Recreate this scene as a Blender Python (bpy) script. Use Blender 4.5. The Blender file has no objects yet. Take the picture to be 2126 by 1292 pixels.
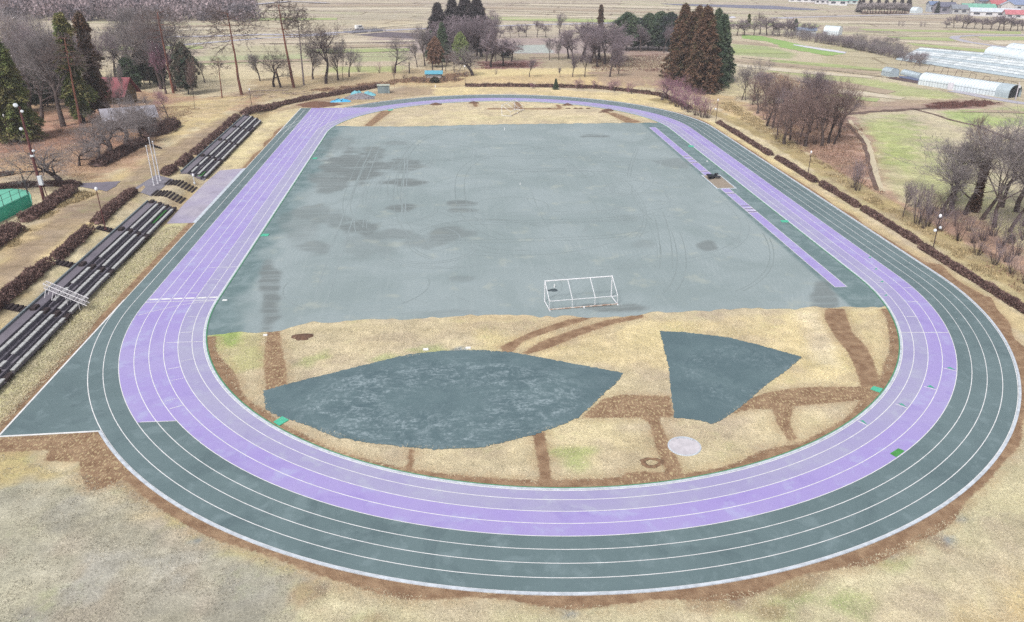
import bpy, math, random
import numpy as np
from math import radians, sin, cos, pi

# ------------------------------------------------------------------ camera, light, exposure
SC = bpy.context.scene
COL = SC.collection
W, H = 2126, 1292
FOC, CX, CY, CZ = 1618.17, -10.694, -123.725, 34.461
YAW, PIT, ROL = -0.127136, 0.430727, 0.013622
PPX, PPY = 78.15, 1.07


def ray(u, v):
    x = (u - W / 2 - PPX) / FOC
    y = -(v - H / 2 - PPY) / FOC
    a, b = cos(ROL), sin(ROL)
    x, y = a * x - b * y, b * x + a * y
    d = (x, cos(PIT) + y * sin(PIT), -sin(PIT) + y * cos(PIT))
    a, b = cos(YAW), sin(YAW)
    return (a * d[0] - b * d[1], b * d[0] + a * d[1], d[2])


def ss(a, b, x):
    t = np.clip((x - a) / (b - a), 0, 1)
    return t * t * (3 - 2 * t)


def hgt(x, y):
    """terrain height: flat playing field, a bank on the stand side, an embankment behind the far bend"""
    x = np.asarray(x, float); y = np.asarray(y, float)
    xs = x + 0.0196 * y
    z = 1.3 * ss(-50.7, -53.6, xs) + 0.7 * ss(-54.2, -57.2, xs)
    z = z * (1 - 0.8 * ss(58, 84, y)) * (1 - ss(150, 220, y))
    z = z + 1.5 * ss(104, 109, y) * (1 - ss(116, 124, y)) * ss(-12, 2, x) * (1 - ss(48, 60, x))
    z = z + 14 * ss(500, 640, y) * (1 - ss(-150, 20, x)) * 1.0
    return z


def G(u, v):
    d = ray(u, v); z = 0.0
    for _ in range(10):
        t = (z - CZ) / d[2]
        x, y = CX + t * d[0], CY + t * d[1]
        z = float(hgt(x, y))
    return x, y, z


def PJ(x, y, z):
    q = (x - CX, y - CY, z - CZ)
    a, b = cos(YAW), sin(YAW)
    q = (a * q[0] + b * q[1], -b * q[0] + a * q[1], q[2])
    yy = q[1] * sin(PIT) + q[2] * cos(PIT); zz = q[1] * cos(PIT) - q[2] * sin(PIT)
    x, y = q[0] / zz, yy / zz
    a, b = cos(ROL), sin(ROL)
    x, y = a * x + b * y, -b * x + a * y
    return W / 2 + PPX + FOC * x, H / 2 + PPY - FOC * y


def tall(p, vtop):
    lo, hi = 0.2, 45
    for _ in range(30):
        m = (lo + hi) / 2
        if PJ(p[0], p[1], p[2] + m)[1] > vtop: lo = m
        else: hi = m
    return lo


from mathutils import Matrix, Vector
cam = bpy.data.cameras.new("camera")
cob = bpy.data.objects.new("camera", cam); COL.objects.link(cob)
cam.sensor_width = 36; cam.lens = 36 * FOC / W
cam.shift_x = -PPX / W; cam.shift_y = PPY / W
cam.clip_start = 0.5; cam.clip_end = 6000
RY = Matrix.Rotation(YAW, 3, 'Z'); RP = Matrix.Rotation(pi / 2 - PIT, 3, 'X'); RR = Matrix.Rotation(ROL, 3, 'Z')
M = (RY @ RP @ RR).to_4x4(); M.translation = Vector((CX, CY, CZ))
cob.matrix_world = M
SC.camera = cob

SUN_EL, SUN_AZ = radians(52), radians(215)      # azimuth measured clockwise from +Y
wd = bpy.data.worlds.new("World"); SC.world = wd; wd.use_nodes = True
nt = wd.node_tree; nt.nodes.clear()
sky = nt.nodes.new('ShaderNodeTexSky'); sky.sky_type = 'NISHITA'; sky.sun_disc = False
sky.sun_elevation = SUN_EL; sky.sun_rotation = SUN_AZ; sky.air_density = 1.0; sky.dust_density = 3.0
hs = nt.nodes.new('ShaderNodeHueSaturation'); hs.inputs['Saturation'].default_value = 0.30
bg = nt.nodes.new('ShaderNodeBackground'); bg.inputs['Strength'].default_value = 0.14
ow = nt.nodes.new('ShaderNodeOutputWorld')
nt.links.new(sky.outputs[0], hs.inputs['Color']); nt.links.new(hs.outputs[0], bg.inputs['Color']); nt.links.new(bg.outputs[0], ow.inputs[0])
sl = bpy.data.lights.new("sun", 'SUN'); sl.energy = 1.9; sl.angle = radians(11); sl.color = (1.0, 0.975, 0.93)
so = bpy.data.objects.new("sun", sl); COL.objects.link(so)
sd = Vector((sin(SUN_AZ) * cos(SUN_EL), cos(SUN_AZ) * cos(SUN_EL), sin(SUN_EL)))
so.rotation_euler = sd.to_track_quat('Z', 'Y').to_euler()
SC.view_settings.view_transform = 'Standard'; SC.view_settings.look = 'None'
SC.view_settings.exposure = 0.62; SC.view_settings.gamma = 1
SC.cycles.use_denoising = False; SC.cycles.max_bounces = 5; SC.cycles.diffuse_bounces = 3; SC.cycles.transparent_max_bounces = 12

# ------------------------------------------------------------------ helpers
KA = 0.62       # display value -> surface albedo


def lin(c):
    c = c / 255.0
    return c / 12.92 if c <= 0.04045 else ((c + 0.055) / 1.055) ** 2.4


def C(r, g, b, k=KA):
    return (lin(r) * k, lin(g) * k, lin(b) * k, 1.0)


def nnode(n, t, **kw):
    x = n.nodes.new(t)
    for k, v in kw.items():
        if k in x.inputs: x.inputs[k].default_value = v
        else: setattr(x, k, v)
    return x


def math_(n, op, a, b=None, c=None, clamp=False):
    m = n.nodes.new('ShaderNodeMath'); m.operation = op; m.use_clamp = clamp
    for i, q in enumerate((a, b, c)):
        if q is None: continue
        if isinstance(q, (int, float)): m.inputs[i].default_value = q
        else: n.links.new(q, m.inputs[i])
    return m.outputs[0]


def mixc(n, f, a, b, mode='MIX'):
    m = n.nodes.new('ShaderNodeMix'); m.data_type = 'RGBA'; m.blend_type = mode
    for s, q in ((m.inputs[0], f), (m.inputs[6], a), (m.inputs[7], b)):
        if isinstance(q, (int, float)): s.default_value = q
        elif isinstance(q, tuple): s.default_value = q
        else: n.links.new(q, s)
    return m.outputs[2]


def noise(n, scale, detail=3, vec=None, rough=0.55, dist=0.0, sc=None, rot=0.0):
    x = nnode(n, 'ShaderNodeTexNoise', Scale=scale, Detail=detail, Roughness=rough, Distortion=dist)
    if vec is not None:
        if sc or rot:
            mp = n.nodes.new('ShaderNodeMapping'); mp.inputs['Rotation'].default_value = (0, 0, rot)
            mp.inputs['Scale'].default_value = sc or (1, 1, 1)
            n.links.new(vec, mp.inputs[0]); vec = mp.outputs[0]
        n.links.new(vec, x.inputs['Vector'])
    return x.outputs['Fac']


def rng(n, v, a, b, c=0.0, d=1.0):
    m = n.nodes.new('ShaderNodeMapRange'); m.interpolation_type = 'SMOOTHSTEP'
    n.links.new(v, m.inputs[0])
    for i, q in enumerate((a, b, c, d)): m.inputs[i + 1].default_value = q
    return m.outputs[0]


def newmat(name, rough=0.85, spec=0.3):
    m = bpy.data.materials.new(name); m.use_nodes = True
    b = m.node_tree.nodes['Principled BSDF']
    b.inputs['Roughness'].default_value = rough; b.inputs['Specular IOR Level'].default_value = spec
    return m, m.node_tree, b


def objvec(n):
    return n.nodes.new('ShaderNodeTexCoord').outputs['Object']


def geopos(n):
    return n.nodes.new('ShaderNodeNewGeometry').outputs['Position']


def bump(n, b, h, s=0.4, d=0.05):
    x = n.nodes.new('ShaderNodeBump'); x.inputs['Strength'].default_value = s; x.inputs['Distance'].default_value = d
    n.links.new(h, x.inputs['Height']); n.links.new(x.outputs[0], b.inputs['Normal'])


def mat_plain(name, c, rough=0.7, var=0.12, scale=3.0, metal=0.0, spec=0.3, c2=None, island=0.0):
    m, n, b = newmat(name, rough, spec)
    b.inputs['Metallic'].default_value = metal
    v = objvec(n)
    f = noise(n, scale, 4, v)
    g = rng(n, f, 0.3, 0.7)
    c2 = c2 or tuple(list(q * (1 - 2 * var) for q in c[:3]) + [1])
    col = mixc(n, g, c2, c)
    if island:
        ge = n.nodes.new('ShaderNodeNewGeometry')
        k = math_(n, 'MULTIPLY_ADD', ge.outputs['Random Per Island'], 2 * island, 1 - island)
        mm = n.nodes.new('ShaderNodeMix'); mm.data_type = 'RGBA'; mm.blend_type = 'MULTIPLY'; mm.inputs[0].default_value = 1
        cc = n.nodes.new('ShaderNodeCombineColor')
        for i in range(3): n.links.new(k, cc.inputs[i])
        n.links.new(col, mm.inputs[6]); n.links.new(cc.outputs[0], mm.inputs[7]); col = mm.outputs[2]
    n.links.new(col, b.inputs['Base Color'])
    return m


def mesh(name, verts, faces, mat=None, smooth=False):
    me = bpy.data.meshes.new(name)
    if isinstance(faces, np.ndarray):
        verts = np.asarray(verts, np.float32); k = faces.shape[1]
        me.vertices.add(len(verts)); me.vertices.foreach_set('co', verts.ravel())
        me.loops.add(faces.size); me.loops.foreach_set('vertex_index', faces.astype(np.int32).ravel())
        me.polygons.add(len(faces)); me.polygons.foreach_set('loop_start', (np.arange(len(faces)) * k).astype(np.int32))
        me.update(calc_edges=True); me.validate()
    else:
        me.from_pydata([tuple(map(float, q)) for q in verts], [], faces); me.update()
    if mat: me.materials.append(mat)
    if smooth: me.polygons.foreach_set('use_smooth', [True] * len(me.polygons))
    return me


def link(name, me, parent=None, loc=(0, 0, 0), rot=0.0, scale=None):
    o = bpy.data.objects.new(name, me); COL.objects.link(o)
    o.location = loc; o.rotation_euler = (0, 0, rot)
    if scale is not None: o.scale = scale if hasattr(scale, '__len__') else (scale,) * 3
    if parent: o.parent = parent
    return o


def tag(o, label, cat, group=None):
    o['label'] = label; o['category'] = cat
    if group: o['group'] = group
    return o


def thing(name, label, cat, loc=(0, 0, 0), rot=0.0, group=None):
    return tag(link(name, None, None, loc, rot), label, cat, group)


def struct(o, kind='structure'):
    o['kind'] = kind
    return o


class MB:
    def __init__(s): s.v = []; s.f = []

    def quad(s, a, b, c, d):
        i = len(s.v); s.v += [a, b, c, d]; s.f.append((i, i + 1, i + 2, i + 3)); return s

    def poly(s, pts):
        i = len(s.v); s.v += list(pts); s.f.append(tuple(range(i, i + len(pts)))); return s

    def box(s, c, d, rz=0.0, bev=0.0):
        """box centred at c, size d; bev chamfers the vertical edges and top rim"""
        x, y, z = d[0] / 2, d[1] / 2, d[2] / 2
        a, b = cos(rz), sin(rz)
        rings = [(-z, 0), (z - bev, 0), (z, bev)] if bev else [(-z, 0), (z, 0)]
        i = len(s.v)
        for zz, k in rings:
            for px, py in ((-x + k, -y + k), (x - k, -y + k), (x - k, y - k), (-x + k, y - k)):
                s.v.append((c[0] + a * px - b * py, c[1] + b * px + a * py, c[2] + zz))
        for r in range(len(rings) - 1):
            for k in range(4):
                s.f.append((i + 4 * r + k, i + 4 * r + (k + 1) % 4, i + 4 * r + 4 + (k + 1) % 4, i + 4 * r + 4 + k))
        n = len(rings) - 1
        s.f.append((i + 3, i + 2, i + 1, i)); s.f.append((i + 4 * n, i + 4 * n + 1, i + 4 * n + 2, i + 4 * n + 3))
        return s

    def tube(s, p, q, r0, r1=None, n=8):
        r1 = r0 if r1 is None else r1
        p = Vector(p); q = Vector(q); d = (q - p).normalized()
        e = d.cross(Vector((0, 0, 1)))
        if e.length < 1e-3: e = Vector((1, 0, 0))
        e.normalize(); f = d.cross(e)
        i = len(s.v)
        for c, r in ((p, r0), (q, r1)):
            for k in range(n):
                t = 2 * pi * k / n
                s.v.append(tuple(c + e * (r * cos(t)) + f * (r * sin(t))))
        for k in range(n):
            s.f.append((i + k, i + (k + 1) % n, i + n + (k + 1) % n, i + n + k))
        s.f.append(tuple(range(i + n - 1, i - 1, -1))); s.f.append(tuple(range(i + n, i + 2 * n)))
        return s

    def path(s, pts, r, n=8):
        for a, b in zip(pts[:-1], pts[1:]): s.tube(a, b, r, n=n)
        return s

    def lathe(s, c, prof, n=16):
        i = len(s.v)
        for r, z in prof:
            for k in range(n):
                t = 2 * pi * k / n; s.v.append((c[0] + r * cos(t), c[1] + r * sin(t), c[2] + z))
        for j in range(len(prof) - 1):
            for k in range(n):
                s.f.append((i + j * n + k, i + j * n + (k + 1) % n, i + (j + 1) * n + (k + 1) % n, i + (j + 1) * n + k))
        s.f.append(tuple(range(i + n - 1, i - 1, -1)))
        m = i + (len(prof) - 1) * n; s.f.append(tuple(range(m, m + n)))
        return s

    def build(s, name, mat, parent=None, loc=(0, 0, 0), rot=0.0, smooth=False):
        return link(name, mesh(name, s.v, s.f, mat, smooth), parent, loc, rot)


def tris(cen, dirs, ln, wd, rs):
    """arrays of leaf triangles"""
    n = len(cen)
    r = rs.normal(size=(n, 3)); w = np.cross(dirs, r); w /= np.linalg.norm(w, axis=1)[:, None] + 1e-9
    a = cen - w * wd[:, None]; b = cen + w * wd[:, None]; c = cen + dirs * ln[:, None]
    v = np.stack([a, b, c], 1).reshape(-1, 3)
    return v, np.arange(3 * n).reshape(-1, 3)


def unit(a): return a / (np.linalg.norm(a, axis=1)[:, None] + 1e-9)


# ------------------------------------------------------------------ track geometry (metres)
R, S, WD = 36.5, 42.98, 9.934
LN = WD / 8


def capd(x, y):
    dy = np.maximum(np.abs(y) - S, 0)
    return np.hypot(x, dy) - R


def pip(px, py, poly):
    inside = np.zeros(px.shape, bool); n = len(poly)
    for i in range(n):
        x0, y0 = poly[i]; x1, y1 = poly[(i + 1) % n]
        if y0 == y1: continue
        c = ((y0 > py) != (y1 > py)) & (px < (x1 - x0) * (py - y0) / (y1 - y0) + x0)
        inside ^= c
    return inside


def sdf(px, py, poly, pad=6.0):
    """signed distance (positive inside), only near the polygon"""
    poly = np.asarray(poly, float)
    pad = float(pad); out = np.full(px.shape, -pad)
    m = (px > poly[:, 0].min() - pad) & (px < poly[:, 0].max() + pad) & (py > poly[:, 1].min() - pad) & (py < poly[:, 1].max() + pad)
    x, y = px[m], py[m]
    if not len(x): return out
    d = np.full(x.shape, 1e9)
    for i in range(len(poly)):
        a = poly[i]; b = poly[(i + 1) % len(poly)]; e = b - a; L = e @ e + 1e-12
        t = np.clip(((x - a[0]) * e[0] + (y - a[1]) * e[1]) / L, 0, 1)
        d = np.minimum(d, np.hypot(x - a[0] - t * e[0], y - a[1] - t * e[1]))
    out[m] = np.where(pip(x, y, poly), d, -d)
    return np.maximum(out, -pad)


def W2(pts): return [G(u, v)[:2] for u, v in pts]


rs0 = np.random.RandomState(5)


def vnoise(x, y, s, seed=0):
    """cheap smooth value noise for painting"""
    r = np.random.RandomState(seed); T = r.rand(256, 256)
    X = x / s; Y = y / s; i = np.floor(X).astype(int); j = np.floor(Y).astype(int); f = X - i; g = Y - j
    f = f * f * (3 - 2 * f); g = g * g * (3 - 2 * g)
    a = T[i % 256, j % 256]; b = T[(i + 1) % 256, j % 256]; c = T[i % 256, (j + 1) % 256]; d = T[(i + 1) % 256, (j + 1) % 256]
    return (a * (1 - f) + b * f) * (1 - g) + (c * (1 - f) + d * f) * g


# ------------------------------------------------------------------ terrain
def axis(segs):
    out = []
    for a, b, st0, st1 in segs:
        x = a
        while x < b:
            out.append(x); x += st0 + (st1 - st0) * (x - a) / (b - a)
    return np.array(out)


AX = axis([(-900, -130, 14, 2.4), (-130, -62, 1.6, .8), (-62, 62, .45, .45), (62, 160, .8, 1.6), (160, 1500, 1.8, 20)])
AY = axis([(-160, -95, 3, .8), (-95, -44, .38, .38), (-44, 110, .8, .8), (110, 300, .9, 2.0), (300, 640, 2.0, 3.5), (640, 2600, 4, 60)])
GX, GY = np.meshgrid(AX, AY)
gx, gy = GX.ravel(), GY.ravel()
gz = hgt(gx, gy)
n_x, n_y = len(AX), len(AY)
near_flat = capd(gx, gy) < WD + 2
nz = (vnoise(gx, gy, 3.5, 1) - .5) * .16 + (vnoise(gx, gy, 9, 2) - .5) * .25
out_amt = ss(WD + 2, WD + 8, capd(gx, gy)) * (1 - ss(250, 400, gy)) * (1 - ss(-47, -50, gx) * ss(-62, -58, gx) * (gy < 62))
gz = gz + .35 * nz * out_amt * (gx < 52) * (gy < 60) * ((gx > -50) | (gx < -62)) * ~((gx < -37) & (gx > -48) & (gy < -30) & (gy > -72))
tx = gx + 53.25 + 0.0196 * gy
gz = gz - .6 * ((tx > -1.1) & (tx < 2.1) & (((gy > -84) & (gy < -9.8)) | ((gy > 7) & (gy < 55.4))))
idx = np.arange(n_x * n_y).reshape(n_y, n_x)
faces = np.stack([idx[:-1, :-1], idx[:-1, 1:], idx[1:, 1:], idx[1:, :-1]], -1).reshape(-1, 4)

base = np.zeros((len(gx), 3)); base[:] = (208, 194, 158)
wob = (vnoise(gx, gy, 2.2, 3) - .5) * 2 + (vnoise(gx, gy, .9, 4) - .5)


def paint(poly, col, soft=1.5, amp=1.0, a=1.0, px=True):
    p = W2(poly) if px else poly
    d = sdf(gx, gy, p, 12) + wob * amp
    m = (ss(-soft, soft, d) * a)[:, None]
    base[:] = base * (1 - m) + np.array(col, float) * m


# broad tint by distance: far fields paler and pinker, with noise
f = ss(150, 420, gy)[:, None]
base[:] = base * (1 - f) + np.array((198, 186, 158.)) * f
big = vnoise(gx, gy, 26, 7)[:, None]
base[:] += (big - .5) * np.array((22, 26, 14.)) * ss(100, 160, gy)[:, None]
# left side
paint([(-1100, 905), (0, 905), (0, 560), (0, 0), (-1400, 0)], (196, 182, 140), 3)
paint([(0, 790), (222, 563), (345, 465), (405, 463), (0, 905), (-200, 1100), (-200, 980)], (196, 191, 145), .6)
paint([(440, 355), (510, 350), (640, 225), (560, 215), (480, 250), (520, 262)], (213, 198, 155), 1)
paint([(345, 465), (360, 445), (440, 352), (425, 352), (300, 470)], (196, 176, 135), .5)
paint([(-80, 800), (-10, 520), (190, 385), (440, 255), (560, 215), (610, 215), (560, 238), (385, 340), (250, 440), (60, 580), (0, 680)], (203, 182, 138), 1)
paint([(-60, 660), (-60, 640), (40, 515), (150, 428), (230, 392), (300, 335), (440, 255), (505, 228), (524, 232), (480, 262), (385, 330), (300, 392), (215, 440), (100, 520), (0, 610)], (166, 147, 120), 1.0)
paint([(-400, 460), (-400, 200), (0, 190), (230, 180), (420, 205), (600, 180), (500, 232), (440, 238), (350, 290), (290, 335), (200, 380), (0, 375)], (186, 155, 125), 2, 2)
paint([(350, 215), (470, 200), (520, 200), (480, 232), (440, 250), (340, 300), (330, 260)], (205, 185, 140), 2, 2)
paint([(-300, 330), (-300, 230), (60, 235), (240, 215), (330, 250), (280, 300), (100, 320)], (184, 146, 120), 2, 3)
paint([(0, 362), (150, 362), (165, 385), (120, 400), (60, 400), (0, 380)], (180, 165, 140), 1)
# far left verge, bare earth by the hedge
paint([(560, 232), (640, 205), (860, 180), (960, 172), (960, 192), (880, 198), (730, 216), (640, 222)], (178, 158, 128), 1)
paint([(900, 182), (1060, 180), (1400, 200), (1420, 235), (1300, 212), (1060, 193), (905, 200)], (222, 204, 155), 1)
paint([(700, 180), (820, 160), (1000, 140), (1380, 150), (1400, 185), (1160, 177), (970, 173), (780, 180)], (200, 178, 135), 2, 2)
paint([(980, 145), (1215, 140), (1230, 156), (1000, 163)], (220, 202, 150), 1.5, 1)
paint([(1220, 150), (1380, 140), (1390, 175), (1240, 176)], (170, 148, 125), 2, 2)
paint([(520, 165), (900, 140), (960, 150), (820, 175), (640, 195), (530, 215)], (188, 168, 132), 2, 3)
# centre distance: river bed and scrub
paint([(800, 66), (1000, 62), (1400, 72), (1400, 110), (1290, 112), (1064, 118), (860, 112), (760, 84)], (172, 155, 145), 6, 4)
paint([(870, 112), (1300, 112), (1390, 120), (1390, 140), (880, 142)], (176, 162, 128), 3, 2)
paint([(1058, 95), (1130, 93), (1152, 110), (1066, 111)], (178, 195, 182), 1, 1)
paint([(1000, 128), (1120, 124), (1110, 142), (1000, 142)], (150, 108, 105), 2, 3)
for pl, c in [([(440, 96), (780, 92), (820, 108), (420, 118)], (186, 186, 135)), ([(730, 112), (840, 108), (850, 128), (730, 128)], (168, 182, 120)),
              ([(680, 138), (840, 138), (830, 150), (680, 150)], (170, 180, 115)), ([(430, 120), (700, 122), (700, 136), (440, 136)], (190, 175, 140)),
              ([(380, 118), (640, 112), (640, 128), (400, 136)], (172, 190, 125)), ([(200, 55), (640, 40), (700, 60), (200, 75)], (205, 198, 150)),
              ([(540, 12), (900, 12), (900, 34), (540, 36)], (196, 186, 158)), ([(700, 30), (880, 28), (880, 40), (700, 52)], (186, 188, 150)),
              ([(740, 46), (850, 38), (868, 50), (760, 56)], (206, 186, 140)), ([(1300, 100), (1380, 100), (1380, 116), (1300, 116)], (165, 135, 115))]:
    paint(pl, c, 3, 2, .85)
# right side
paint([(1490, 60), (1700, 70), (2300, 140), (2600, 420), (2126, 480), (1700, 260), (1500, 190)], (203, 193, 150), 4, 3)
paint([(1760, 235), (1905, 228), (2010, 262), (2160, 330), (2300, 560), (2126, 520), (1990, 440), (1850, 400), (1812, 330)], (200, 192, 148), 2, 2)
paint([(1780, 250), (1880, 240), (1925, 290), (1930, 330), (1830, 345)], (172, 186, 112), 4, 4, .9)
paint([(1850, 340), (1990, 330), (2060, 420), (1900, 400)], (176, 184, 125), 6, 5, .6)
paint([(1944, 232), (2126, 222), (2300, 240), (2300, 280), (2126, 262), (2010, 262)], (172, 196, 108), 2, 2)
paint([(2040, 230), (2126, 226), (2126, 245), (2080, 244)], (196, 186, 145), 2, 2, .8)
paint([(1594, 133), (1700, 148), (1850, 172), (1985, 196), (1975, 206), (1880, 200), (1700, 172), (1594, 152)], (176, 192, 112), 2, 2)
paint([(1520, 92), (1590, 96), (1655, 112), (1640, 122), (1520, 114)], (165, 184, 112), 1.5, 1)
paint([(1500, 120), (1900, 160), (1800, 158), (1500, 134)], (198, 182, 140), 2, 2)
paint([(1700, 100), (1900, 120), (1900, 158), (1720, 142)], (188, 182, 128), 2, 2)
paint([(1620, 76), (1860, 88), (1900, 120), (1760, 112)], (192, 186, 130), 2, 2)
paint([(1760, 56), (1820, 60), (1890, 72), (1880, 78), (1750, 64)], (138, 124, 116), 1.5, 1)
paint([(1500, 205), (1560, 215), (1700, 215), (1770, 240), (1810, 300), (1830, 390), (1880, 425), (2000, 440), (2300, 640), (2300, 760), (2126, 610), (1960, 510), (1850, 430), (1700, 340), (1600, 270)], (182, 150, 128), 2, 2)
paint([(1680, 380), (1800, 440), (1960, 530), (2126, 640), (2300, 760), (2300, 740), (2126, 600), (1970, 500), (1880, 450), (1760, 370), (1700, 340)], (198, 184, 140), 1, 1)
paint([(1440, 190), (1520, 200), (1600, 262), (1680, 325), (1640, 300), (1500, 235)], (205, 182, 138), 1, 2)
paint([(1560, 160), (1620, 150), (1760, 180), (1790, 220), (1760, 225), (1600, 200)], (186, 172, 132), 2, 2)
paint([(1740, 212), (1900, 208), (1990, 206), (2080, 214), (2060, 226), (1905, 226), (1765, 238)], (178, 150, 120), 1, 2, .8)
paint([(1910, 216), (2030, 207), (2080, 214), (2040, 224), (1930, 228)], (140, 100, 90), .8, 1.5, .9)
# right path (world metres) and hedge bed
paint([(52.4, -140), (56.4, -140), (57.3, 45), (54, 62), (47, 78), (43, 82), (40, 80), (46, 70), (51, 58), (53, 42)], (176, 158, 116), .4, .35, px=False)
paint([(46.2, -140), (48.7, -140), (48.7, 48), (47, 55), (45.7, 55)], (214, 196, 150), .4, .3, px=False)
# foreground
paint([(-1400, 920), (0, 920), (150, 955), (260, 1010), (340, 1050), (480, 1118), (640, 1190), (610, 1292), (600, 1700), (-1400, 1700)], (178, 174, 152), 2.0, 2.5)
paint([(-600, 930), (0, 935), (120, 960), (150, 985), (90, 1010), (0, 1000), (-600, 1100)], (190, 172, 128), 1, 1.5)
paint([(640, 1190), (900, 1240), (1150, 1250), (1500, 1235), (1900, 1110), (2126, 900), (2900, 800), (2900, 2000), (640, 2000)], (212, 204, 164), 1.5, 1.5)
paint([(1950, 1180), (2126, 1120), (2600, 1100), (2600, 1700), (1700, 1500), (1750, 1292), (1850, 1240)], (212, 200, 165), 2, 2)
paint([(2050, 1250), (2400, 1200), (2400, 1500), (2000, 1500)], (216, 192, 138), 2, 2, .8)
# infield tones
paint([(440, 690), (550, 690), (548, 760), (480, 770), (440, 720)], (190, 190, 130), .6, 1, .7)
paint([(440, 690), (500, 688), (490, 715), (445, 715)], (150, 178, 95), .5, 1, .7)
paint([(1000, 690), (1860, 640), (1860, 800), (1600, 800), (1300, 760), (1000, 730)], (222, 204, 155), 1, .5, .8)
paint([(1290, 900), (1380, 900), (1400, 990), (1280, 990)], (176, 160, 128), 1, 1, .55)
paint([(1660, 650), (1700, 650), (1760, 770), (1690, 760)], (226, 212, 180), 1, .6, .8)
paint([(950, 640), (1250, 640), (1250, 690), (950, 690)], (215, 192, 148), 1, .6, .4)
for q in [(1190, 940, 30, 10), (640, 765, 20, 12), (800, 745, 30, 6), (880, 725, 25, 8), (1210, 965, 25, 10), (680, 740, 15, 8), (1655, 1250, 60, 25), (1790, 1250, 50, 20), (1850, 1170, 30, 10)]:
    u, v, a, b = q
    paint([(u - a, v), (u, v - b), (u + a, v), (u, v + b)], (158, 176, 108), .8, 1.2, .55)
gr = (ss(62, 90, gx) * ss(-60, 0, gy) + ss(120, 180, gy))[:, None]; gr = np.clip(gr, 0, 1)
lum = base.mean(1, keepdims=True); base[:] = base + gr * ((lum - base) * .22 + np.array((2, -2, 2.)))
# far hill on the upper left
m = (ss(560, 590, gy) * (1 - ss(-150, 20, gx)))[:, None]
base[:] = base * (1 - m) + np.array((160, 140, 135.)) * m

nfield = (1 - ss(80, 140, gy))[:, None]
mm1 = (vnoise(gx, gy, 1.1, 31) - .5)[:, None]; mm2 = (vnoise(gx, gy, 3.3, 32) - .5)[:, None]; mm3 = (vnoise(gx, gy, 8, 33) - .5)[:, None]; mm4 = (vnoise(gx + gy * .6, gy * 2.5, 3, 34) - .5)[:, None]
base[:] += nfield * (mm1 * np.array((14, 13, 12.)) + mm2 * np.array((24, 22, 16.)) + mm3 * np.array((16, 18, 6.)) + mm4 * np.array((12, 12, 14.)))
pk = ss(.55, .8, vnoise(gx, gy, 2.0, 35)[:, None]) * nfield
base[:] = base * (1 - .28 * pk) + np.array((176, 160, 142.)) * .28 * pk
paint([(310, 1040), (420, 1105), (520, 1145), (640, 1180), (700, 1195), (690, 1212), (600, 1190), (480, 1150), (400, 1118), (320, 1065)], (208, 200, 140), .6, 1.6, .75)
paint([(0, 945), (90, 960), (160, 965), (165, 1000), (110, 1010), (0, 1010), (-200, 1000)], (200, 184, 132), .8, 2, .7)
for q_ in range(26):
    u, v = rs0.uniform(0, 600), rs0.uniform(1030, 1290)
    if v < 1010 + u * .28: continue
    a, b = rs0.uniform(15, 60), rs0.uniform(5, 18); tone = rs0.choice((150, 158, 196, 202))
    paint([(u - a, v + b * .4), (u - a * .2, v - b), (u + a, v - b * .5), (u + a * .4, v + b)], (tone, tone - 3, tone - 18), .7, 2.2, .45)
for u, v, a, b in [(1990, 1078, 9, 6), (1962, 1117, 12, 5), (1925, 1100, 20, 7), (1850, 1152, 14, 6), (1535, 1248, 14, 9), (675, 1214, 14, 10), (1185, 1278, 14, 8), (415, 1122, 18, 7), (640, 1200, 14, 6), (1310, 1270, 10, 6), (1036, 1272, 10, 6), (960, 726, 12, 3)]:
    paint([(u - a, v), (u, v - b), (u + a, v), (u, v + b)], (140, 152, 158), .35, .5, .8)
for poly in ([(1450, 1252), (1600, 1215), (1750, 1160), (1760, 1172), (1600, 1235), (1480, 1268)], [(640, 1195), (760, 1225), (760, 1240), (650, 1225)], [(240, 985), (330, 1040), (310, 1050), (225, 1005)], [(1820, 1120), (1930, 1060), (1940, 1070), (1840, 1135)]):
    paint(poly, (165, 142, 115), .6, 2.0, .7)
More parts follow.
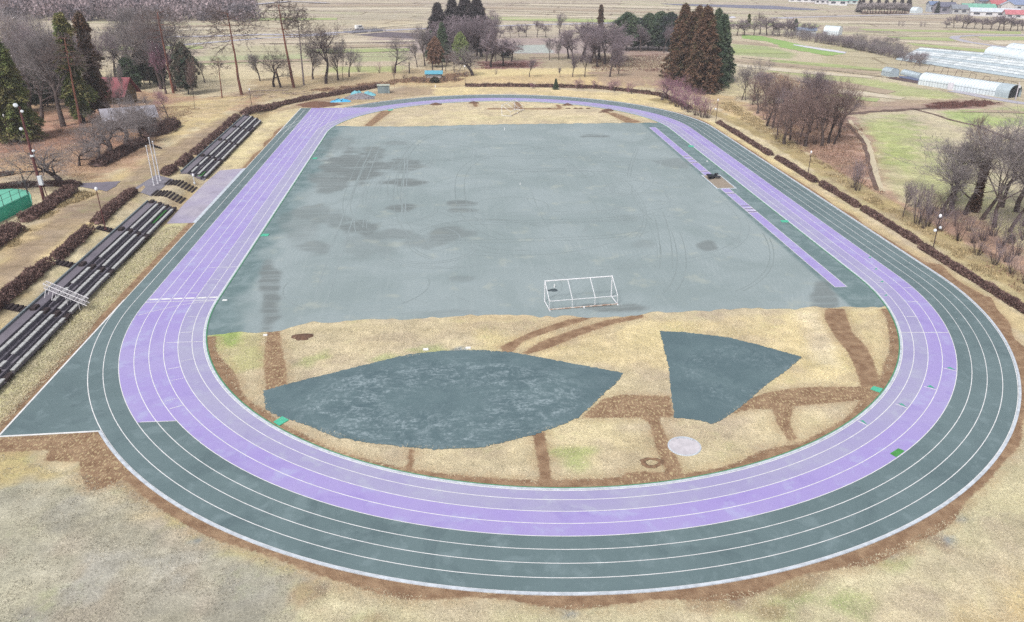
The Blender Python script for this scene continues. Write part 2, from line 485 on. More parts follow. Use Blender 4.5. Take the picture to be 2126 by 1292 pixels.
# crisp layers kept as signed distances
ddirt = np.full(len(gx), -6.0)
DIRT = [
    [(553, 690), (582, 687), (585, 720), (595, 760), (597, 800), (552, 812), (546, 760)],
    [(1038, 720), (1100, 690), (1180, 663), (1242, 655), (1215, 666), (1140, 690), (1085, 710), (1062, 735), (1043, 730)],
    [(1084, 733), (1120, 710), (1180, 688), (1260, 664), (1335, 652), (1338, 660), (1270, 674), (1200, 699), (1140, 724), (1090, 738)],
    [(1713, 640), (1754, 641), (1770, 690), (1800, 720), (1815, 750), (1828, 800), (1788, 806), (1773, 760), (1758, 730), (1733, 700), (1710, 660)],
    [(1590, 815), (1650, 805), (1700, 803), (1822, 803), (1802, 830), (1700, 840), (1640, 846), (1600, 850), (1560, 850), (1515, 862), (1560, 826)],
    [(1600, 840), (1650, 845), (1640, 880), (1658, 916), (1638, 918), (1612, 880)],
    [(1205, 869), (1250, 828), (1290, 819), (1392, 822), (1400, 868), (1368, 866), (1378, 890), (1398, 930), (1420, 988), (1385, 988), (1360, 930), (1348, 880), (1330, 868)],
    [(1104, 900), (1131, 895), (1141, 950), (1148, 1008), (1122, 1008), (1113, 950)],
    [(847, 932), (861, 932), (860, 975), (844, 975)],
    [(1290, 982), (1340, 978), (1400, 985), (1425, 990), (1290, 1008)],
    [(792, 230), (814, 231), (773, 262), (755, 262)],
    [(1258, 234), (1275, 234), (1334, 254), (1302, 256)],
    [(1012, 225), (1165, 225), (1165, 227.5), (1012, 227.5)],
    [(1068, 211), (1078, 212), (1087, 226), (1066, 226)],
    [(1153, 217), (1162, 218), (1168, 225), (1158, 225)],
    [(978, 211), (990, 212), (993, 222), (984, 222)],
    [(0, 908), (212, 897), (235, 940), (275, 985), (240, 1005), (205, 1018), (180, 1020), (165, 985), (165, 960), (90, 958), (100, 935), (0, 940), (-60, 945)],
]
inner = capd(gx, gy)
for pl in DIRT:
    ddirt = np.maximum(ddirt, sdf(gx, gy, W2(pl), 6))
# worn rim inside the near bend and along the outside edge
rwi = .22 + .55 * vnoise(gx, gy, 4, 21) * vnoise(gx, gy, 9, 22) * 1.6 + .25 * ss(-25, -35, gx) * ss(-70, -74, gy)
rim_in = rwi - np.abs(inner + rwi) - 2.0 * (gy > -52)
rim_w = .42 + .22 * (gy < -50) + .45 * ss(38, 46, gx) * (gy < -40) * (gy > -80)
rim_w = rim_w * (.35 + 1.1 * vnoise(gx, gy, 5, 23))
rim_out = rim_w - np.abs(inner - WD - rim_w)
tri_d = sdf(gx, gy, [(-46.4, -43), (-46.4, -69.8), (-38, -69.8), (-38, -60)], 6)
rim_l = 0.45 - np.abs(gx + 46.9) - 6 * ((gy < -70) | (gy > -14))
ddirt = np.maximum.reduce([ddirt, rim_in, np.where(inner > WD - .5, rim_out, -6), rim_l])
ddirt = np.clip(ddirt, -3, 3)

tme = mesh('ground', np.stack([gx, gy, gz], 1), faces)
tme.polygons.foreach_set('use_smooth', [True] * len(tme.polygons))
ca = tme.color_attributes.new('Tint', 'FLOAT_COLOR', 'POINT')
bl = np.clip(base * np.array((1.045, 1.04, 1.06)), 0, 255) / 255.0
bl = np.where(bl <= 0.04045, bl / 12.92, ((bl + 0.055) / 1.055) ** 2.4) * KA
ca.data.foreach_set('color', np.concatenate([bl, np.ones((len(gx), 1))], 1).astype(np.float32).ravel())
flk = np.zeros(len(gx))
for i_ in (0, 4, 5, 6, 9, -1): flk = np.maximum(flk, ss(-.5, .3, sdf(gx, gy, W2(DIRT[i_]), 6)))
at = tme.attributes.new('fleck', 'FLOAT', 'POINT'); at.data.foreach_set('value', flk.astype(np.float32))
at = tme.attributes.new('dirt', 'FLOAT', 'POINT'); at.data.foreach_set('value', ddirt.astype(np.float32))
fld = ss(128, 165, gy) + ss(75, 95, gx) * ss(40, 80, gy)
fld = np.clip(fld, 0, 1) * (1 - .75 * ss(140, 100, np.abs(gx - 20)) * (gy < 240))
at = tme.attributes.new('field', 'FLOAT', 'POINT'); at.data.foreach_set('value', fld.astype(np.float32))

m_ground, n, b = newmat('dry_turf', 0.95, 0.15)
pos = geopos(n)
tint = nnode(n, 'ShaderNodeVertexColor', layer_name='Tint').outputs[0]
f1 = noise(n, 5.5, 4, pos, .7); f2 = noise(n, 0.9, 4, pos, .6); f3 = noise(n, 0.16, 4, pos, .6); f4 = noise(n, 2.2, 3, pos, .65, 0, (1, .35, 1), .5)
s = math_(n, 'MULTIPLY_ADD', f1, 1.05, 0.48)
s = math_(n, 'MULTIPLY', s, math_(n, 'MULTIPLY_ADD', f2, 0.8, 0.60))
s = math_(n, 'MULTIPLY', s, math_(n, 'MULTIPLY_ADD', f4, 0.35, 0.83))
cc = n.nodes.new('ShaderNodeCombineColor')
for i in range(3): n.links.new(s, cc.inputs[i])
col = mixc(n, 1.0, tint, cc.outputs[0], 'MULTIPLY')
# sparse living grass among the straw
gm = math_(n, 'MULTIPLY', rng(n, f3, .5, .68), rng(n, f2, .42, .62))
col = mixc(n, math_(n, 'MULTIPLY', gm, .25), col, C(150, 165, 100))
# dark flecks
fl = rng(n, noise(n, 9, 2, pos, .5), .64, .72)
col = mixc(n, math_(n, 'MULTIPLY', fl, .35), col, C(120, 105, 80))
# fields: terraced paddies with levees
fa = nnode(n, 'ShaderNodeAttribute', attribute_name='field').outputs['Fac']
mp = n.nodes.new('ShaderNodeMapping'); mp.inputs['Rotation'].default_value = (0, 0, radians(14))
n.links.new(pos, mp.inputs[0])
wv = nnode(n, 'ShaderNodeTexNoise', Scale=.012, Detail=2)
n.links.new(pos, wv.inputs['Vector'])
mv = n.nodes.new('ShaderNodeVectorMath'); mv.operation = 'MULTIPLY_ADD'; mv.inputs[1].default_value = (14, 14, 0)
n.links.new(wv.outputs['Color'], mv.inputs[0]); n.links.new(mp.outputs[0], mv.inputs[2])
bk = nnode(n, 'ShaderNodeTexBrick', Scale=1.0)
bk.inputs['Brick Width'].default_value = 74; bk.inputs['Row Height'].default_value = 19; bk.inputs['Mortar Size'].default_value = .9; bk.inputs['Mortar Smooth'].default_value = .3
bk.inputs['Color1'].default_value = (0, 0, 0, 1); bk.inputs['Color2'].default_value = (1, 1, 1, 1); bk.inputs['Mortar'].default_value = (.5, .5, .5, 1)
n.links.new(mv.outputs[0], bk.inputs[0])
rp = n.nodes.new('ShaderNodeValToRGB'); rp.color_ramp.interpolation = 'CONSTANT'
el = rp.color_ramp.elements; el[0].position = 0; el[0].color = C(196, 182, 160)
el[1].position = .22; el[1].color = C(208, 198, 164)
for p_, c_ in ((.42, (188, 170, 156)), (.6, (180, 188, 132)), (.76, (208, 194, 166)), (.9, (158, 144, 132))):
    e = el.new(p_); e.color = C(*c_)
n.links.new(bk.outputs['Color'], rp.inputs[0])
fc = mixc(n, .62, tint, rp.outputs[0])
st = noise(n, .5, 3, mp.outputs[0], .6, 0, (.06, 1, 1))
fc = mixc(n, math_(n, 'MULTIPLY', rng(n, st, .46, .56), .62), fc, C(150, 134, 112))
st_ = noise(n, .9, 3, mp.outputs[0], .6, 0, (.05, 1, 1))
fc = mixc(n, math_(n, 'MULTIPLY', rng(n, st_, .50, .60), .6), fc, C(222, 213, 192))
gp_ = noise(n, .09, 4, pos, .65, .5)
fc = mixc(n, math_(n, 'MULTIPLY', rng(n, gp_, .42, .62), .65), fc, C(202, 192, 166))
fc = mixc(n, math_(n, 'MULTIPLY', bk.outputs['Fac'], .85), fc, C(132, 116, 96))
fc = mixc(n, 1.0, fc, cc.outputs[0], 'MULTIPLY')
col = mixc(n, math_(n, 'MULTIPLY', fa, .85), col, fc)
# bare soil with a ragged edge
da = nnode(n, 'ShaderNodeAttribute', attribute_name='dirt').outputs['Fac']
e1 = math_(n, 'MULTIPLY_ADD', noise(n, 2.4, 4, pos, .7), .7, -.35)
e2 = math_(n, 'MULTIPLY_ADD', f1, .3, -.15)
dd = math_(n, 'ADD', math_(n, 'ADD', da, e1), e2)
dm = rng(n, dd, -.08, .16)
straw = rng(n, noise(n, 6, 3, pos, .6, 0, (1, .45, 1)), .53, .62)
soil = mixc(n, rng(n, f2, .3, .7), C(142, 112, 88), C(176, 147, 118))
soil = mixc(n, math_(n, 'MULTIPLY', straw, math_(n, 'MULTIPLY', nnode(n, 'ShaderNodeAttribute', attribute_name='fleck').outputs['Fac'], .85)), soil, C(212, 192, 150))
soil = mixc(n, math_(n, 'MULTIPLY', rng(n, f1, .55, .7), .3), soil, C(118, 90, 72))
halo = math_(n, 'MULTIPLY', math_(n, 'MULTIPLY', rng(n, dd, -1.1, .0), rng(n, f2, .3, .6)), .6)
col = mixc(n, halo, col, C(186, 160, 126))
col = mixc(n, dm, col, soil)
n.links.new(col, b.inputs['Base Color'])
hh = math_(n, 'ADD', math_(n, 'MULTIPLY', f1, 1.0), math_(n, 'MULTIPLY', f2, .8))
bump(n, b, hh, .8, .12)
tme.materials.append(m_ground)
struct(link('ground', tme))


# ------------------------------------------------------------------ flat sheets
def sheet(name, pts, z, mat, jit=0.0, step=0.5, px=True, seed=1, follow=False):
    """polygon sheet; edges densified and given a ragged outline"""
    p = [np.array(q[:2]) for q in (W2(pts) if px else pts)]
    rs = np.random.RandomState(seed); out = []
    for i in range(len(p)):
        a, b_ = p[i], p[(i + 1) % len(p)]; L = np.linalg.norm(b_ - a); k = max(1, int(L / step)) if jit else (max(1, int(L / 6)) if follow else 1)
        nrm = np.array([-(b_ - a)[1], (b_ - a)[0]]) / (L + 1e-9)
        for j in range(k):
            q = a + (b_ - a) * j / k
            if jit: q = q + nrm * rs.normal() * jit
            out.append(q)
    vv = [(q[0], q[1], z + (float(hgt(q[0], q[1])) if follow else 0)) for q in out]
    me = mesh(name, vv, [tuple(range(len(vv)))], mat)
    o = struct(link(name, me))
    if sum(vv[i][0] * vv[(i + 1) % len(vv)][1] - vv[(i + 1) % len(vv)][0] * vv[i][1] for i in range(len(vv))) < 0:
        me.flip_normals()
    return o


def cap_pts(off, n_arc=120, n_st=30):
    """closed loop of (point, normal) around the track at an offset from the inner kerb, starting at the top of the left straight"""
    r = R + off; out = []
    for i in range(n_st): out.append((-r, S - 2 * S * i / n_st))
    for i in range(n_arc): t = pi + pi * i / n_arc; out.append((r * cos(t), -S + r * sin(t)))
    for i in range(n_st): out.append((r, -S + 2 * S * i / n_st))
    for i in range(n_arc): t = pi * i / n_arc; out.append((r * cos(t), S + r * sin(t)))
    return out


def ring(mb, o0, o1, z, i0=0, i1=None):
    a = cap_pts(o0); c = cap_pts(o1); N = len(a); i1 = N if i1 is None else i1
    for i in range(i0, i1):
        j = (i + 1) % N; k = i % N
        mb.quad((a[k][0], a[k][1], z), (c[k][0], c[k][1], z), (c[j][0], c[j][1], z), (a[j][0], a[j][1], z))
    return mb


def surf(name, c, c2, cdark, clight, rough=.55, spec=.5, grain=.14, stretch=None, lite=.55, dark=.5):
    m, n, b = newmat(name, rough, spec)
    pos = geopos(n)
    g = noise(n, 14, 3, pos, .7); l1 = noise(n, .12, 4, pos, .6); l2 = noise(n, .55, 5, pos, .65, .4, stretch or (1, 1, 1), .3)
    l3 = noise(n, .2, 5, pos, .7, .8, None)
    col = mixc(n, rng(n, l1, .35, .65), c, c2)
    col = mixc(n, math_(n, 'MULTIPLY', rng(n, l2, .50, .68), lite), col, clight)
    col = mixc(n, math_(n, 'MULTIPLY', rng(n, l3, .52, .68), dark), col, cdark)
    k = math_(n, 'MULTIPLY_ADD', g, 2 * grain, 1 - grain)
    cc = n.nodes.new('ShaderNodeCombineColor')
    for i in range(3): n.links.new(k, cc.inputs[i])
    col = mixc(n, 1.0, col, cc.outputs[0], 'MULTIPLY')
    n.links.new(col, b.inputs['Base Color'])
    bump(n, b, g, .25, .02)
    return m


m_green = surf('track_green', C(103, 123, 126), C(112, 132, 135), C(86, 105, 110), C(134, 153, 157), .5, .4, .16)
m_purple = surf('track_purple', C(172, 156, 219), C(178, 166, 219), C(160, 144, 210), C(186, 188, 228), .5, .45, .10, None, .6, .6)
m_purple2 = surf('track_purple_worn', C(172, 165, 207), C(178, 174, 206), C(162, 155, 198), C(186, 187, 211), .5, .45, .13, None, .7, .6)
m_white = mat_plain('line_paint', C(238, 238, 238, .72), .7, .10, 1.5)
m_wkerb = mat_plain('kerb_paint', C(218, 226, 236, .64), .7, .14, 2.0)
m_gkerb = mat_plain('kerb_green', C(90, 160, 120), .6, .1, 2)
m_patch = surf('fresh_gravel', C(106, 130, 138), C(118, 140, 147), C(88, 112, 122), C(165, 184, 194), .8, .25, .25, (.6, 1.3, 1), .9, .6)

struct(ring(MB(), -.02, WD, .006).build('track_surface', m_green))
# straight extensions (green base)
YE, YT = 72.2, -68.3
yo = R + WD
ang = lambda r, dy: math.sqrt(max(0, r * r - dy * dy))
ext = [(-yo, S), (-yo, YE), (-ang(yo, YE - S), YE)]
arc = [(yo * cos(t), S + yo * sin(t)) for t in np.linspace(math.atan2(YE - S, -ang(yo, YE - S)), pi, 24)]
sheet('track_extension', [ext[0]] + ext[1:] + arc[1:-1], .005, m_green, px=False)
arc = [(yo * cos(t), -S + yo * sin(t)) for t in np.linspace(pi, pi + math.asin((-YT - S) / yo), 24)]
sheet('track_apron', [(-yo, -S), (-yo, YT)][::-1] + arc[1:], .005, m_green, px=False)
# purple lanes
PZ = .010
mb = MB(); ring(mb, .02, 2 * LN, PZ); struct(mb.build('track_lanes', m_purple2))
mb = MB(); ring(mb, 2 * LN, 4 * LN, PZ)
th = G(300, 877); a0 = math.atan2(th[1] + S, th[0]) % (2 * pi)
i_end = 30 + int(round((a0 - pi) / pi * 120))
ring(mb, 4 * LN, 6 * LN, PZ, 0, 30)
yc_ = th[1]
ea_ = [pi + math.asin((-yc_ - S) / rr_) for rr_ in (R + 4 * LN, R + 6 * LN)]
for i in range(60):
    q_ = [[(rr_ * cos(pi + (e_ - pi) * k_ / 60), -S + rr_ * sin(pi + (e_ - pi) * k_ / 60), PZ) for rr_, e_ in zip((R + 4 * LN, R + 6 * LN), ea_)] for k_ in (i, i + 1)]
    mb.quad(q_[0][0], q_[0][1], q_[1][1], q_[1][0])
r4 = R + 4 * LN; x6 = R + 6 * LN
ta = math.atan2(YE - S, -ang(r4, YE - S))
arc4 = [(r4 * cos(t), S + r4 * sin(t), PZ) for t in np.linspace(ta, pi, 30)]
mb.poly([(-x6, S, PZ)] + arc4[::-1] + [(-x6, YE - .05, PZ)])
struct(mb.build('track_lanes', m_purple))
# line markings
LZ = .014
mb = MB()
for k in range(1, 8): ring(mb, k * LN - .030, k * LN + .030, LZ)
ring(mb, WD - .08, WD - .01, LZ); ring(mb, .19, .26, LZ)


def seg(mb, p, q, w=.06, z=LZ + .003):
    p = np.array(p[:2]); q = np.array(q[:2]); d = q - p; d = d / (np.linalg.norm(d) + 1e-9); n_ = np.array([-d[1], d[0]]) * w / 2
    mb.quad((*(p + n_), z), (*(p - n_), z), (*(q - n_), z), (*(q + n_), z))


def segpx(mb, a, b_, w=.06, dash=0):
    p = np.array(G(*a)[:2]); q = np.array(G(*b_)[:2])
    if not dash: seg(mb, p, q, w)
    else:
        for i in range(dash): seg(mb, p + (q - p) * i / dash, p + (q - p) * (i + .6) / dash, w)


for k in range(1, 8): seg(mb, (-R - k * LN, S - 2), (-R - k * LN, YE - 2.4), .07)
seg(mb, (-yo, YE), (-ang(r4, YE - S), YE), .12)
seg(mb, (-yo, YT), (-ang(yo, -YT - S), YT), .2); seg(mb, (-yo, -S + 1), (-yo, YT), .16); seg(mb, (-yo, S - 1), (-yo, YE), .16)
for k in range(1, 8): seg(mb, (-R - k * LN - .35, YE - 2.4), (-R - k * LN + .35, YE - 2.4), .07, LZ + .006)
seg(mb, (-R - 6 * LN, YE - 9.1), (-R - 6 * LN - .1, YE - 9.1))
segpx(mb, (647, 224), (642, 233)); segpx(mb, (712, 224), (706, 236), .07)
# finish line, number boxes and stagger marks
seg(mb, (-R, -S), (-x6, -S), .10)
for k in range(6): seg(mb, (-R - (k + .12) * LN, -S + .75), (-R - (k + .88) * LN, -S + .75), .34)
c6 = lambda x, y: (x / 4, 600 + y / 3.997)
cur = [c6(1145, 222), c6(1300, 180), c6(1500, 135), c6(1650, 112), c6(1805, 97)]
for a_, b_ in zip(cur[:-1], cur[1:]): segpx(mb, a_, b_, .07)
for a_, b_, d_ in [((1383, 447), (1700, 437), 0), ((1500, 364), (1595, 358), 0), ((1393, 668), (1495, 648), 0), ((1410, 997), (1520, 965), 0), ((1165, 1107), (1462, 1097), 0),
                   ((1575, 35), (1650, 37), 5), ((1505, 602), (1605, 580), 6), ((1425, 762), (1530, 740), 6), ((1370, 933), (1485, 905), 6), ((1560, 231), (1640, 234), 5)]:
    segpx(mb, c6(*a_), c6(*b_), .07, d_)
c5 = lambda x, y: (x / 4, 323 + y / 3.997)
for a_, b_, d_ in [((1735, 931), (1980, 925), 0), ((1755, 1029), (1830, 1029), 5), ((1570, 1141), (1645, 1141), 5)]: segpx(mb, c5(*a_), c5(*b_), .08, d_)
c7 = lambda x, y: (1594 + x / 3.996, 323 + y / 3.997)
c8 = lambda x, y: (1594 + x / 3.996, 646 + y / 3.997)
for a_, b_ in [((1128, 1100), (1198, 1096)), ((1162, 1217), (1248, 1213))]: segpx(mb, c7(*a_), c7(*b_), .08)
for a_, b_ in [((1150, 45), (1240, 50)), ((1102, 178), (1500, 180))]: segpx(mb, c8(*a_), c8(*b_), .09)
segpx(mb, (1396, 266), (1432, 266), .12)
for (x, y) in [(830, 843), (880, 940), (930, 1045), (962, 1158)]:
    segpx(mb, c7(x - 34, y - 8), c7(x + 28, y - 8), .05); segpx(mb, c7(x - 24, y + 10), c7(x + 36, y + 10), .05)
for x, y in [(850, 482), (850, 550), (850, 600), (560, 375), (590, 335)]: segpx(mb, (1300 + (x - 25) / 5.3, 200 + y / 5.3), (1300 + (x + 25) / 5.3, 200 + y / 5.3), .07)
CH = [((1460, 475), (1565, 500), (1512, 467)), ((1296, 628), (1398, 655), (1350, 617)), ((1060, 772), (1160, 808), (1112, 768)), ((745, 912), (835, 955), (790, 908))]
for a_, b_, c_ in CH: segpx(mb, c8(*a_), c8(*b_), .08)
struct(mb.build('lane_markings', m_white))
m_teal = mat_plain('marking_green', C(70, 185, 150), .6, .1, 2)
mb = MB()
for a_, b_, c_ in CH:
    a_, b_, c_ = [G(*c8(*q))[:2] for q in ((a_[0] + 22, a_[1] - 2), (b_[0] - 8, b_[1] - 10), c_)]
    mb.poly([(*a_, LZ + .008), (*b_, LZ + .008), (*c_, LZ + .008)])
for (x, y) in [(830, 843), (880, 940), (930, 1045), (962, 1158)]:
    q = [G(*c7(*k))[:2] for k in ((x + 2, y + 7), (x + 24, y - 5), (x + 28, y + 7))]
    mb.poly([(*k, LZ + .008) for k in q])
struct(mb.build('arrow_markings', m_teal))
m_patchg = mat_plain('patch_green', C(84, 165, 84), .6, .1, 2)
q = [G(*c8(*k))[:2] for k in ((1012, 1184), (1083, 1140), (1138, 1163), (1065, 1215))]
struct(MB().poly([(*k, LZ + .004) for k in q]).build('painted_patch', m_patchg))
# kerbs: real raised steps
mb = MB()


def kerb(mb, o0, o1, h, i0=0, i1=None):
    a = cap_pts(o0); c = cap_pts(o1); N = len(a); i1 = N if i1 is None else i1
    for i in range(i0, i1):
        k = i % N; j = (i + 1) % N
        A, B, Cc, D = a[k], c[k], c[j], a[j]
        mb.quad((*A, h), (*B, h), (*Cc, h), (*D, h)); mb.quad((*A, 0), (*A, h), (*D, h), (*D, 0)); mb.quad((*B, 0), (*Cc, 0), (*Cc, h), (*B, h))


kerb(mb, .0, .17, .05)
struct(mb.build('inner_kerb', m_wkerb))
mb = MB(); kerb(mb, -.12, -.005, .04); struct(mb.build('kerb_edging', m_gkerb))
N = 300
j0 = 30 + int(round(math.asin((-YT - S) / yo) / pi * 120))
j1 = N - int(round((math.asin((YE - S) / yo)) / pi * 120))
mb = MB(); kerb(mb, WD + .0, WD + .2, .07, j0, j1); struct(mb.build('outer_kerb', m_wkerb))

# ------------------------------------------------------------------ gravel pitch
near = [G(u, v)[:2] for u, v in [(436, 694), (500, 688), (560, 688), (600, 680), (640, 672), (720, 667), (800, 662), (950, 656), (1064, 656), (1130, 656), (1190, 658), (1222, 663), (1320, 655), (1400, 648), (1600, 642), (1700, 640), (1838, 638)]]
farp = [G(u, v)[:2] for u, v in [(706, 262), (860, 263), (1000, 259), (1200, 256.5), (1365, 255)]]
nx_, ny_ = [p[0] for p in near], [p[1] for p in near]
fx_, fy_ = [p[0] for p in farp], [p[1] for p in farp]
NS, NT = 300, 190
sg = np.linspace(-1, 1, NS); tg = np.linspace(0, 1, NT)
SG, TG = np.meshgrid(sg, tg)
yn = np.interp(SG * 35.6, nx_, ny_) + (vnoise(SG * 36 + 500, SG * 0, .8, 9) - .5) * .5 + (vnoise(SG * 36 + 500, SG * 0, 3, 8) - .5) * .8
yf = np.interp(SG * 35.6, fx_, fy_) + (vnoise(SG * 36 + 500, SG * 0 + 9, 1, 9) - .5) * .8
YY = yn + (yf - yn) * TG
WX = np.sqrt(np.maximum((R - .08) ** 2 - np.maximum(np.abs(YY) - S, 0) ** 2, 1))
XX = SG * WX
px_, py_ = XX.ravel(), YY.ravel()
stain = np.zeros(len(px_))
for u, v, a, b_, k in [(735, 345, 62, 36, 1), (690, 375, 45, 22, .8), (830, 342, 60, 13, .9), (775, 320, 30, 15, .8), (845, 380, 44, 11, 1), (650, 440, 50, 14, .6), (690, 455, 40, 14, .6),
                       (825, 432, 36, 9, 1), (965, 423, 34, 6, .9), (960, 437, 30, 5, .8), (750, 475, 42, 15, .9), (815, 487, 60, 12, .6), (930, 487, 50, 18, .7), (870, 505, 50, 12, .5),
                       (640, 512, 40, 14, .6), (1470, 508, 20, 12, .8), (1240, 283, 34, 3.5, .9), (1400, 338, 34, 11, .5), (560, 610, 22, 70, .9), (1712, 610, 26, 34, .8), (830, 298, 40, 5, .6),
                       (960, 578, 30, 6, .4), (1340, 505, 26, 10, .3), (700, 300, 40, 20, .4), (620, 470, 40, 40, .4), (1300, 455, 30, 10, .2), (1290, 640, 90, 9, .9), (770, 500, 60, 30, .3), (900, 650, 90, 6, .3)]:
    c0 = G(u, v); e1 = G(u + a, v); e2 = G(u, v - b_)
    A = np.array([[e1[0] - c0[0], e2[0] - c0[0]], [e1[1] - c0[1], e2[1] - c0[1]]]); Ai = np.linalg.inv(A)
    q = Ai @ np.stack([px_ - c0[0], py_ - c0[1]])
    d = np.hypot(q[0], q[1]) + (vnoise(px_, py_, 1.6, 12) - .5) * .7 + (vnoise(px_, py_, 4.5, 13) - .5) * .5
    stain = np.maximum(stain, ss(1.15, .65, d) * k)
rdist = -capd(px_, py_)
edge = np.maximum(ss(31.2, 31.9, px_), ss(4.0, 1.2, rdist + (vnoise(px_, py_, 2.5, 14) - .5) * 2.5) * (px_ < 0))
edge = np.maximum(edge, ss(8, 2, (px_ + 36.5) + .35 * (py_ + 51) + (vnoise(px_, py_, 3, 15) - .5) * 4) * .8)
edge = np.maximum(edge, ss(1.6, .2, (yf.ravel() - py_) + (vnoise(px_, py_, 1.5, 16) - .5)) * .4)
pf = np.arange(NS * NT).reshape(NT, NS)
pf = np.stack([pf[:-1, :-1], pf[:-1, 1:], pf[1:, 1:], pf[1:, :-1]], -1).reshape(-1, 4)
me = mesh('gravel_pitch', np.stack([px_, py_, np.full(len(px_), .006)], 1), pf)
for nm, arr in (('stain', stain), ('edge', edge)):
    a_ = me.attributes.new(nm, 'FLOAT', 'POINT'); a_.data.foreach_set('value', arr.astype(np.float32))
m, n, b = newmat('pitch_gravel', .8, .3)
pos = geopos(n)
g = noise(n, 12, 3, pos, .7); l1 = noise(n, .08, 4, pos, .6, .5); l2 = noise(n, .5, 5, pos, .65, .5)
st1 = noise(n, 1.6, 3, pos, .6, .15, (1, .05, 1), .12); st2 = noise(n, 1.2, 3, pos, .6, .25, (.06, 1, 1), .1)
col = mixc(n, rng(n, l1, .35, .65), C(147, 161, 162), C(159, 172, 174))
col = mixc(n, math_(n, 'MULTIPLY', rng(n, st1, .5, .66), .12), col, C(180, 190, 190))
col = mixc(n, math_(n, 'MULTIPLY', rng(n, st2, .54, .68), .16), col, C(148, 164, 170))
# wheel and rake marks: warped rings
wr = nnode(n, 'ShaderNodeTexWave', Scale=.55, Distortion=3.0, Detail=2.5); wr.wave_type = 'RINGS'; wr.rings_direction = 'Z'
wr.inputs['Detail Scale'].default_value = .25
mpw = n.nodes.new('ShaderNodeMapping'); mpw.inputs['Location'].default_value = (18, 30, 0); n.links.new(pos, mpw.inputs[0]); n.links.new(mpw.outputs[0], wr.inputs[0])
wl = math_(n, 'MULTIPLY', rng(n, wr.outputs['Fac'], .8, .97), rng(n, l1, .42, .58))
col = mixc(n, math_(n, 'MULTIPLY', wl, .12), col, C(196, 204, 206))
for (lx, ly, sc_, hi, cc_) in ():
    w2 = nnode(n, 'ShaderNodeTexWave', Scale=sc_, Distortion=1.2, Detail=2.0); w2.wave_type = 'RINGS'; w2.rings_direction = 'Z'; w2.inputs['Detail Scale'].default_value = .12
    m2 = n.nodes.new('ShaderNodeMapping'); m2.inputs['Location'].default_value = (lx, ly, 0); n.links.new(pos, m2.inputs[0]); n.links.new(m2.outputs[0], w2.inputs[0])
    mk = rng(n, noise(n, .07, 2, m2.outputs[0], .5), .5, .62)
    col = mixc(n, math_(n, 'MULTIPLY', math_(n, 'MULTIPLY', rng(n, w2.outputs['Fac'], .9, .99), mk), hi), col, C(*cc_))
ya = rng(n, noise(n, .25, 4, pos, .6), .56, .7)
col = mixc(n, math_(n, 'MULTIPLY', ya, .35), col, C(190, 194, 180))
ed = nnode(n, 'ShaderNodeAttribute', attribute_name='edge').outputs['Fac']
col = mixc(n, math_(n, 'MULTIPLY', ed, .9), col, mixc(n, rng(n, l2, .4, .65), C(104, 128, 130), C(130, 150, 153)))
sa = nnode(n, 'ShaderNodeAttribute', attribute_name='stain').outputs['Fac']
sm = math_(n, 'MULTIPLY', sa, rng(n, st2, .3, .55, .45, 1))
col = mixc(n, math_(n, 'MULTIPLY', sm, .95), col, C(122, 130, 130))
k = math_(n, 'MULTIPLY_ADD', g, .3, .85)
cc = n.nodes.new('ShaderNodeCombineColor')
for i in range(3): n.links.new(k, cc.inputs[i])
col = mixc(n, 1.0, col, cc.outputs[0], 'MULTIPLY')
n.links.new(col, b.inputs['Base Color']); bump(n, b, g, .3, .03)
me.materials.append(m); struct(link('gravel_pitch', me))
# vehicle and rake marks: thin curved tracks left on the gravel
def ribbon(mb, pts, w, z):
    pts = np.array(pts); d = np.gradient(pts, axis=0); d /= np.linalg.norm(d, axis=1)[:, None] + 1e-9; nn = np.stack([-d[:, 1], d[:, 0]], 1) * w / 2
    ok = (np.abs(pts[:, 0]) < 31.2) & (pts[:, 1] > -46) & (pts[:, 1] < 48.5) & (pts[:, 0] > -33)
    for i in range(len(pts) - 1):
        if ok[i] and ok[i + 1]: mb.quad((*(pts[i] + nn[i]), z), (*(pts[i] - nn[i]), z), (*(pts[i + 1] - nn[i + 1]), z), (*(pts[i + 1] + nn[i + 1]), z))


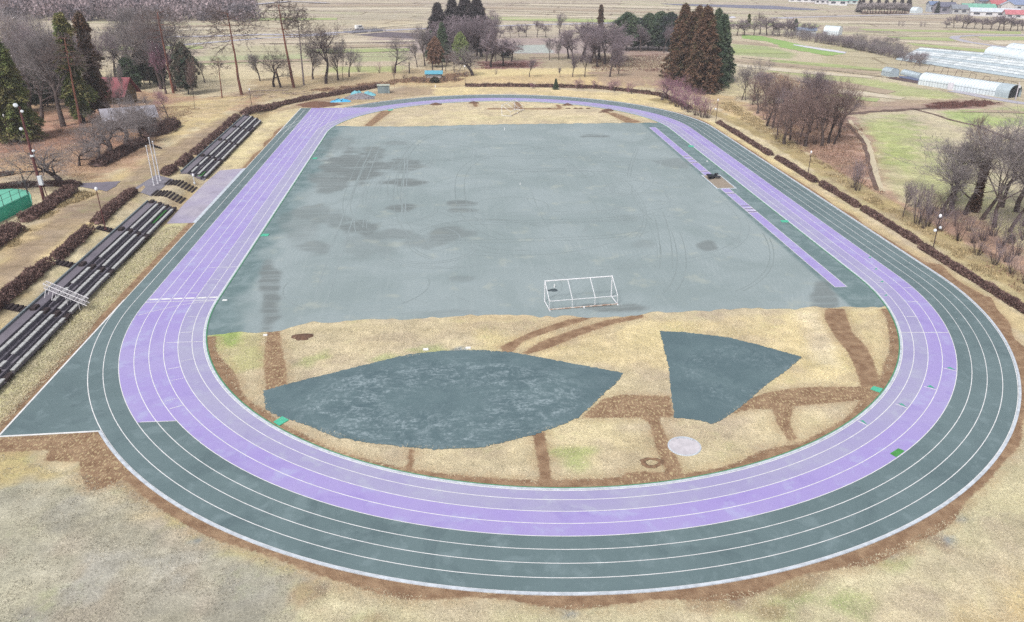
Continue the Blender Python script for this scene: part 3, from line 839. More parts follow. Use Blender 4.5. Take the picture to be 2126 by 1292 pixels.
rk = random.Random(41); tl, td = MB(), MB()
for i in range(84):
    kind = rk.random(); mbx = tl if rk.random() < .62 else td; w_ = rk.uniform(.06, .16)
    if kind < .45:
        t0 = rk.uniform(0, 6.28); t1 = t0 + rk.uniform(.5, 2.6); a_, b_ = rk.uniform(8, 31), rk.uniform(14, 46); cx_, cy_ = rk.uniform(-6, 8), rk.uniform(-12, 8); p_ = rk.uniform(.55, 1)
        tt = np.linspace(t0, t1, 60); P_ = np.stack([cx_ + a_ * np.sign(np.cos(tt)) * np.abs(np.cos(tt)) ** p_, cy_ + b_ * np.sign(np.sin(tt)) * np.abs(np.sin(tt)) ** p_], 1)
    elif kind < .6:
        y0, y1 = sorted((rk.uniform(-48, 48), rk.uniform(-48, 48))); x0 = rk.uniform(-32, 28); tt = np.linspace(0, 1, 40)
        P_ = np.stack([x0 + rk.uniform(-7, 7) * tt + rk.uniform(-5, 5) * tt * tt, y0 + (y1 - y0) * tt], 1)
    else:
        r_ = rk.uniform(3, 10); cx_, cy_ = rk.uniform(-26, 24), rk.uniform(-42, 40); t0 = rk.uniform(0, 6.28); tt = np.linspace(t0, t0 + rk.uniform(1.5, 4.5), 50)
        P_ = np.stack([cx_ + r_ * np.cos(tt), cy_ + r_ * .9 * np.sin(tt)], 1)
    ribbon(mbx, P_, w_, .009 + i * .0001)
    if rk.random() < .6:
        d_ = np.gradient(P_, axis=0); d_ /= np.linalg.norm(d_, axis=1)[:, None] + 1e-9
        ribbon(mbx, P_ + np.stack([-d_[:, 1], d_[:, 0]], 1) * rk.choice((.5, 1.1, 1.5)), w_, .00905 + i * .0001)
struct(tl.build('tyre_marks', mat_plain('mark_light', C(157, 170, 172), .85, .06, .15, c2=C(148, 160, 162))))
struct(td.build('tyre_marks', mat_plain('mark_dark', C(150, 163, 164), .85, .06, .15, c2=C(139, 151, 152))))

# the two blue-grey throwing sectors laid on the near turf
def lens_mat(cx_, cy_, ax_, ay_, rot_, amt=.8):
    m, n, b = newmat('sector_gravel', .85, .2)
    pos = geopos(n)
    mp = n.nodes.new('ShaderNodeMapping'); mp.vector_type = 'TEXTURE'; mp.inputs['Location'].default_value = (cx_, cy_, 0); mp.inputs['Rotation'].default_value = (0, 0, rot_); mp.inputs['Scale'].default_value = (ax_, ay_, 1)
    n.links.new(pos, mp.inputs[0])
    sp_ = n.nodes.new('ShaderNodeSeparateXYZ'); n.links.new(mp.outputs[0], sp_.inputs[0])
    r_ = math_(n, 'SQRT', math_(n, 'ADD', math_(n, 'MULTIPLY', sp_.outputs[0], sp_.outputs[0]), math_(n, 'MULTIPLY', sp_.outputs[1], sp_.outputs[1])))
    th_ = math_(n, 'ARCTAN2', sp_.outputs[1], sp_.outputs[0])
    cx2 = n.nodes.new('ShaderNodeCombineXYZ'); n.links.new(math_(n, 'MULTIPLY', r_, 7), cx2.inputs[0]); n.links.new(math_(n, 'MULTIPLY', th_, 3.4), cx2.inputs[1])
    fine = noise(n, 3.2, 5, pos, .75); mid = noise(n, .7, 4, pos, .7, .6); arc_ = noise(n, 1.5, 5, cx2.outputs[0], .75, .9)
    band = math_(n, 'MULTIPLY', rng(n, r_, .18, .42), rng(n, r_, .92, .66))
    k1 = math_(n, 'MULTIPLY', math_(n, 'MULTIPLY', rng(n, arc_, .42, .60), rng(n, mid, .36, .56)), math_(n, 'MULTIPLY_ADD', band, .8, .2))
    k1 = math_(n, 'MULTIPLY', k1, rng(n, fine, .35, .62))
    col = mixc(n, rng(n, noise(n, .25, 3, pos), .35, .65), C(95, 116, 122), C(105, 126, 131))
    col = mixc(n, math_(n, 'MULTIPLY', k1, amt), col, C(166, 182, 188))
    col = mixc(n, math_(n, 'MULTIPLY', rng(n, arc_, .44, .30), .45), col, C(84, 104, 114))
    g = noise(n, 12, 3, pos, .7)
    k = math_(n, 'MULTIPLY_ADD', g, .5, .75)
    cc = n.nodes.new('ShaderNodeCombineColor')
    for i in range(3): n.links.new(k, cc.inputs[i])
    n.links.new(mixc(n, 1.0, col, cc.outputs[0], 'MULTIPLY'), b.inputs['Base Color']); bump(n, b, fine, .4, .05)
    return m


l0, l1_ = G(920, 830), G(1545, 780)
m_lens = lens_mat(l0[0], l0[1], 14.5, 8.6, -.05); m_quad = lens_mat(l1_[0], l1_[1], 7.5, 7.5, .4, .32)
sheet('gravel_patch', [(547, 812), (600, 797), (750, 760), (850, 736), (920, 729), (1000, 727), (1070, 733), (1150, 748), (1294, 775), (1280, 795), (1250, 822), (1200, 868), (1175, 880), (1110, 903), (1000, 930), (900, 934), (780, 922), (700, 910), (640, 885), (567, 860), (551, 850)], .03, m_lens, .05, .18)
sheet('gravel_patch', [(1370, 688), (1420, 690), (1513, 701), (1580, 718), (1665, 742), (1640, 765), (1590, 800), (1545, 840), (1500, 872), (1480, 881), (1450, 873), (1400, 868), (1395, 830), (1388, 760)], .03, m_quad, .04, .18, seed=3)

# long jump runway, boards and pit
RX0, RX1 = 32.3, 33.75
yr0, yr1 = -45.8, 44.8
mb = MB(); pz = .014
for ya_, yb_ in ((yr0, -4.45), (3.75, yr1)): mb.quad((RX0, ya_, pz), (RX1, ya_, pz), (RX1, yb_, pz), (RX0, yb_, pz))
struct(mb.build('runway', m_purple))
mb = MB()
for x in (RX0, RX1): seg(mb, (x, yr0), (x, -4.4), .07, .018); seg(mb, (x, 3.7), (x, yr1), .07, .018)
seg(mb, (RX0, yr0), (RX1, yr0), .07, .020); seg(mb, (RX0, yr1), (RX1, yr1), .07, .020)
cz = lambda x, y: (1400 + x / 10.77, 300 + y / 10.77)
boards = [G(*cz(330, 270))[1], G(*cz(385, 335))[1], G(*cz(470, 408))[1], G(*cz(715, 605))[1], G(*cz(1280, 1095))[1], G(1541, 428)[1], G(1552, 434)[1], G(1562, 440)[1]]
for i, y in enumerate(boards):
    if i != 5: seg(mb, (RX0, y + .45), (RX1, y + .45), .2, .020); seg(mb, (RX0, y - .35), (RX1, y - .35), .12, .020)
struct(mb.build('runway_markings', m_white))
m_board = mat_plain('board', C(128, 118, 130), .7, .15, 3)
for y in boards:
    o = MB().box(((RX0 + RX1) / 2, y, .02), (RX1 - RX0 - .04, .22, .03)).build('takeoff_board', m_board)
    tag(o, 'grey-brown take-off board let into the purple long jump runway', 'take-off board', 'take-off boards along the runway')
m_sand = mat_plain('sand', C(172, 158, 142), .95, .12, 2)
t = thing('sand_pit', 'long jump sand pit with a white concrete rim midway along the runway', 'sand pit', (33.3, -.35, 0))
pw, pl = 2.95, 8.1
MB().box((0, 0, .025), (pw, pl, .05)).build('sand_bed', m_sand, t)
f = MB()
for sx in (-1, 1): f.box((sx * (pw / 2 + .1), 0, .04), (.2, pl + .4, .12), bev=.01)
for sy in (-1, 1): f.box((0, sy * (pl / 2 + .1), .04), (pw, .2, .12), bev=.01)
f.build('pit_rim', m_wkerb, t)
m_black = mat_plain('black_bag', C(38, 42, 52), .6, .2, 3, island=.3)
for (u, v, n_, lab) in [(1476, 370, 9, 'larger heap of black sandbags on the sand pit'), (1491, 370, 5, 'smaller heap of black sandbags beside the sand pit rim')]:
    p = G(u, v); rs = np.random.RandomState(u); mb = MB()
    for i in range(n_):
        a_ = rs.rand() * 6; cx_, cy_ = rs.normal() * .32, rs.normal() * .5
        mb.lathe((cx_ * 1.3, cy_ * 1.2, .12 + .2 * (i % 3)), [(.08, -.12), (.3, -.09), (.36, 0), (.3, .11), (.08, .14)], 9)
    o = mb.build('sandbag_heap', m_black, None, (p[0], p[1], .06)); tag(o, lab, 'sandbags')

# throwing circle
p = G(1421, 927)
t = thing('throwing_circle', 'round pale concrete throwing circle with a raised white rim in the near turf', 'throwing circle', (p[0], p[1], 0))
m_conc = mat_plain('pale_concrete', C(222, 216, 222), .7, .1, 1.5)
MB().lathe((0, 0, 0), [(1.2, 0), (1.2, .04)], 48).build('concrete_disc', m_conc, t)
mb = MB(); rr = [(1.2, .0), (1.2, .06), (1.28, .06), (1.30, .0)]
for k in range(48):
    a_, b_ = 2 * pi * k / 48, 2 * pi * (k + 1) / 48
    for (r0, z0), (r1, z1) in zip(rr[:-1], rr[1:]):
        mb.quad((r0 * cos(a_), r0 * sin(a_), z0), (r0 * cos(b_), r0 * sin(b_), z0), (r1 * cos(b_), r1 * sin(b_), z1), (r1 * cos(a_), r1 * sin(a_), z1))
mb.build('circle_rim', m_wkerb, t)
mb = MB()
for k in range(14):
    a_, b_ = radians(38) + k * radians(5), radians(38) + (k + 1) * radians(5)
    mb.quad((1.05 * cos(a_), 1.05 * sin(a_), .10), (1.22 * cos(a_), 1.22 * sin(a_), .10), (1.22 * cos(b_), 1.22 * sin(b_), .10), (1.05 * cos(b_), 1.05 * sin(b_), .10))
    mb.quad((1.05 * cos(a_), 1.05 * sin(a_), .04), (1.05 * cos(a_), 1.05 * sin(a_), .10), (1.05 * cos(b_), 1.05 * sin(b_), .10), (1.05 * cos(b_), 1.05 * sin(b_), .04))
mb.build('stop_board', m_wkerb, t)

# green slabs beside the kerb
m_slab = mat_plain('slab_green', C(90, 205, 170), .6, .08, 2)
for quad, lab in [([(568, 877), (586, 866), (600, 873), (580, 885)], 'mint green slab inside the near left bend beside the big blue-grey patch'),
                  ([(1807, 809), (1813, 803), (1833, 808), (1827, 816)], 'mint green slab at the right end of the brown soil cross'),
                  ([(545, 486.5), (560, 486.5), (556, 490.5), (541, 491)], 'mint green slab halfway down the left straight by the kerb'),
                  ([(651, 328), (660, 328), (657, 330.5), (648, 330.5)], 'mint green slab near the far end of the left straight'),
                  ([(1620, 458), (1635, 458), (1638, 462), (1623, 462)], 'mint green slab between the runway and the right straight'),
                  ([(1428, 303), (1439, 303), (1442, 305.5), (1430, 305.5)], 'mint green slab by the right straight near the far end of the runway'),
                  ([(805, 229), (814, 227.5), (817, 229), (807, 231)], 'mint green slab at the far left bend by a brown soil strip')]:
    q = [G(*k)[:2] for k in quad]
    cx_ = sum(k[0] for k in q) / 4; cy_ = sum(k[1] for k in q) / 4
    mb = MB(); top = [(k[0] - cx_, k[1] - cy_, .07) for k in q]; bot = [(k[0], k[1], .0) for k in top]
    mb.v += bot + top; mb.f += [(3, 2, 1, 0), (4, 5, 6, 7), (0, 1, 5, 4), (1, 2, 6, 5), (2, 3, 7, 6), (3, 0, 4, 7)]
    tag(mb.build('drain_slab', m_slab, None, (cx_, cy_, 0)), lab, 'slab', 'green slabs beside the track kerb')

# ------------------------------------------------------------------ goals
m_goal = mat_plain('goal_paint', C(238, 238, 242, .72), .5, .06, 3)
m_rust = mat_plain('rusty_white', C(226, 218, 210, .66), .7, .2, 3, c2=C(170, 130, 105))


def goal(A, B, Dn, label, dp=2.3):
    """A, B: front post bases (world); Dn: unit direction towards the back"""
    A = Vector((A[0], A[1], 0)); B = Vector((B[0], B[1], 0)); Dn = Vector((Dn[0], Dn[1], 0)).normalized()
    c = (A + B) / 2; t = thing('football_goal', label, 'goal', tuple(c))
    L = (B - A).length; ax = (B - A).normalized(); h = 2.44
    P_ = lambda s, d, z: tuple(ax * s + Dn * d + Vector((0, 0, z)))
    MB().tube(P_(-L / 2 - .06, 0, h), P_(L / 2 + .06, 0, h), .06).build('crossbar', m_goal, t)
    for s_ in (-1, 1):
        MB().tube(P_(s_ * L / 2, 0, .0), P_(s_ * L / 2, 0, h - .06), .06).build('post', m_goal, t)
        MB().tube(P_(s_ * L / 2, .07, .08), P_(s_ * L / 2, dp - .08, .08), .05).build('side_bar', m_goal, t)
    MB().tube(P_(-L / 2 - .08, dp, .09), P_(L / 2 + .08, dp, .09), .065).build('ground_bar', m_rust, t)
    MB().tube(P_(-L / 2, dp, 1.05), P_(L / 2, dp, 1.05), .035).build('rear_bar', m_goal, t)
    for k in range(4):
        s_ = -L / 2 + L * k / 3
        MB().path([P_(s_, .05, h), P_(s_, dp, 1.09)], .035).build('stay', m_goal, t)
        MB().tube(P_(s_, dp, 1.02), P_(s_, dp, .17), .03).build('upright', m_goal, t)
    for s_ in (-.5, .0, .5): MB().tube(P_(s_ * L, dp + .1, .09), P_(s_ * L, dp + .3, .09), .08).build('foot', m_goal, t)
    return t


A, B = G(1131, 627), G(1269, 616)
ax = Vector((B[0] - A[0], B[1] - A[1], 0)).normalized()
goal(A, B, (ax.y, -ax.x), 'white tubular goal frame without net on the near edge of the gravel pitch', 2.25)
A, B = G(1042, 241), G(1069, 228)
ax = Vector((B[0] - A[0], B[1] - A[1], 0)).normalized()
goal(A, B, (ax.y, -ax.x), 'white tubular goal frame turned askew on the straw grass inside the far bend', 2.1)

# soil heaps, pegs and stones
m_soil = mat_plain('dark_soil', C(124, 96, 80), .95, .2, 3)


def heap(u, v, r, h, label, mat=None, name='soil_heap', cat='soil heap', el=1.5, group=None):
    p = G(u, v); rs = np.random.RandomState(int(u + v)); mb = MB(); NR, NA = 7, 26
    vs = []
    for i in range(NR + 1):
        q = i / NR
        for k in range(NA):
            t = 2 * pi * k / NA
            rr_ = r * q * (1 + .16 * sin(3 * t + u) + .08 * sin(7 * t + v))
            vs.append((rr_ * cos(t) * el, rr_ * sin(t), h * (1 - q ** 1.5) * (1 + .25 * rs.rand()) + .0 - (.03 if i == NR else 0)))
    for i in range(NR):
        for k in range(NA): mb.f.append((i * NA + k, (i + 1) * NA + k, (i + 1) * NA + (k + 1) % NA, i * NA + (k + 1) % NA))
    mb.v = vs
    return tag(mb.build(name, mat or m_soil, None, (p[0], p[1], p[2] + .01), smooth=True), label, cat, group)


heap(628, 700, .72, .28, 'small dark soil heap on the straw turf below the gravel pitch')
heap(905, 217.5, 1.0, .4, 'small dark soil heap at the far bend left of the far goal')
heap(983, 214, .9, .35, 'dark soil heap beside a short brown strip at the far bend')
heap(1178, 218.5, .9, .4, 'dark soil heap on the kerb side behind the row of small clods')
heap(1262, 230, 1.1, .4, 'dark soil heap at the right end of the far turf')
for i, u in enumerate((1140, 1180, 1195, 1206, 1221)): heap(u, 225.8, .45, .18, 'small dark clod in the line of clods across the far turf', None, 'soil_clod', 'soil clod', 1.5, 'row of clods across the far turf')
heap(1254, 233, .9, .2, 'low flat soil clod beside the far right brown strip')
heap(1148, 603, .42, .12, 'small dark patch of spilt soil lying inside the near goal', mat_plain('wet_soil', C(80, 92, 98), .9, .1, 3))
heap(660, 219, 3.2, .8, 'wide brown soil heap in front of the blue tarpaulin', mat_plain('brown_soil', C(132, 98, 80), .95, .15, 2), el=1.6)
# dug ring
p = G(1353, 961); mb = MB()
for k in range(36):
    for j, (r0, z0, r1, z1) in enumerate(((.34, .02, .5, .10), (.5, .10, .66, .0))):
        a_, b_ = 2 * pi * k / 36, 2 * pi * (k + 1) / 36
        w_ = lambda t: 1 + .08 * sin(3 * t + 1) + .05 * sin(8 * t)
        mb.quad((1.35 * r0 * cos(a_) * w_(a_), r0 * sin(a_) * w_(a_), z0), (1.35 * r1 * cos(a_) * w_(a_), r1 * sin(a_) * w_(a_), z1), (1.35 * r1 * cos(b_) * w_(b_), r1 * sin(b_) * w_(b_), z1), (1.35 * r0 * cos(b_) * w_(b_), r0 * sin(b_) * w_(b_), z0))
tag(mb.build('dug_ring', mat_plain('ring_soil', C(146, 116, 92), .95, .15, 3), None, (p[0], p[1], .02)), 'small oval ring of dug brown soil left of the throwing circle', 'dug ring')
m_peg = mat_plain('white_peg', C(240, 240, 240, .74), .6, .04, 3)


def peg(u, v, h, r, label, name='marker_peg', cat='peg'):
    p = G(u, v)
    tag(MB().lathe((0, 0, 0), [(r, 0), (r, h * .8), (r * .6, h)], 10).build(name, m_peg, None, (p[0], p[1], p[2])), label, cat)


peg(1048, 270, .55, .07, 'thin white marker peg on the far edge of the gravel pitch')
peg(1080, 384, .35, .06, 'thin white marker peg at the middle of the gravel pitch')
peg(1151, 597, .4, .07, 'thin white marker peg standing inside the near goal')
peg(1468, 335.5, .12, .18, 'flat white disc on the grey strip beside the runway', 'marker_disc', 'disc')
peg(904, 182, .7, .12, 'short pale post at the edge of the far straw lawn', 'short_post', 'post')


def block(u, v, d, label, mat=None, name='concrete_block', cat='block', rz=0.0, group=None, z=0):
    p = G(u, v)
    return tag(MB().box((0, 0, d[2] / 2), d, 0, min(d) * .12).build(name, mat or m_peg, None, (p[0], p[1], p[2] + z), rz), label, cat, group)


block(551, 697, (.4, .2, .12), 'small white block at the top of the left brown soil strip')
block(884, 727, (.5, .25, .15), 'left one of two small white blocks at the upper edge of the lens-shaped patch')
block(972, 723.5, (.5, .25, .12), 'right one of two small white blocks at the upper edge of the lens-shaped patch')
block(467, 624, (.5, .25, .08), 'white plate at the kerb beside the finish line')

# ------------------------------------------------------------------ stand on the left bank
xr = lambda y, k: -53.25 - 0.0196 * y + 0.93 * k          # k = 0 upper row .. 2 lower row
m_tread = surf('black_gravel', C(122, 116, 126), C(134, 128, 138), C(102, 98, 108), C(124, 118, 126), .9, .2, .35)
m_bench = mat_plain('bench_concrete', C(206, 206, 206, .60), .8, .14, 2.5)
m_sleeper = mat_plain('dark_sleeper', C(72, 60, 62), .85, .25, 4)
m_board2 = mat_plain('edge_board', C(140, 150, 155), .8, .15, 3)


def tread(name, y0, y1):
    """three black gravel terraces following the bank"""
    mb = MB(); prof = [(-1.25, 1.42), (-.16, 1.42), (-.12, 1.02), (.77, 1.02), (.81, .62), (1.70, .62), (1.74, .24), (2.25, .16)]
    ys = np.linspace(y0, y1, max(2, int((y1 - y0) / 2)))
    for a_, b_ in zip(ys[:-1], ys[1:]):
        for (x0, z0), (x1, z1) in zip(prof[:-1], prof[1:]):
            mb.quad((xr(a_, 0) + x0, a_, z0), (xr(a_, 0) + x1, a_, z1), (xr(b_, 0) + x1, b_, z1), (xr(b_, 0) + x0, b_, z0))
    for y in (y0, y1):
        mb.poly([(xr(y, 0) + x0, y, z0) for x0, z0 in prof] + [(xr(y, 0) + 2.25, y, -.3), (xr(y, 0) - 1.25, y, -.3)])
    return struct(mb.build(name, m_tread))


tread('stand_terrace', -84, -9.2); tread('stand_terrace', 6.6, 55.8)
for y0, y1, lab in ((-84, -9.4, 'long grey edge board above the near black terrace'), (6.8, 55.8, 'long grey edge board above the far black terrace')):
    mb = MB(); yy = np.linspace(y0, y1, 30)
    for a_, b_ in zip(yy[:-1], yy[1:]):
        xa, xb = xr(a_, 0) - 1.28, xr(b_, 0) - 1.28
        mb.quad((xa - .12, a_, 1.62), (xa + .05, a_, 1.62), (xb + .05, b_, 1.62), (xb - .12, b_, 1.62)); mb.quad((xa + .05, a_, 1.62), (xa + .05, a_, 1.36), (xb + .05, b_, 1.36), (xb + .05, b_, 1.62))
    tag(mb.build('edge_board', m_board2), lab, 'edge board')
# the litter of bays between the aisles
AIS = [-71.5, -59.2, -46.8, -34.7, -22.2, -9.9]; AIS2 = [18.2, 31.0, 43.2, 55.5]
bays = [(-84, -72.2, 'nearest bay'), (-70.8, -59.9, 'second bay from the camera'), (-58.5, -47.5, 'bay before the white lattice frame')] + [
    (-46.1, -35.4, 'bay under the white lattice frame'), (-34.0, -22.9, 'bay between the steps and the red lamp post'), (-21.5, -10.7, 'bay with the longer green mat'),
    (7.4, 17.4, 'bay with the short green mat'), (19.2, 30.3, 'second bay of the far stand'), (31.7, 42.5, 'middle bay of the far stand'), (43.9, 54.9, 'farthest bay of the far stand')]
zrow = (1.42, 1.02, .62)
rowname = ('uppermost', 'middle', 'lowest')
rb = random.Random(3)
for y0, y1, nm in bays:
    for k in range(3):
        if y1 < -60 and k == 0: pass
        t = thing('bench', 'long pale concrete bench, %s row, %s' % (rowname[k], nm), 'bench', (xr((y0 + y1) / 2, k) + .35, (y0 + y1) / 2, zrow[k] - .39), math.atan(0.0196), 'concrete benches on the black terraces')
        L = y1 - y0; ns = 6 if not (nm.startswith('bay before') or nm.startswith('nearest') or nm.startswith('second') or 'lattice' in nm) else 9
        for i in range(ns):
            if rb.random() < .04: continue
            yc = -L / 2 + L * (i + .5) / ns
            MB().box((rb.uniform(-.02, .02), yc, .38), (.34, L / ns - (.05 if ns == 6 else .16), .10), rb.uniform(-.01, .01), .01).build('seat', m_bench, t)
        MB().box((0, 0, .16), (.12, L - .3, .34)).build('support', m_tread, t)
for i, y in enumerate(AIS + AIS2):
    side = 'near' if i < len(AIS) else 'far'
    for k in range(-1, 3):
        if k == 2 and y in (55.5,): continue
        o = MB().box((0, 0, .0), (.5, 1.05, .34), 0, .04).build('aisle_step', m_sleeper, None, (xr(y, k) + .3, y, (1.42, 1.02, .62, .24)[k + 1] + .13))
        tag(o, 'dark block step in an aisle of the %s stand' % side, 'step', 'dark block steps in the stand aisles')
    if y < 15 and i > 0:
        pass
for y, lab in ((-47.0, 'short dark timber stair in the straw slope beside the white lattice frame'), (-34.9, 'short dark timber stair between two hedges above the stand'), (-22.6, 'short dark timber stair at the foot of the red lamp post')):
    t = thing('timber_stair', lab, 'stair', (xr(y, 0) - 1.3, y, 1.4))
    for j in range(5):
        MB().box((-.25 - .42 * j, 0, .06 + .12 * j), (.34, 1.3, .2), 0, .02).build('tread', m_sleeper, t)
m_turfg = mat_plain('mat_green', C(92, 168, 92), .9, .15, 6)
for y0, y1, lab in ((-17.3, -11.4, 'long green artificial turf mat in the near stand'), (7.4, 10.2, 'short green artificial turf mat in the far stand')):
    xm = xr((y0 + y1) / 2, 1) + .48
    tag(MB().box((0, 0, .02), (.62, y1 - y0, .04), .0196, .01).build('turf_mat', m_turfg, None, (xm, (y0 + y1) / 2, .63)), lab, 'mat')
# two wide stairs down to the plaza
for yc, lab, wdt in ((-5.1, 'wide timber stair nearer the near stand', 2.8), (.9, 'wide timber stair nearer the far stand', 2.9)):
    t = thing('timber_stair', lab, 'stair', (-50.9, yc, 0))
    for j in range(9):
        MB().box((-.25 - .46 * j, 0, float(hgt(-51.15 - .46 * j, yc)) + .05), (.24, wdt, .22), 0, .02).build('tread', m_sleeper, t)
tq = thing('timber_stair', 'small timber stair in the leaf litter beyond the path', 'stair', G(333, 308))
for j in range(6): MB().box((-.45 * j, .25 * j, .08 + .1 * j), (.2, 1.6, .16), .5).build('tread', m_sleeper, tq)
m_lilac = surf('plaza_paving', C(176, 168, 192), C(190, 182, 196), C(150, 142, 160), C(200, 194, 206), .6, .4, .08, (1, .3, 1))
sheet('plaza_paving', [(-46.55, -15.6), (-46.55, 14.6), (-50.4, 13.4), (-50.7, 6), (-50.6, -6), (-50.2, -15.6)], .012, m_lilac, .02, .6, px=False)
seg_mb = MB(); seg(seg_mb, (-46.55, -15.6), (-46.55, 14.6), .5, .03); struct(seg_mb.build('plaza_kerb', m_wkerb))
sheet('upper_paving', [(-54.7, -6.8), (-54.6, 2.8), (-57.2, 3.2), (-57.9, -6.2)], .06, mat_plain('asphalt', C(150, 145, 155), .8, .1, 1), .04, .6, px=False, follow=True)
sheet('asphalt_path', [(165, 381), (250, 377), (240, 388), (222, 398), (200, 394), (165, 388)], .05, mat_plain('path_asphalt', C(138, 130, 142), .8, .1, 1), .05, .6, follow=True)

# lattice frame lying across the stand
m_alu = mat_plain('white_lattice', C(232, 228, 232, .7), .5, .08, 4)


def at(u, v, z):
    d = ray(u, v); t = (z - CZ) / d[2]
    return Vector((CX + t * d[0], CY + t * d[1], z))


a0_, a1_ = at(95, 596, 2.6), at(183, 632, .8)
t = thing('lattice_frame', 'white aluminium lattice frame laid down across the benches of the near stand', 'lattice frame', tuple(at(140, 615, 0)))
o_ = Vector(t.location)
dv = (a1_ - a0_); e = Vector((0, 1, 0)); up = Vector((0, 0, 1)); wv_ = .75
ch = MB(); lt = MB(); N_ = 14
cor = [(e * (-wv_ / 2)), (e * (wv_ / 2)), (e * (-wv_ / 2) + up * .5), (e * (wv_ / 2) + up * .5)]
for c_ in cor: ch.tube(a0_ + c_ - o_, a1_ + c_ - o_, .04, n=6)
for i in range(N_):
    p0 = a0_ + dv * (i / N_) - o_; p1 = a0_ + dv * ((i + 1) / N_) - o_
    for a_, b_ in ((0, 1), (2, 3), (0, 2), (1, 3)):
        lt.tube(p0 + cor[a_], p0 + cor[b_], .02, n=5); lt.tube(p0 + cor[a_], p1 + cor[b_], .02, n=5)
ch.build('chord', m_alu, t); lt.build('lattice', m_alu, t)
lg = MB()
for s_ in (.05, .22): 
    for c_ in cor[:2]:
        pp = a0_ + dv * s_ + c_ * 1.2; lg.tube(pp - o_, Vector((pp.x, pp.y, 1.45 if s_ > .1 else 1.7)) - o_ + Vector((-.2, -.3, 0)), .035, n=6)
for s_ in (.5, .8):
    for c_ in cor[:2]:
        pp = a0_ + dv * s_ + c_; lg.tube(pp - o_, Vector((pp.x, pp.y, max(.3, pp.z - .9))) - o_, .03, n=6)
lg.build('leg', m_alu, t)

# flagpoles
m_pole = mat_plain('white_pole', C(232, 232, 238, .7), .4, .04, 2)
for (u, v, vt, lab) in [(320, 386, 305, 'leftmost and shortest of the three white flagpoles on the bank'), (328, 382, 288, 'middle and tallest of the three white flagpoles on the bank'), (333, 376, 296, 'rightmost of the three white flagpoles on the bank')]:
    p = G(u, v); h = tall(p, vt)
    t = thing('flagpole', lab, 'flagpole', p, 0, 'three white flagpoles by the wide stairs')
    MB().tube((0, 0, 0), (0, 0, h), .085, .05, 10).build('pole', m_pole, t)
    MB().lathe((0, 0, h), [(.05, 0), (.12, .05), (.12, .14), (.03, .2)], 10).build('finial', m_pole, t)
    MB().lathe((0, 0, 0), [(.2, 0), (.2, .12), (.1, .16)], 10).build('base', m_conc, t)

# ------------------------------------------------------------------ lamps
m_red = mat_plain('pole_rust_red', C(120, 72, 72), .6, .15, 2)
m_dkp = mat_plain('pole_brown', C(92, 74, 74), .6, .15, 2)
m_globe = mat_plain('lamp_glass', C(240, 240, 246, .76), .3, .03, 2)
m_flood = mat_plain('floodlight_white', C(226, 230, 236, .7), .4, .05, 2)


def lamp(u, v, vt, label, mat=None, flood=0, r=.2, flz=.62):
    r *= .7
    p = G(u, v); h = tall(p, vt)
    t = thing('street_lamp', label, 'lamp post', p, 0, 'globe lamps round the ground')
    MB().tube((0, 0, 0), (0, 0, h - .3), .075, .05, 10).build('pole', mat or m_dkp, t)
    MB().lathe((0, 0, h - .35), [(.06, 0), (r * .8, .08), (r, .25), (r * .8, .42), (.05, .5)], 14).build('globe', m_globe, t, smooth=True)
    MB().lathe((0, 0, 0), [(.16, 0), (.16, .25), (.08, .3)], 10).build('base', mat or m_dkp, t)
    for k in range(flood):
        f_ = MB().lathe((0, 0, 0), [(.08, 0), (.18, .06), (.2, .22), (.08, .3)], 12).build('floodlight', m_flood, t, (-.35 + .5 * k, -.1, h * flz + (-.1 if k == 0 else .25)))
        f_.rotation_euler = (radians(65), 0, radians(30 * (k * 2 - 1)))


lamp(1486, 256, 207, 'globe lamp with one small floodlight at the far end of the right hedge', flood=1)
lamp(1677, 365, 315, 'globe lamp without floodlight halfway along the right hedge')
lamp(1935, 524, 447, 'globe lamp with two white floodlights on its pole at the near right hedge', flood=2, r=.27)
lamp(220, 479, 391, 'rust red globe lamp above the near stand', m_red, r=.28)
lamp(524, 229, 185, 'globe lamp beside the fallen branches at the bend of the left hedge')
lamp(966, 176, 137, 'globe lamp at the gap in the far hedge', r=.3)
lamp(24, 301, 239, 'globe lamp at the left edge beside the curved grey trunk')
lamp(404, 382, 363, 'low globe lamp at the near end of the far stand', m_flood, r=.25)
lamp(250, 228, 206, 'globe lamp in front of the red roofed house', r=.28)

p = G(93, 421); t = thing('floodlight_mast', 'tall rust red floodlight mast with three white floodlights at the left', 'floodlight mast', p)
h = 12.4
for k in range(30):
    if PJ(p[0], p[1], p[2] + h)[1] < 222: break
    h += .15
MB().tube((0, 0, 0), (0, 0, h), .22, .13, 12).build('mast', m_red, t)
MB().box((.25, -.1, 3.2), (.5, .4, 1.3), 0, .03).build('switch_box', m_flood, t)
MB().box((.0, .0, 6.6), (.42, .42, .25), 0, .02).build('clamp', m_flood, t)
MB().tube((.5, .2, 0), (.3, .1, 3), .06).build('conduit', m_red, t)
for x_, z_, s_ in ((-.35, h + .1, 1.15), (.25, h - .7, .8), (-.45, h - 3.0, .9), (.35, 7.2, .75)):
    f_ = MB().lathe((0, 0, 0), [(.1, 0), (.2 * s_, .1), (.25 * s_, .34), (.2 * s_, .4), (.08, .42)], 14).build('floodlight', m_flood, t, (x_, -.2, z_), smooth=False)
    f_.rotation_euler = (radians(60), 0, radians(35))
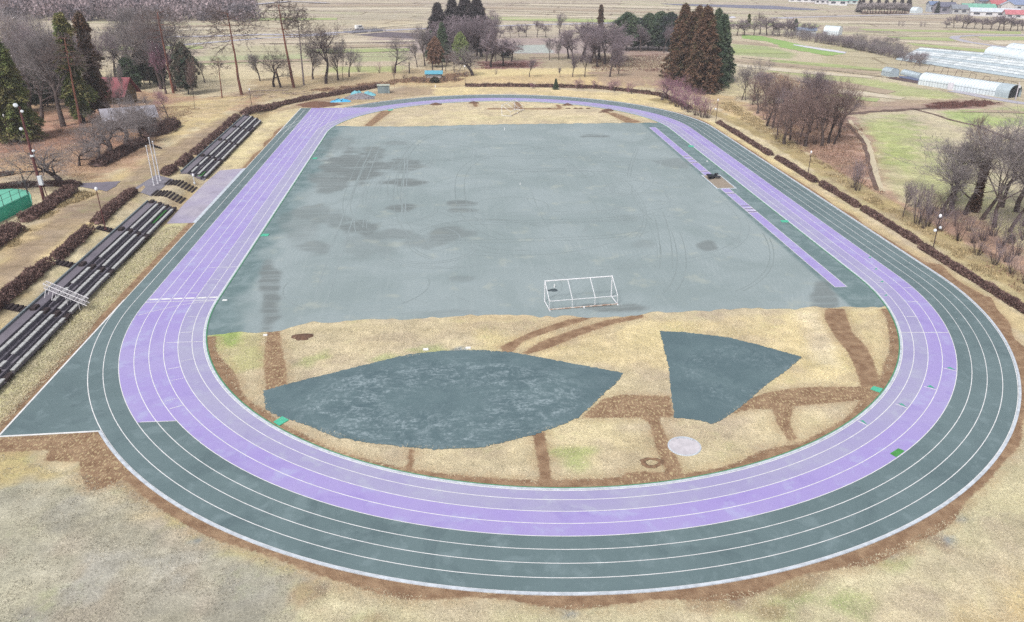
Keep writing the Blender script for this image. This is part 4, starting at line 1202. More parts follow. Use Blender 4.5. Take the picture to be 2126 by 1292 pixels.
# utility poles and thin white masts far left
m_cpole = mat_plain('concrete_pole', C(215, 208, 216, .7), .7, .05, 1)
for (u, v, hh_, lab) in [(23, 24, 9, 'pale utility pole before the distant wood at the far left'), (124, 22, 10, 'second pale utility pole before the distant wood'), (271, 24, 11, 'third pale utility pole before the distant wood'),
                         (421, 18, 11, 'fourth pale utility pole before the distant wood'), (527, 14, 11, 'fifth pale utility pole where the wood ends')]:
    p = G(u, v); t = thing('utility_pole', lab, 'utility pole', p, 0, 'utility poles along the distant wood')
    MB().tube((0, 0, 0), (0, 0, hh_), .32, .22, 6).build('pole', m_cpole, t); MB().box((0, 0, hh_ - .8), (1.8, .15, .15), .2).build('cross_arm', m_cpole, t)
p = G(2108, 207); t = thing('utility_pole', 'pale utility pole at the right edge before the big greenhouse', 'utility pole', p)
MB().tube((0, 0, 0), (0, 0, tall(p, 170)), .16, .1, 8).build('pole', m_cpole, t); MB().box((.3, 0, 3.4), (.5, .3, .7)).build('box', m_flood, t)

# ------------------------------------------------------------------ tennis court with green screen fence
m_court = mat_plain('court_green', C(120, 205, 178), .7, .06, 1)
m_screen = mat_plain('green_screen', C(84, 215, 178), .7, .1, 1.5)
m_iron = mat_plain('fence_iron', C(70, 66, 70), .6, .1, 2)
fence = [at(66, 430, 2.0), at(17, 462, 2.0), at(0, 470, 2.0)]
fa_, fb_ = at(67, 428, 2.0), at(-60, 492, 2.0)
sheet('tennis_court', [at(58, 396, 2)[:2], at(64, 405, 2)[:2], at(67, 427, 2)[:2], at(-60, 490, 2)[:2], at(-200, 440, 2)[:2], at(-80, 380, 2)[:2]], 2.05, m_court, px=False)
t = thing('court_fence', 'tall wire court fence with a bright green windscreen and dark posts', 'fence', tuple(fa_))
dv = fb_ - fa_; L = dv.length; nrm = Vector((-dv.y, dv.x, 0)).normalized()
sc_ = MB()
for i in range(10):
    a_ = dv * (i / 10); b_ = dv * ((i + 1) / 10); zz = Vector((0, 0, 1.7))
    sc_.quad(tuple(a_), tuple(b_), tuple(b_ + zz), tuple(a_ + zz)); sc_.quad(tuple(a_ + nrm * .03), tuple(a_ + nrm * .03 + zz), tuple(b_ + nrm * .03 + zz), tuple(b_ + nrm * .03))
sc_.build('windscreen', m_screen, t)
for i in range(8):
    a_ = dv * (i / 7); MB().tube(tuple(a_ - nrm * .06), tuple(a_ - nrm * .06 + Vector((0, 0, 3.2))), .04, n=6).build('post', m_iron, t)
wr_ = MB()
for z_ in (1.75, 2.5, 3.15): wr_.tube((0, 0, z_), tuple(dv + Vector((0, 0, z_))), .02, n=4)
wr_.build('rail', m_iron, t)
e2 = at(50, 398, 2.0) - fa_
t2 = thing('court_fence', 'thin dark wire fence along the far side of the green court', 'fence', tuple(fa_))
dv2 = at(52, 392, 2.0) - fa_
for i in range(1, 4):
    a_ = dv2 * (i / 3); MB().tube(tuple(a_), tuple(a_ + Vector((0, 0, 3.0))), .04, n=6).build('post', m_iron, t2)
wr_ = MB()
for z_ in (1.0, 2.0, 3.0): wr_.tube((0, 0, z_), tuple(dv2 + Vector((0, 0, z_))), .02, n=4)
wr_.build('rail', m_iron, t2)

# ------------------------------------------------------------------ buildings
def house(u, v, w, d, h, roofc, wallc, label, rz=0.0, rh=None, windows=3, door=True, name='house', group=None, over=.5):
    p = G(u, v); rh = rh or d * .28
    t = thing(name, label, 'house', p, rz, group)
    mw = mat_plain('wall', wallc, .85, .08, .6); mr = mat_plain('roof', roofc, .6, .1, .6)
    MB().box((0, 0, h / 2), (w, d, h)).poly([(-w / 2, -d / 2, h), (-w / 2, d / 2, h), (-w / 2, 0, h + rh)]).poly([(w / 2, d / 2, h), (w / 2, -d / 2, h), (w / 2, 0, h + rh)]).build('wall', mw, t)
    r_ = MB(); x_ = w / 2 + over; y_ = d / 2 + over; ze = h - rh * over / (d / 2)
    for s_ in (-1, 1):
        r_.quad((-x_, s_ * y_, ze), (x_, s_ * y_, ze), (x_, 0, h + rh), (-x_, 0, h + rh)); r_.quad((-x_, s_ * y_, ze + .18), (x_, s_ * y_, ze + .18), (x_, 0, h + rh + .18), (-x_, 0, h + rh + .18))
        r_.quad((-x_, s_ * y_, ze), (x_, s_ * y_, ze), (x_, s_ * y_, ze + .18), (-x_, s_ * y_, ze + .18))
    for s_ in (-1, 1): r_.poly([(s_ * x_, -y_, ze), (s_ * x_, -y_, ze + .18), (s_ * x_, 0, h + rh + .18), (s_ * x_, y_, ze + .18), (s_ * x_, y_, ze), (s_ * x_, 0, h + rh)])
    r_.build('roof', mr, t)
    for k in range(windows):
        x0 = -w / 2 + w * (k + .5) / windows
        wn = MB().box((x0, -d / 2 - .04, h * .55), (w / windows * .5, .1, h * .35)).build('window', m_win, t)
        MB().box((x0, -d / 2 - .1, h * .55 - h * .2), (w / windows * .56, .12, .1)).build('sill', mw, wn)
    if door: MB().box((w * .5 + .03, 0, 1.05), (.08, 1.0, 2.1)).build('door', m_win, t)
    return t


m_win = mat_plain('dark_window', C(88, 92, 106), .25, .2, 1)
hv = 'houses of the distant village'
WHITE = C(232, 230, 234, .7)
for a in [(2028, 25, 22, 8, 3.2, C(135, 196, 175), WHITE, 'long building with a mint green roof in the distant village', .1),
          (2062, 34, 30, 7, 3.0, C(214, 220, 230, .7), WHITE, 'long low white building at the front of the village'),
          (2068, 20, 12, 9, 4, C(205, 115, 120), C(210, 200, 195), 'red roofed house in the middle of the village', .2),
          (2089, 24, 9, 9, 4.5, C(190, 195, 210), C(225, 220, 220), 'gabled pale house between the red and blue-grey roofs', 1.4),
          (2116, 24, 18, 11, 5, C(140, 155, 190), C(215, 215, 220), 'blue-grey roofed house at the right edge'),
          (2118, 38, 20, 8, 2.6, C(214, 130, 138), WHITE, 'low pink-red roofed building at the right edge'),
          (2034, 32, 12, 5, 2.2, C(225, 228, 232, .7), WHITE, 'small white shed before the mint green roof'),
          (1935, 25, 7, 7, 5, C(120, 140, 175), C(215, 222, 235), 'narrow pale blue house left of the village conifers', .2),
          (1960, 27, 13, 9, 4.4, C(120, 120, 140), C(170, 165, 175), 'dark grey roofed house among the village conifers', .4),
          (1988, 29, 10, 8, 3.6, C(150, 155, 165), C(205, 205, 208), 'small grey house beside the village conifers', .1),
          (1738, 11, 14, 9, 3.8, C(120, 185, 165), WHITE, 'green roofed white house left of the large wood'),
          (1765, 8, 10, 8, 3, C(140, 205, 200), C(220, 230, 230), 'teal roofed pale house nearest the large wood'),
          (1712, 8, 16, 8, 3, C(200, 205, 215), WHITE, 'white house beside the green roofed one'),
          (1665, 4, 22, 8, 3, C(222, 222, 230, .7), WHITE, 'long white house at the top edge of the picture'),
          (2045, 13, 14, 9, 4, C(110, 118, 140), C(180, 178, 185), 'dark roofed house behind the mint green roof', .2)]:
    house(*a[:8], rz=(a[8] if len(a) > 8 else 0) - .35, group=hv, windows=4 if a[2] > 15 else 2)
t = house(238, 214, 8, 6.5, 2.8, C(168, 92, 100), C(128, 112, 88), 'brown house with a red gabled roof among the conifers', rz=-.12, rh=3.0, windows=0, over=.9)
t = house(272, 262, 9, 6, 2.1, C(182, 178, 188), C(110, 104, 108), 'grey roofed shed half hidden behind the grey plum trees', rz=.45, rh=1.5, windows=2, door=False, name='shed')
t = house(1672, 74, 9, 5, 2.6, C(140, 150, 172), C(205, 208, 215), 'small open shed with a blue-grey roof by the orchard', rz=-.35, rh=.9, windows=1, door=False, name='shed')
m_cbox = mat_plain('container_grey', C(150, 165, 168), .6, .08, 1)
p = G(797, 193)
t = thing('storage_box', 'grey storage cabin beside the blue covered rubble', 'storage cabin', p, .05)
MB().box((0, 0, 1.0), (3.1, 2.0, 2.0), 0, .04).build('body', m_cbox, t); MB().box((0, 0, 2.06), (3.4, 2.3, .12), 0, .04).build('roof', mat_plain('cabin_roof', C(200, 205, 190), .6, .08, 1), t); MB().box((.6, -1.02, .95), (.9, .06, 1.7)).build('door', mat_plain('cabin_door', C(135, 150, 155), .6, .08, 1), t)
p = G(901, 162)
t = thing('shelter', 'small hut with a sky blue roof in the brown scrub', 'hut', p, 0)
MB().box((0, 0, .6), (4.6, 2, 1.2)).build('wall', mat_plain('hut_wall', C(220, 215, 215, .66), .8, .08, 1), t)
MB().poly([(-2.7, -1.5, 1.2), (2.7, -1.5, 1.2), (2.7, 1.3, 1.9), (-2.7, 1.3, 1.9)]).poly([(-2.7, 1.3, 2.0), (2.7, 1.3, 2.0), (2.7, -1.5, 1.3), (-2.7, -1.5, 1.3)]).build('roof', mat_plain('blue_roof', C(110, 190, 215), .5, .08, 1), t)
for x_ in (-2.3, 2.3): MB().tube((x_, -1.3, 0), (x_, -1.3, 1.25), .06).build('post', m_iron, t)
t = thing('bare_gateway', 'pair of dark wooden posts with a crossbar behind the blue roofed hut', 'gateway', G(908, 152))
for x_ in (-1.4, 1.6): MB().tube((x_, 0, 0), (x_, 0, 3.4), .16).build('post', m_sleeper, t)
MB().tube((-1.6, 0, 2.2), (1.8, 0, 2.2), .08).build('crossbar', m_sleeper, t)
t = thing('wooden_post', 'lone dark wooden post left of the blue roofed hut', 'post', G(850, 152)); MB().tube((0, 0, 0), (.1, 0, 3.4), .18, .14).build('post', m_sleeper, t)

# tarpaulins
def tarp(u, v, w, d, h, mat, label, seed, name='tarpaulin'):
    p = G(u, v); rs = np.random.RandomState(seed); nx, ny = 26, 18
    X, Y = np.meshgrid(np.linspace(-1, 1, nx), np.linspace(-1, 1, ny)); x = X.ravel(); y = Y.ravel()
    z = np.clip(1 - np.hypot(x, y) ** 2, 0, 1) * h * (.5 + vnoise(x * 3 + 20, y * 3 + 20, 1, seed)) + vnoise(x * 8 + 40, y * 8 + 40, 1, seed + 1) * .25 * h
    e_ = 1 + .15 * (vnoise(np.arctan2(y, x) * 2 + 9, x * 0, 1, seed) - .5)
    v_ = np.stack([x * w / 2 * e_, y * d / 2 * e_, z * (np.maximum(abs(x), abs(y)) < .99) + .02], 1)
    i_ = np.arange(nx * ny).reshape(ny, nx); f_ = np.stack([i_[:-1, :-1], i_[:-1, 1:], i_[1:, 1:], i_[1:, :-1]], -1).reshape(-1, 4)
    return tag(link(name, mesh(name, v_, f_, mat), None, p, .1), label, 'tarpaulin' if name == 'tarpaulin' else 'rubble heap')


m_blue = mat_plain('tarp_blue', C(70, 180, 235), .45, .1, 1.2, c2=C(120, 205, 240))
m_teal2 = mat_plain('tarp_teal', C(130, 200, 215), .5, .1, 1.2)
m_rub = mat_plain('rubble_grey', C(165, 160, 165), .95, .3, 3, c2=C(110, 102, 105))
tarp(707, 211, 5.0, 2.2, .5, m_blue, 'bright blue tarpaulin with dark ropes over a low heap', 4)
tarp(746, 204, 7.5, 4.4, .9, m_rub, 'grey rubble heap between the blue tarpaulin and the grey cabin', 6, 'rubble_heap')
tarp(742, 200.5, 3.6, 2.8, 1.3, m_teal2, 'pale blue tarpaulin lying over the rubble heap', 8)
tarp(765, 198, 3.8, 2.2, .8, m_teal2, 'smaller pale blue tarpaulin at the right end of the rubble', 10)
p = G(707, 211); rp_ = MB(); rp_.path([(-1.4, -1.0, .45), (0, -.2, .95), (-.2, .9, .75)], .06, 5).path([(.2, -1.2, .4), (1.2, .6, .7)], .06, 5)
tag(rp_.build('rope', m_black, None, p), 'black rope tied over the bright blue tarpaulin', 'rope')

# ------------------------------------------------------------------ greenhouses
m_film = mat_plain('greenhouse_film', C(226, 236, 242, .74), .35, .06, .5)
m_film2 = mat_plain('greenhouse_film_grey', C(190, 204, 212, .66), .35, .08, .5)
m_film3 = mat_plain('old_film', C(226, 232, 236, .72), .4, .12, .35, c2=C(200, 208, 210))
m_hoop = mat_plain('steel_hoop', C(170, 180, 188), .4, .05, 1, metal=.5)


def hoop_house(A, B, w, h, label, film=True, nh=24, name='greenhouse', cat='greenhouse', mat=None, shed=0.0, low=0.0, group=None):
    A = Vector(A); B = Vector(B); L = (B - A).length; rz = math.atan2(B.y - A.y, B.x - A.x)
    t = thing(name, label, cat, tuple(A), rz, group)
    pr = lambda k: (w / 2 * cos(pi * k), low + (h - low) * sin(pi * k) ** .8)
    NA = 16
    if film:
        mb = MB(); xs = np.linspace(0, L * (1 - shed), nh)
        for i in range(nh - 1):
            for k in range(NA):
                y0, z0 = pr(k / NA); y1, z1 = pr((k + 1) / NA)
                mb.quad((xs[i], y0, z0), (xs[i + 1], y0, z0), (xs[i + 1], y1, z1), (xs[i], y1, z1))
        for y_ in (-w / 2, w / 2):
            if low: mb.quad((0, y_, 0), (L * (1 - shed), y_, 0), (L * (1 - shed), y_, low), (0, y_, low))
        mb.poly([(0, w / 2, 0)] + [(0, *pr(k / NA)) for k in range(NA + 1)] + [(0, -w / 2, 0)])
        if not shed: mb.poly([(L, -w / 2, 0)] + [(L, *pr(1 - k / NA)) for k in range(NA + 1)] + [(L, w / 2, 0)])
        mb.build('film_cover', mat or m_film, t)
    hp = MB(); nh2 = nh
    for i in range(nh2 + 1):
        x_ = L * i / nh2
        pts = [(x_, w / 2 + .02, 0)] + [(x_, pr(k / 10)[0] * 1.004, pr(k / 10)[1] + .02) for k in range(11)] + [(x_, -w / 2 - .02, 0)]
        hp.path(pts, .04, 4)
    hp.tube((0, 0, h + .03), (L, 0, h + .03), .05, n=5)
    for y_ in (-w / 2, w / 2): hp.tube((0, y_, low + .1), (L, y_, low + .1), .05, n=5)
    hp.build('hoop', m_hoop, t)
    return t, L


A = G(1903, 172); B = G(2105, 207)
A = at(1905, 176, 0); B = at(2092, 205, 0)
dv = (B - A).normalized(); nr = Vector((-dv.y, dv.x, 0))
A2 = A + nr * 3.1; B2 = B + nr * 3.1
t, L = hoop_house(A2, B2, 6.0, 3.4, 'long white plastic hoop greenhouse with a dark open shed end', nh=30, shed=.14, low=1.2)
xs0 = L * .86
mb = MB()
for k in range(16):
    y0, z0 = 3.05 * cos(pi * k / 16), 1.3 + 2.15 * sin(pi * k / 16) ** .8; y1, z1 = 3.05 * cos(pi * (k + 1) / 16), 1.3 + 2.15 * sin(pi * (k + 1) / 16) ** .8
    mb.quad((xs0, y0, z0), (L, y0, z0), (L, y1, z1), (xs0, y1, z1))
mb.build('shed_roof', m_film2, t)
for q_ in (-3.0, 3.0): MB().box(((xs0 + L) / 2, q_, .65), (L - xs0, .08, 1.3)).build('shed_wall', m_film2, t)
MB().box((L - .3, 0, 1.1), (.1, 4.6, 2.2)).build('opening_shade_panel', mat_plain('painted_inside_shade', C(52, 56, 62), .8, .1, 1), t)  # dark panel: the shade inside the open shed end, put in as colour
hoop_house(at(1832, 157, 0) + nr * 1.5, at(1850, 160.5, 0) + nr * 1.5, 3.6, 2.6, 'small hoop greenhouse at the far end of the blue seedling bed', nh=5, low=1.2, mat=m_film2)
hoop_house(at(1865, 156, 0) + nr * 3, at(1900, 165, 0) + nr * 3, 3, 1.6, 'low wide tunnel of grey film beside the long greenhouse', nh=8, mat=m_film2)
m_bed = mat_plain('seedling_bed', C(120, 130, 165), .8, .2, 1.2)
sheet('seedling_bed', [(1866, 158), (1900, 160), (1990, 172), (2004, 180), (1975, 181), (1868, 162)], .05, m_bed, .1, 1)
sheet('plough_strip', [(1840, 162), (1860, 160), (1972, 180), (1978, 187), (1850, 164.5)], .05, mat_plain('plough', C(112, 92, 92), .9, .15, 1), .15, 1)
m_sheet = mat_plain('white_sheet', C(225, 222, 232, .7), .5, .08, 1)
for u, v, s_, lab in [(1979, 187, 2.2, 'white plastic gable of the first small frame before the long greenhouse'), (1996, 184, 1.8, 'white plastic gable beside the seedling bed'), (2063, 191, 3.8, 'wide white plastic panel at the shed end'), (2086, 190, 2.2, 'narrow white plastic panel nearest the shed opening')]:
    block(u, v, (s_ * 1.5, .5, 2.0), lab, m_sheet, 'plastic_screen', 'plastic screen', -.5)
# low plastic tunnels behind
nlab = ['nearest', 'second', 'third', 'fourth', 'fifth', 'sixth', 'seventh', 'eighth']
for i in range(8):
    a_ = (1868 + i * 6, 124 - i * 3.0); b_ = (2190 + i * 12, 172 - i * 5.4)
    pa = at(*a_, 0); pb = at(*b_, 0)
    hoop_house(pa, pb, 4.2, .8, 'long low white plastic tunnel in the bed of eight, %s from the long greenhouse' % nlab[i], nh=8, name='plastic_tunnel', cat='plastic tunnel', mat=m_film3 if i % 3 else m_film2, group='low plastic tunnels')
hoop_house(at(2058, 118, 0), at(2150, 132, 0), 8, 4, 'white greenhouse behind the low tunnels at the right edge', nh=8, low=1)
hoop_house(at(2100, 111, 0), at(2180, 122, 0), 8, 4, 'farther white greenhouse at the right edge behind the tunnels', nh=8, low=1)
hoop_house(at(1712, 72, 0), at(1744, 74, 0), 6.5, 4.2, 'small white hoop greenhouse beside the open shed', nh=7, low=1.6)
hoop_house(at(1895, 27, 0), at(1908, 28, 0), 7, 4, 'tiny white greenhouse at the edge of the large wood', nh=5, low=1)

# roads, dykes, field strips
m_road = mat_plain('road_grey', C(196, 192, 202), .7, .06, .2); m_road2 = mat_plain('road_asphalt', C(150, 156, 166), .7, .06, .3)
m_dyke = mat_plain('dry_path', C(222, 208, 178), .9, .08, .4)
m_lime = surf('young_crop', C(146, 182, 104), C(160, 190, 112), C(150, 160, 100), C(180, 200, 120), .9, .2, .2)
m_ditch = mat_plain('ditch_brown', C(128, 104, 94), .9, .2, .5)


def strip(name, pts, wm, z, mat, jit=0.0):
    p = [np.array(q) for q in W2(pts)]; L_, R_ = [], []
    for i in range(len(p)):
        d = p[min(i + 1, len(p) - 1)] - p[max(i - 1, 0)]; d /= np.linalg.norm(d) + 1e-9; nn = np.array([-d[1], d[0]]) * wm / 2
        L_.append(tuple(p[i] + nn)); R_.append(tuple(p[i] - nn))
    return sheet(name, L_ + R_[::-1], z, mat, jit, 2.0, px=False, follow=True)


sheet('crop_strip', [(1540, 73), (1580, 75), (1640, 88), (1755, 112), (1715, 116), (1640, 100), (1590, 86), (1540, 80)], .05, m_lime, .4, 1.5)
sheet('crop_strip', [(1615, 95), (1650, 95), (1715, 108), (1740, 113), (1728, 116), (1660, 106), (1618, 98)], .07, m_lime, .3, 1.5)
sheet('plastic_mulch', [(1648, 93), (1660, 94), (1758, 108.5), (1755, 112), (1700, 104), (1650, 95)], .10, m_sheet, .2, 1)
strip('road', [(300, 78), (420, 76), (540, 72), (640, 72.5), (700, 68), (790, 64), (900, 59), (1100, 52), (1330, 47)], 6, .08, m_road)
strip('road', [(250, 104), (420, 90), (540, 80), (700, 72)], 4, .08, m_road)
strip('field_path', [(700, 66), (760, 60), (895, 46), (1000, 40), (1200, 38)], 4.5, .12, m_dyke)
strip('field_path', [(180, 150), (440, 137), (560, 136), (700, 138), (850, 136)], 1.6, .06, m_dyke)
strip('road', [(0, 28), (180, 25), (360, 19.5), (430, 18), (520, 11), (600, 4), (680, -2)], 6, .5, m_road)
strip('field_path', [(0, 62), (120, 60), (360, 78), (640, 82)], 3, .08, m_dyke)
strip('road', [(1600, 38), (1740, 34), (1850, 31.5), (1990, 28), (2100, 30), (2300, 32)], 6, .10, m_road)
strip('road', [(1750, 66), (1830, 72), (1900, 75), (1960, 74)], 4, .08, m_dyke)
strip('road', [(2200, 73), (2020, 74), (1985, 76), (1980, 80), (2010, 88), (2060, 95), (2200, 108)], 4.5, .10, m_road)
strip('road', [(2200, 225), (2110, 213), (2050, 203), (2010, 195), (1975, 189)], 4.0, .06, m_road)
strip('ditch', [(1900, 228), (1940, 238), (1975, 250), (2030, 262), (2126, 300)], 1.2, .05, m_ditch, .15)
strip('ditch', [(1755, 238), (1800, 233), (1900, 227), (1990, 222), (2060, 214)], 2.2, .05, m_ditch, .3)
strip('ditch', [(1758, 256), (1775, 275), (1793, 295), (1803, 330), (1808, 362), (1822, 396)], .9, .05, m_ditch, .1)
strip('footpath', [(1763, 250), (1785, 275), (1802, 295), (1812, 330), (1818, 362), (1832, 398)], .9, .07, m_dyke, .1)
sheet('dark_field', [(1370, 8), (1500, 10), (1600, 12), (1705, 20), (1690, 22), (1560, 18), (1400, 11)], .08, mat_plain('solar_dark', C(128, 126, 146), .6, .1, .2), .8, 4)
sheet('wet_field', [(1480, 35), (1525, 34.5), (1528, 38), (1480, 38)], .08, m_sheet, .3, 3)
sheet('wet_field', [(1622, 36), (1648, 36), (1648, 39), (1620, 39)], .08, m_sheet, .3, 3)
sheet('cover_field', [(2, 26), (24, 26), (24, 28), (0, 29)], .6, m_sheet)
sheet('cover_field', [(360, 19), (405, 19), (405, 20.4), (360, 20.6)], .6, m_sheet)
m_gs = surf('winter_grass', C(170, 184, 122), C(180, 190, 132), C(158, 160, 112), C(196, 192, 148), .9, .2, .3, (.3, 1, 1), .6, .6)
m_bs = surf('stubble', C(178, 160, 138), C(188, 170, 148), C(150, 132, 114), C(206, 190, 166), .9, .2, .3, (.3, 1, 1), .6, .6)
m_ws = surf('pale_stubble', C(214, 200, 174), C(222, 210, 188), C(190, 174, 148), C(232, 224, 204), .9, .2, .25, (.3, 1, 1), .6, .6)
zf = .03
for m__, poly in [(m_gs, [(1490, 46), (1700, 52), (1700, 56), (1490, 50)]), (m_ws, [(1500, 40), (1760, 46), (1760, 49), (1500, 43)]), (m_bs, [(1700, 36), (1990, 41), (1990, 45), (1700, 41)]), (m_ws, [(1740, 45), (2000, 49), (2000, 51.5), (1740, 47.5)]),
                  (m_gs, [(1780, 60), (2120, 66), (2120, 71), (1800, 64)]), (m_gs, [(1840, 76), (1985, 79), (2010, 87), (1870, 82)]), (m_ws, [(1860, 84), (2040, 93), (2080, 101), (1880, 88)]), (m_gs, [(1880, 89), (2126, 110), (2126, 117), (1900, 95)]),
                  (m_gs, [(2030, 77), (2200, 77), (2200, 84), (2040, 84)]), (m_ws, [(2050, 86), (2200, 88), (2200, 93), (2070, 93)]), (m_gs, [(1500, 100), (1600, 104), (1640, 112), (1500, 110)]), (m_bs, [(1520, 84), (1600, 92), (1620, 98), (1520, 90)]),
                  (m_bs, [(1520, 121), (1680, 136), (1830, 150), (1820, 154), (1660, 142), (1510, 127)]), (m_ws, [(1500, 130), (1660, 146), (1820, 160), (1810, 163), (1640, 151), (1500, 135)]), (m_gs, [(1600, 124), (1760, 136), (1850, 146), (1850, 150), (1720, 140), (1600, 129)]),
                  (m_bs, [(1640, 160), (1760, 172), (1860, 190), (1840, 196), (1740, 180), (1650, 168)]), (m_ws, [(1660, 176), (1780, 190), (1880, 203), (1870, 207), (1770, 198), (1670, 183)]), (m_gs, [(1700, 193), (1830, 206), (1820, 212), (1700, 202)]),
                  (m_bs, [(1960, 234), (2060, 229), (2126, 233), (2126, 236), (2050, 234)]), (m_ws, [(1100, 8), (1500, 18), (1500, 21), (1100, 11)]), (m_bs, [(1000, 14), (1480, 27), (1480, 31), (1000, 18)]), (m_gs, [(1010, 36), (1400, 44), (1400, 50), (1010, 42)]),
                  (m_ws, [(1020, 30), (1420, 38), (1420, 41), (1020, 33)]), (m_bs, [(560, 10), (880, 10), (880, 13), (540, 15)]), (m_ws, [(540, 18), (900, 17), (900, 20), (540, 22)]), (m_gs, [(520, 38), (700, 38), (700, 42), (520, 43)]),
                  (m_bs, [(210, 58), (520, 50), (520, 53), (210, 62)]), (m_ws, [(200, 66), (520, 58), (520, 60), (200, 69)]), (m_gs, [(200, 98), (420, 96), (420, 102), (200, 106)]), (m_bs, [(400, 128), (660, 124), (660, 129), (400, 133)]), (m_ws, [(540, 88), (860, 84), (860, 87), (540, 91)]),
                  (m_bs, [(640, 96), (860, 92), (860, 97), (640, 101)]), (m_gs, [(640, 104), (850, 101), (850, 107), (640, 111)]), (m_bs, [(1100, 116), (1220, 116), (1220, 121), (1100, 121)])]:
    sheet('field_strip', poly, zf, m__, .25, 3.0, follow=True, seed=int(poly[0][0])); zf += .004
# rough edges of field terraces as thin dark banks
rr_ = random.Random(8)
for (a_, b_, w_) in [((560, 30), (880, 44), 1.2), ((540, 22), (900, 28), 1.5), ((900, 20), (1380, 34), 1.6), ((1010, 10), (1500, 22), 2), ((640, 8), (1300, 8), 2.5), ((1100, 28), (1400, 44), 1.4), ((150, 66), (560, 52), .9), ((150, 46), (560, 36), 1.2),
                     ((1500, 28), (1990, 40), 1.4), ((1740, 42), (1990, 48), 1.2), ((1740, 50), (1900, 52), 1.2), ((1980, 84), (2126, 112), 1.6), ((1860, 92), (2126, 120), 1.2), ((640, 118), (840, 118), .8), ((440, 108), (820, 106), .8),
                     ((1500, 128), (1840, 158), .8), ((1540, 120), (1830, 148), .7), ((1600, 134), (1880, 166), .7), ((560, 92), (860, 88), 1.0)]:
    mid = ((a_[0] + b_[0]) / 2, (a_[1] + b_[1]) / 2 + rr_.uniform(-1, 1))
    strip('field_bank', [a_, mid, b_], w_, .09, m_ditch if rr_.random() < .6 else m_dyke, .25)

# bridge over the river with rails, and a white van
pA, pB = at(722, 69, 0), at(792, 64, 0)
dvb = pB - pA; Lb = dvb.length; rzb = math.atan2(dvb.y, dvb.x)
t = thing('road_bridge', 'low grey road bridge with steel railings over the dry river bed', 'bridge', tuple(pA), rzb)
m_br = mat_plain('bridge_grey', C(150, 148, 160), .6, .1, .5)
MB().box((Lb / 2, 0, .35), (Lb, 7, .5)).build('deck', m_br, t)
for s_ in (-1, 1):
    rl = MB()
    for z_ in (.9, 1.3): rl.box((Lb / 2, s_ * 3.3, z_ + .2), (Lb, .12, .1))
    for i in range(22): rl.box((Lb * (i + .5) / 22, s_ * 3.3, 1.0), (.12, .12, .9))
    rl.build('railing', m_br, t)
for x_ in (Lb * .5, Lb * .95): MB().box((x_, -3.2, .05), (1.2, 1.2, 1.2)).build('pier', m_conc, t)
sheet('river_bed', [(735, 73), (800, 66.5), (880, 70), (1000, 80), (880, 82), (800, 78)], .05, mat_plain('river_mud', C(120, 108, 116), .9, .15, .3), .4, 3)  # darker brown-grey sheet along the dry river bed
p = G(746, 62.5); t = thing('van', 'small white van on the road by the bridge', 'van', (p[0], p[1], .1), rzb)
mb = MB(); prof = [(-2, .4), (2.0, .4), (2.1, 1.1), (1.4, 1.5), (1.0, 2.1), (-2, 2.1)]
for s_ in (-1, 1): mb.poly([(x_, s_ * .85, z_) for x_, z_ in prof])
for (x0, z0), (x1, z1) in zip(prof, prof[1:] + prof[:1]): mb.quad((x0, -.85, z0), (x0, .85, z0), (x1, .85, z1), (x1, -.85, z1))
mb.build('body', m_peg, t)
for x_ in (-1.3, 1.3):
    for s_ in (-.86, .86): MB().tube((x_, s_ - .1, .35), (x_, s_ + .1, .35), .35, n=12).build('wheel', m_black, t)
MB().box((.1, -.87, 1.6), (1.8, .04, .5)).build('window', m_win, t)

# ------------------------------------------------------------------ vegetation generators
def seg_mesh(name, segs, mat, sides):
    s_ = np.array(segs, float)
    if len(s_) == 0: s_ = np.zeros((1, 8))
    p = s_[:, :3]; q = s_[:, 3:6]; r0 = s_[:, 6]; r1 = s_[:, 7]
    d = unit(q - p); ref = np.where(np.abs(d[:, 2:3]) > .9, np.array([[1., 0, 0]]), np.array([[0, 0, 1.]]))
    e_ = unit(np.cross(d, ref)); f_ = np.cross(d, e_)
    vs = []
    for c_, r in ((p, r0), (q, r1)):
        for k in range(sides):
            t = 2 * pi * k / sides; vs.append(c_ + e_ * (r * cos(t))[:, None] + f_ * (r * sin(t))[:, None])
    V = np.stack(vs, 1).reshape(-1, 3); n_ = len(s_); b0 = np.arange(n_)[:, None] * 2 * sides
    F = np.concatenate([b0 + np.array([[k, (k + 1) % sides, sides + (k + 1) % sides, sides + k]]) for k in range(sides)])
    return mesh(name, V, F, mat)


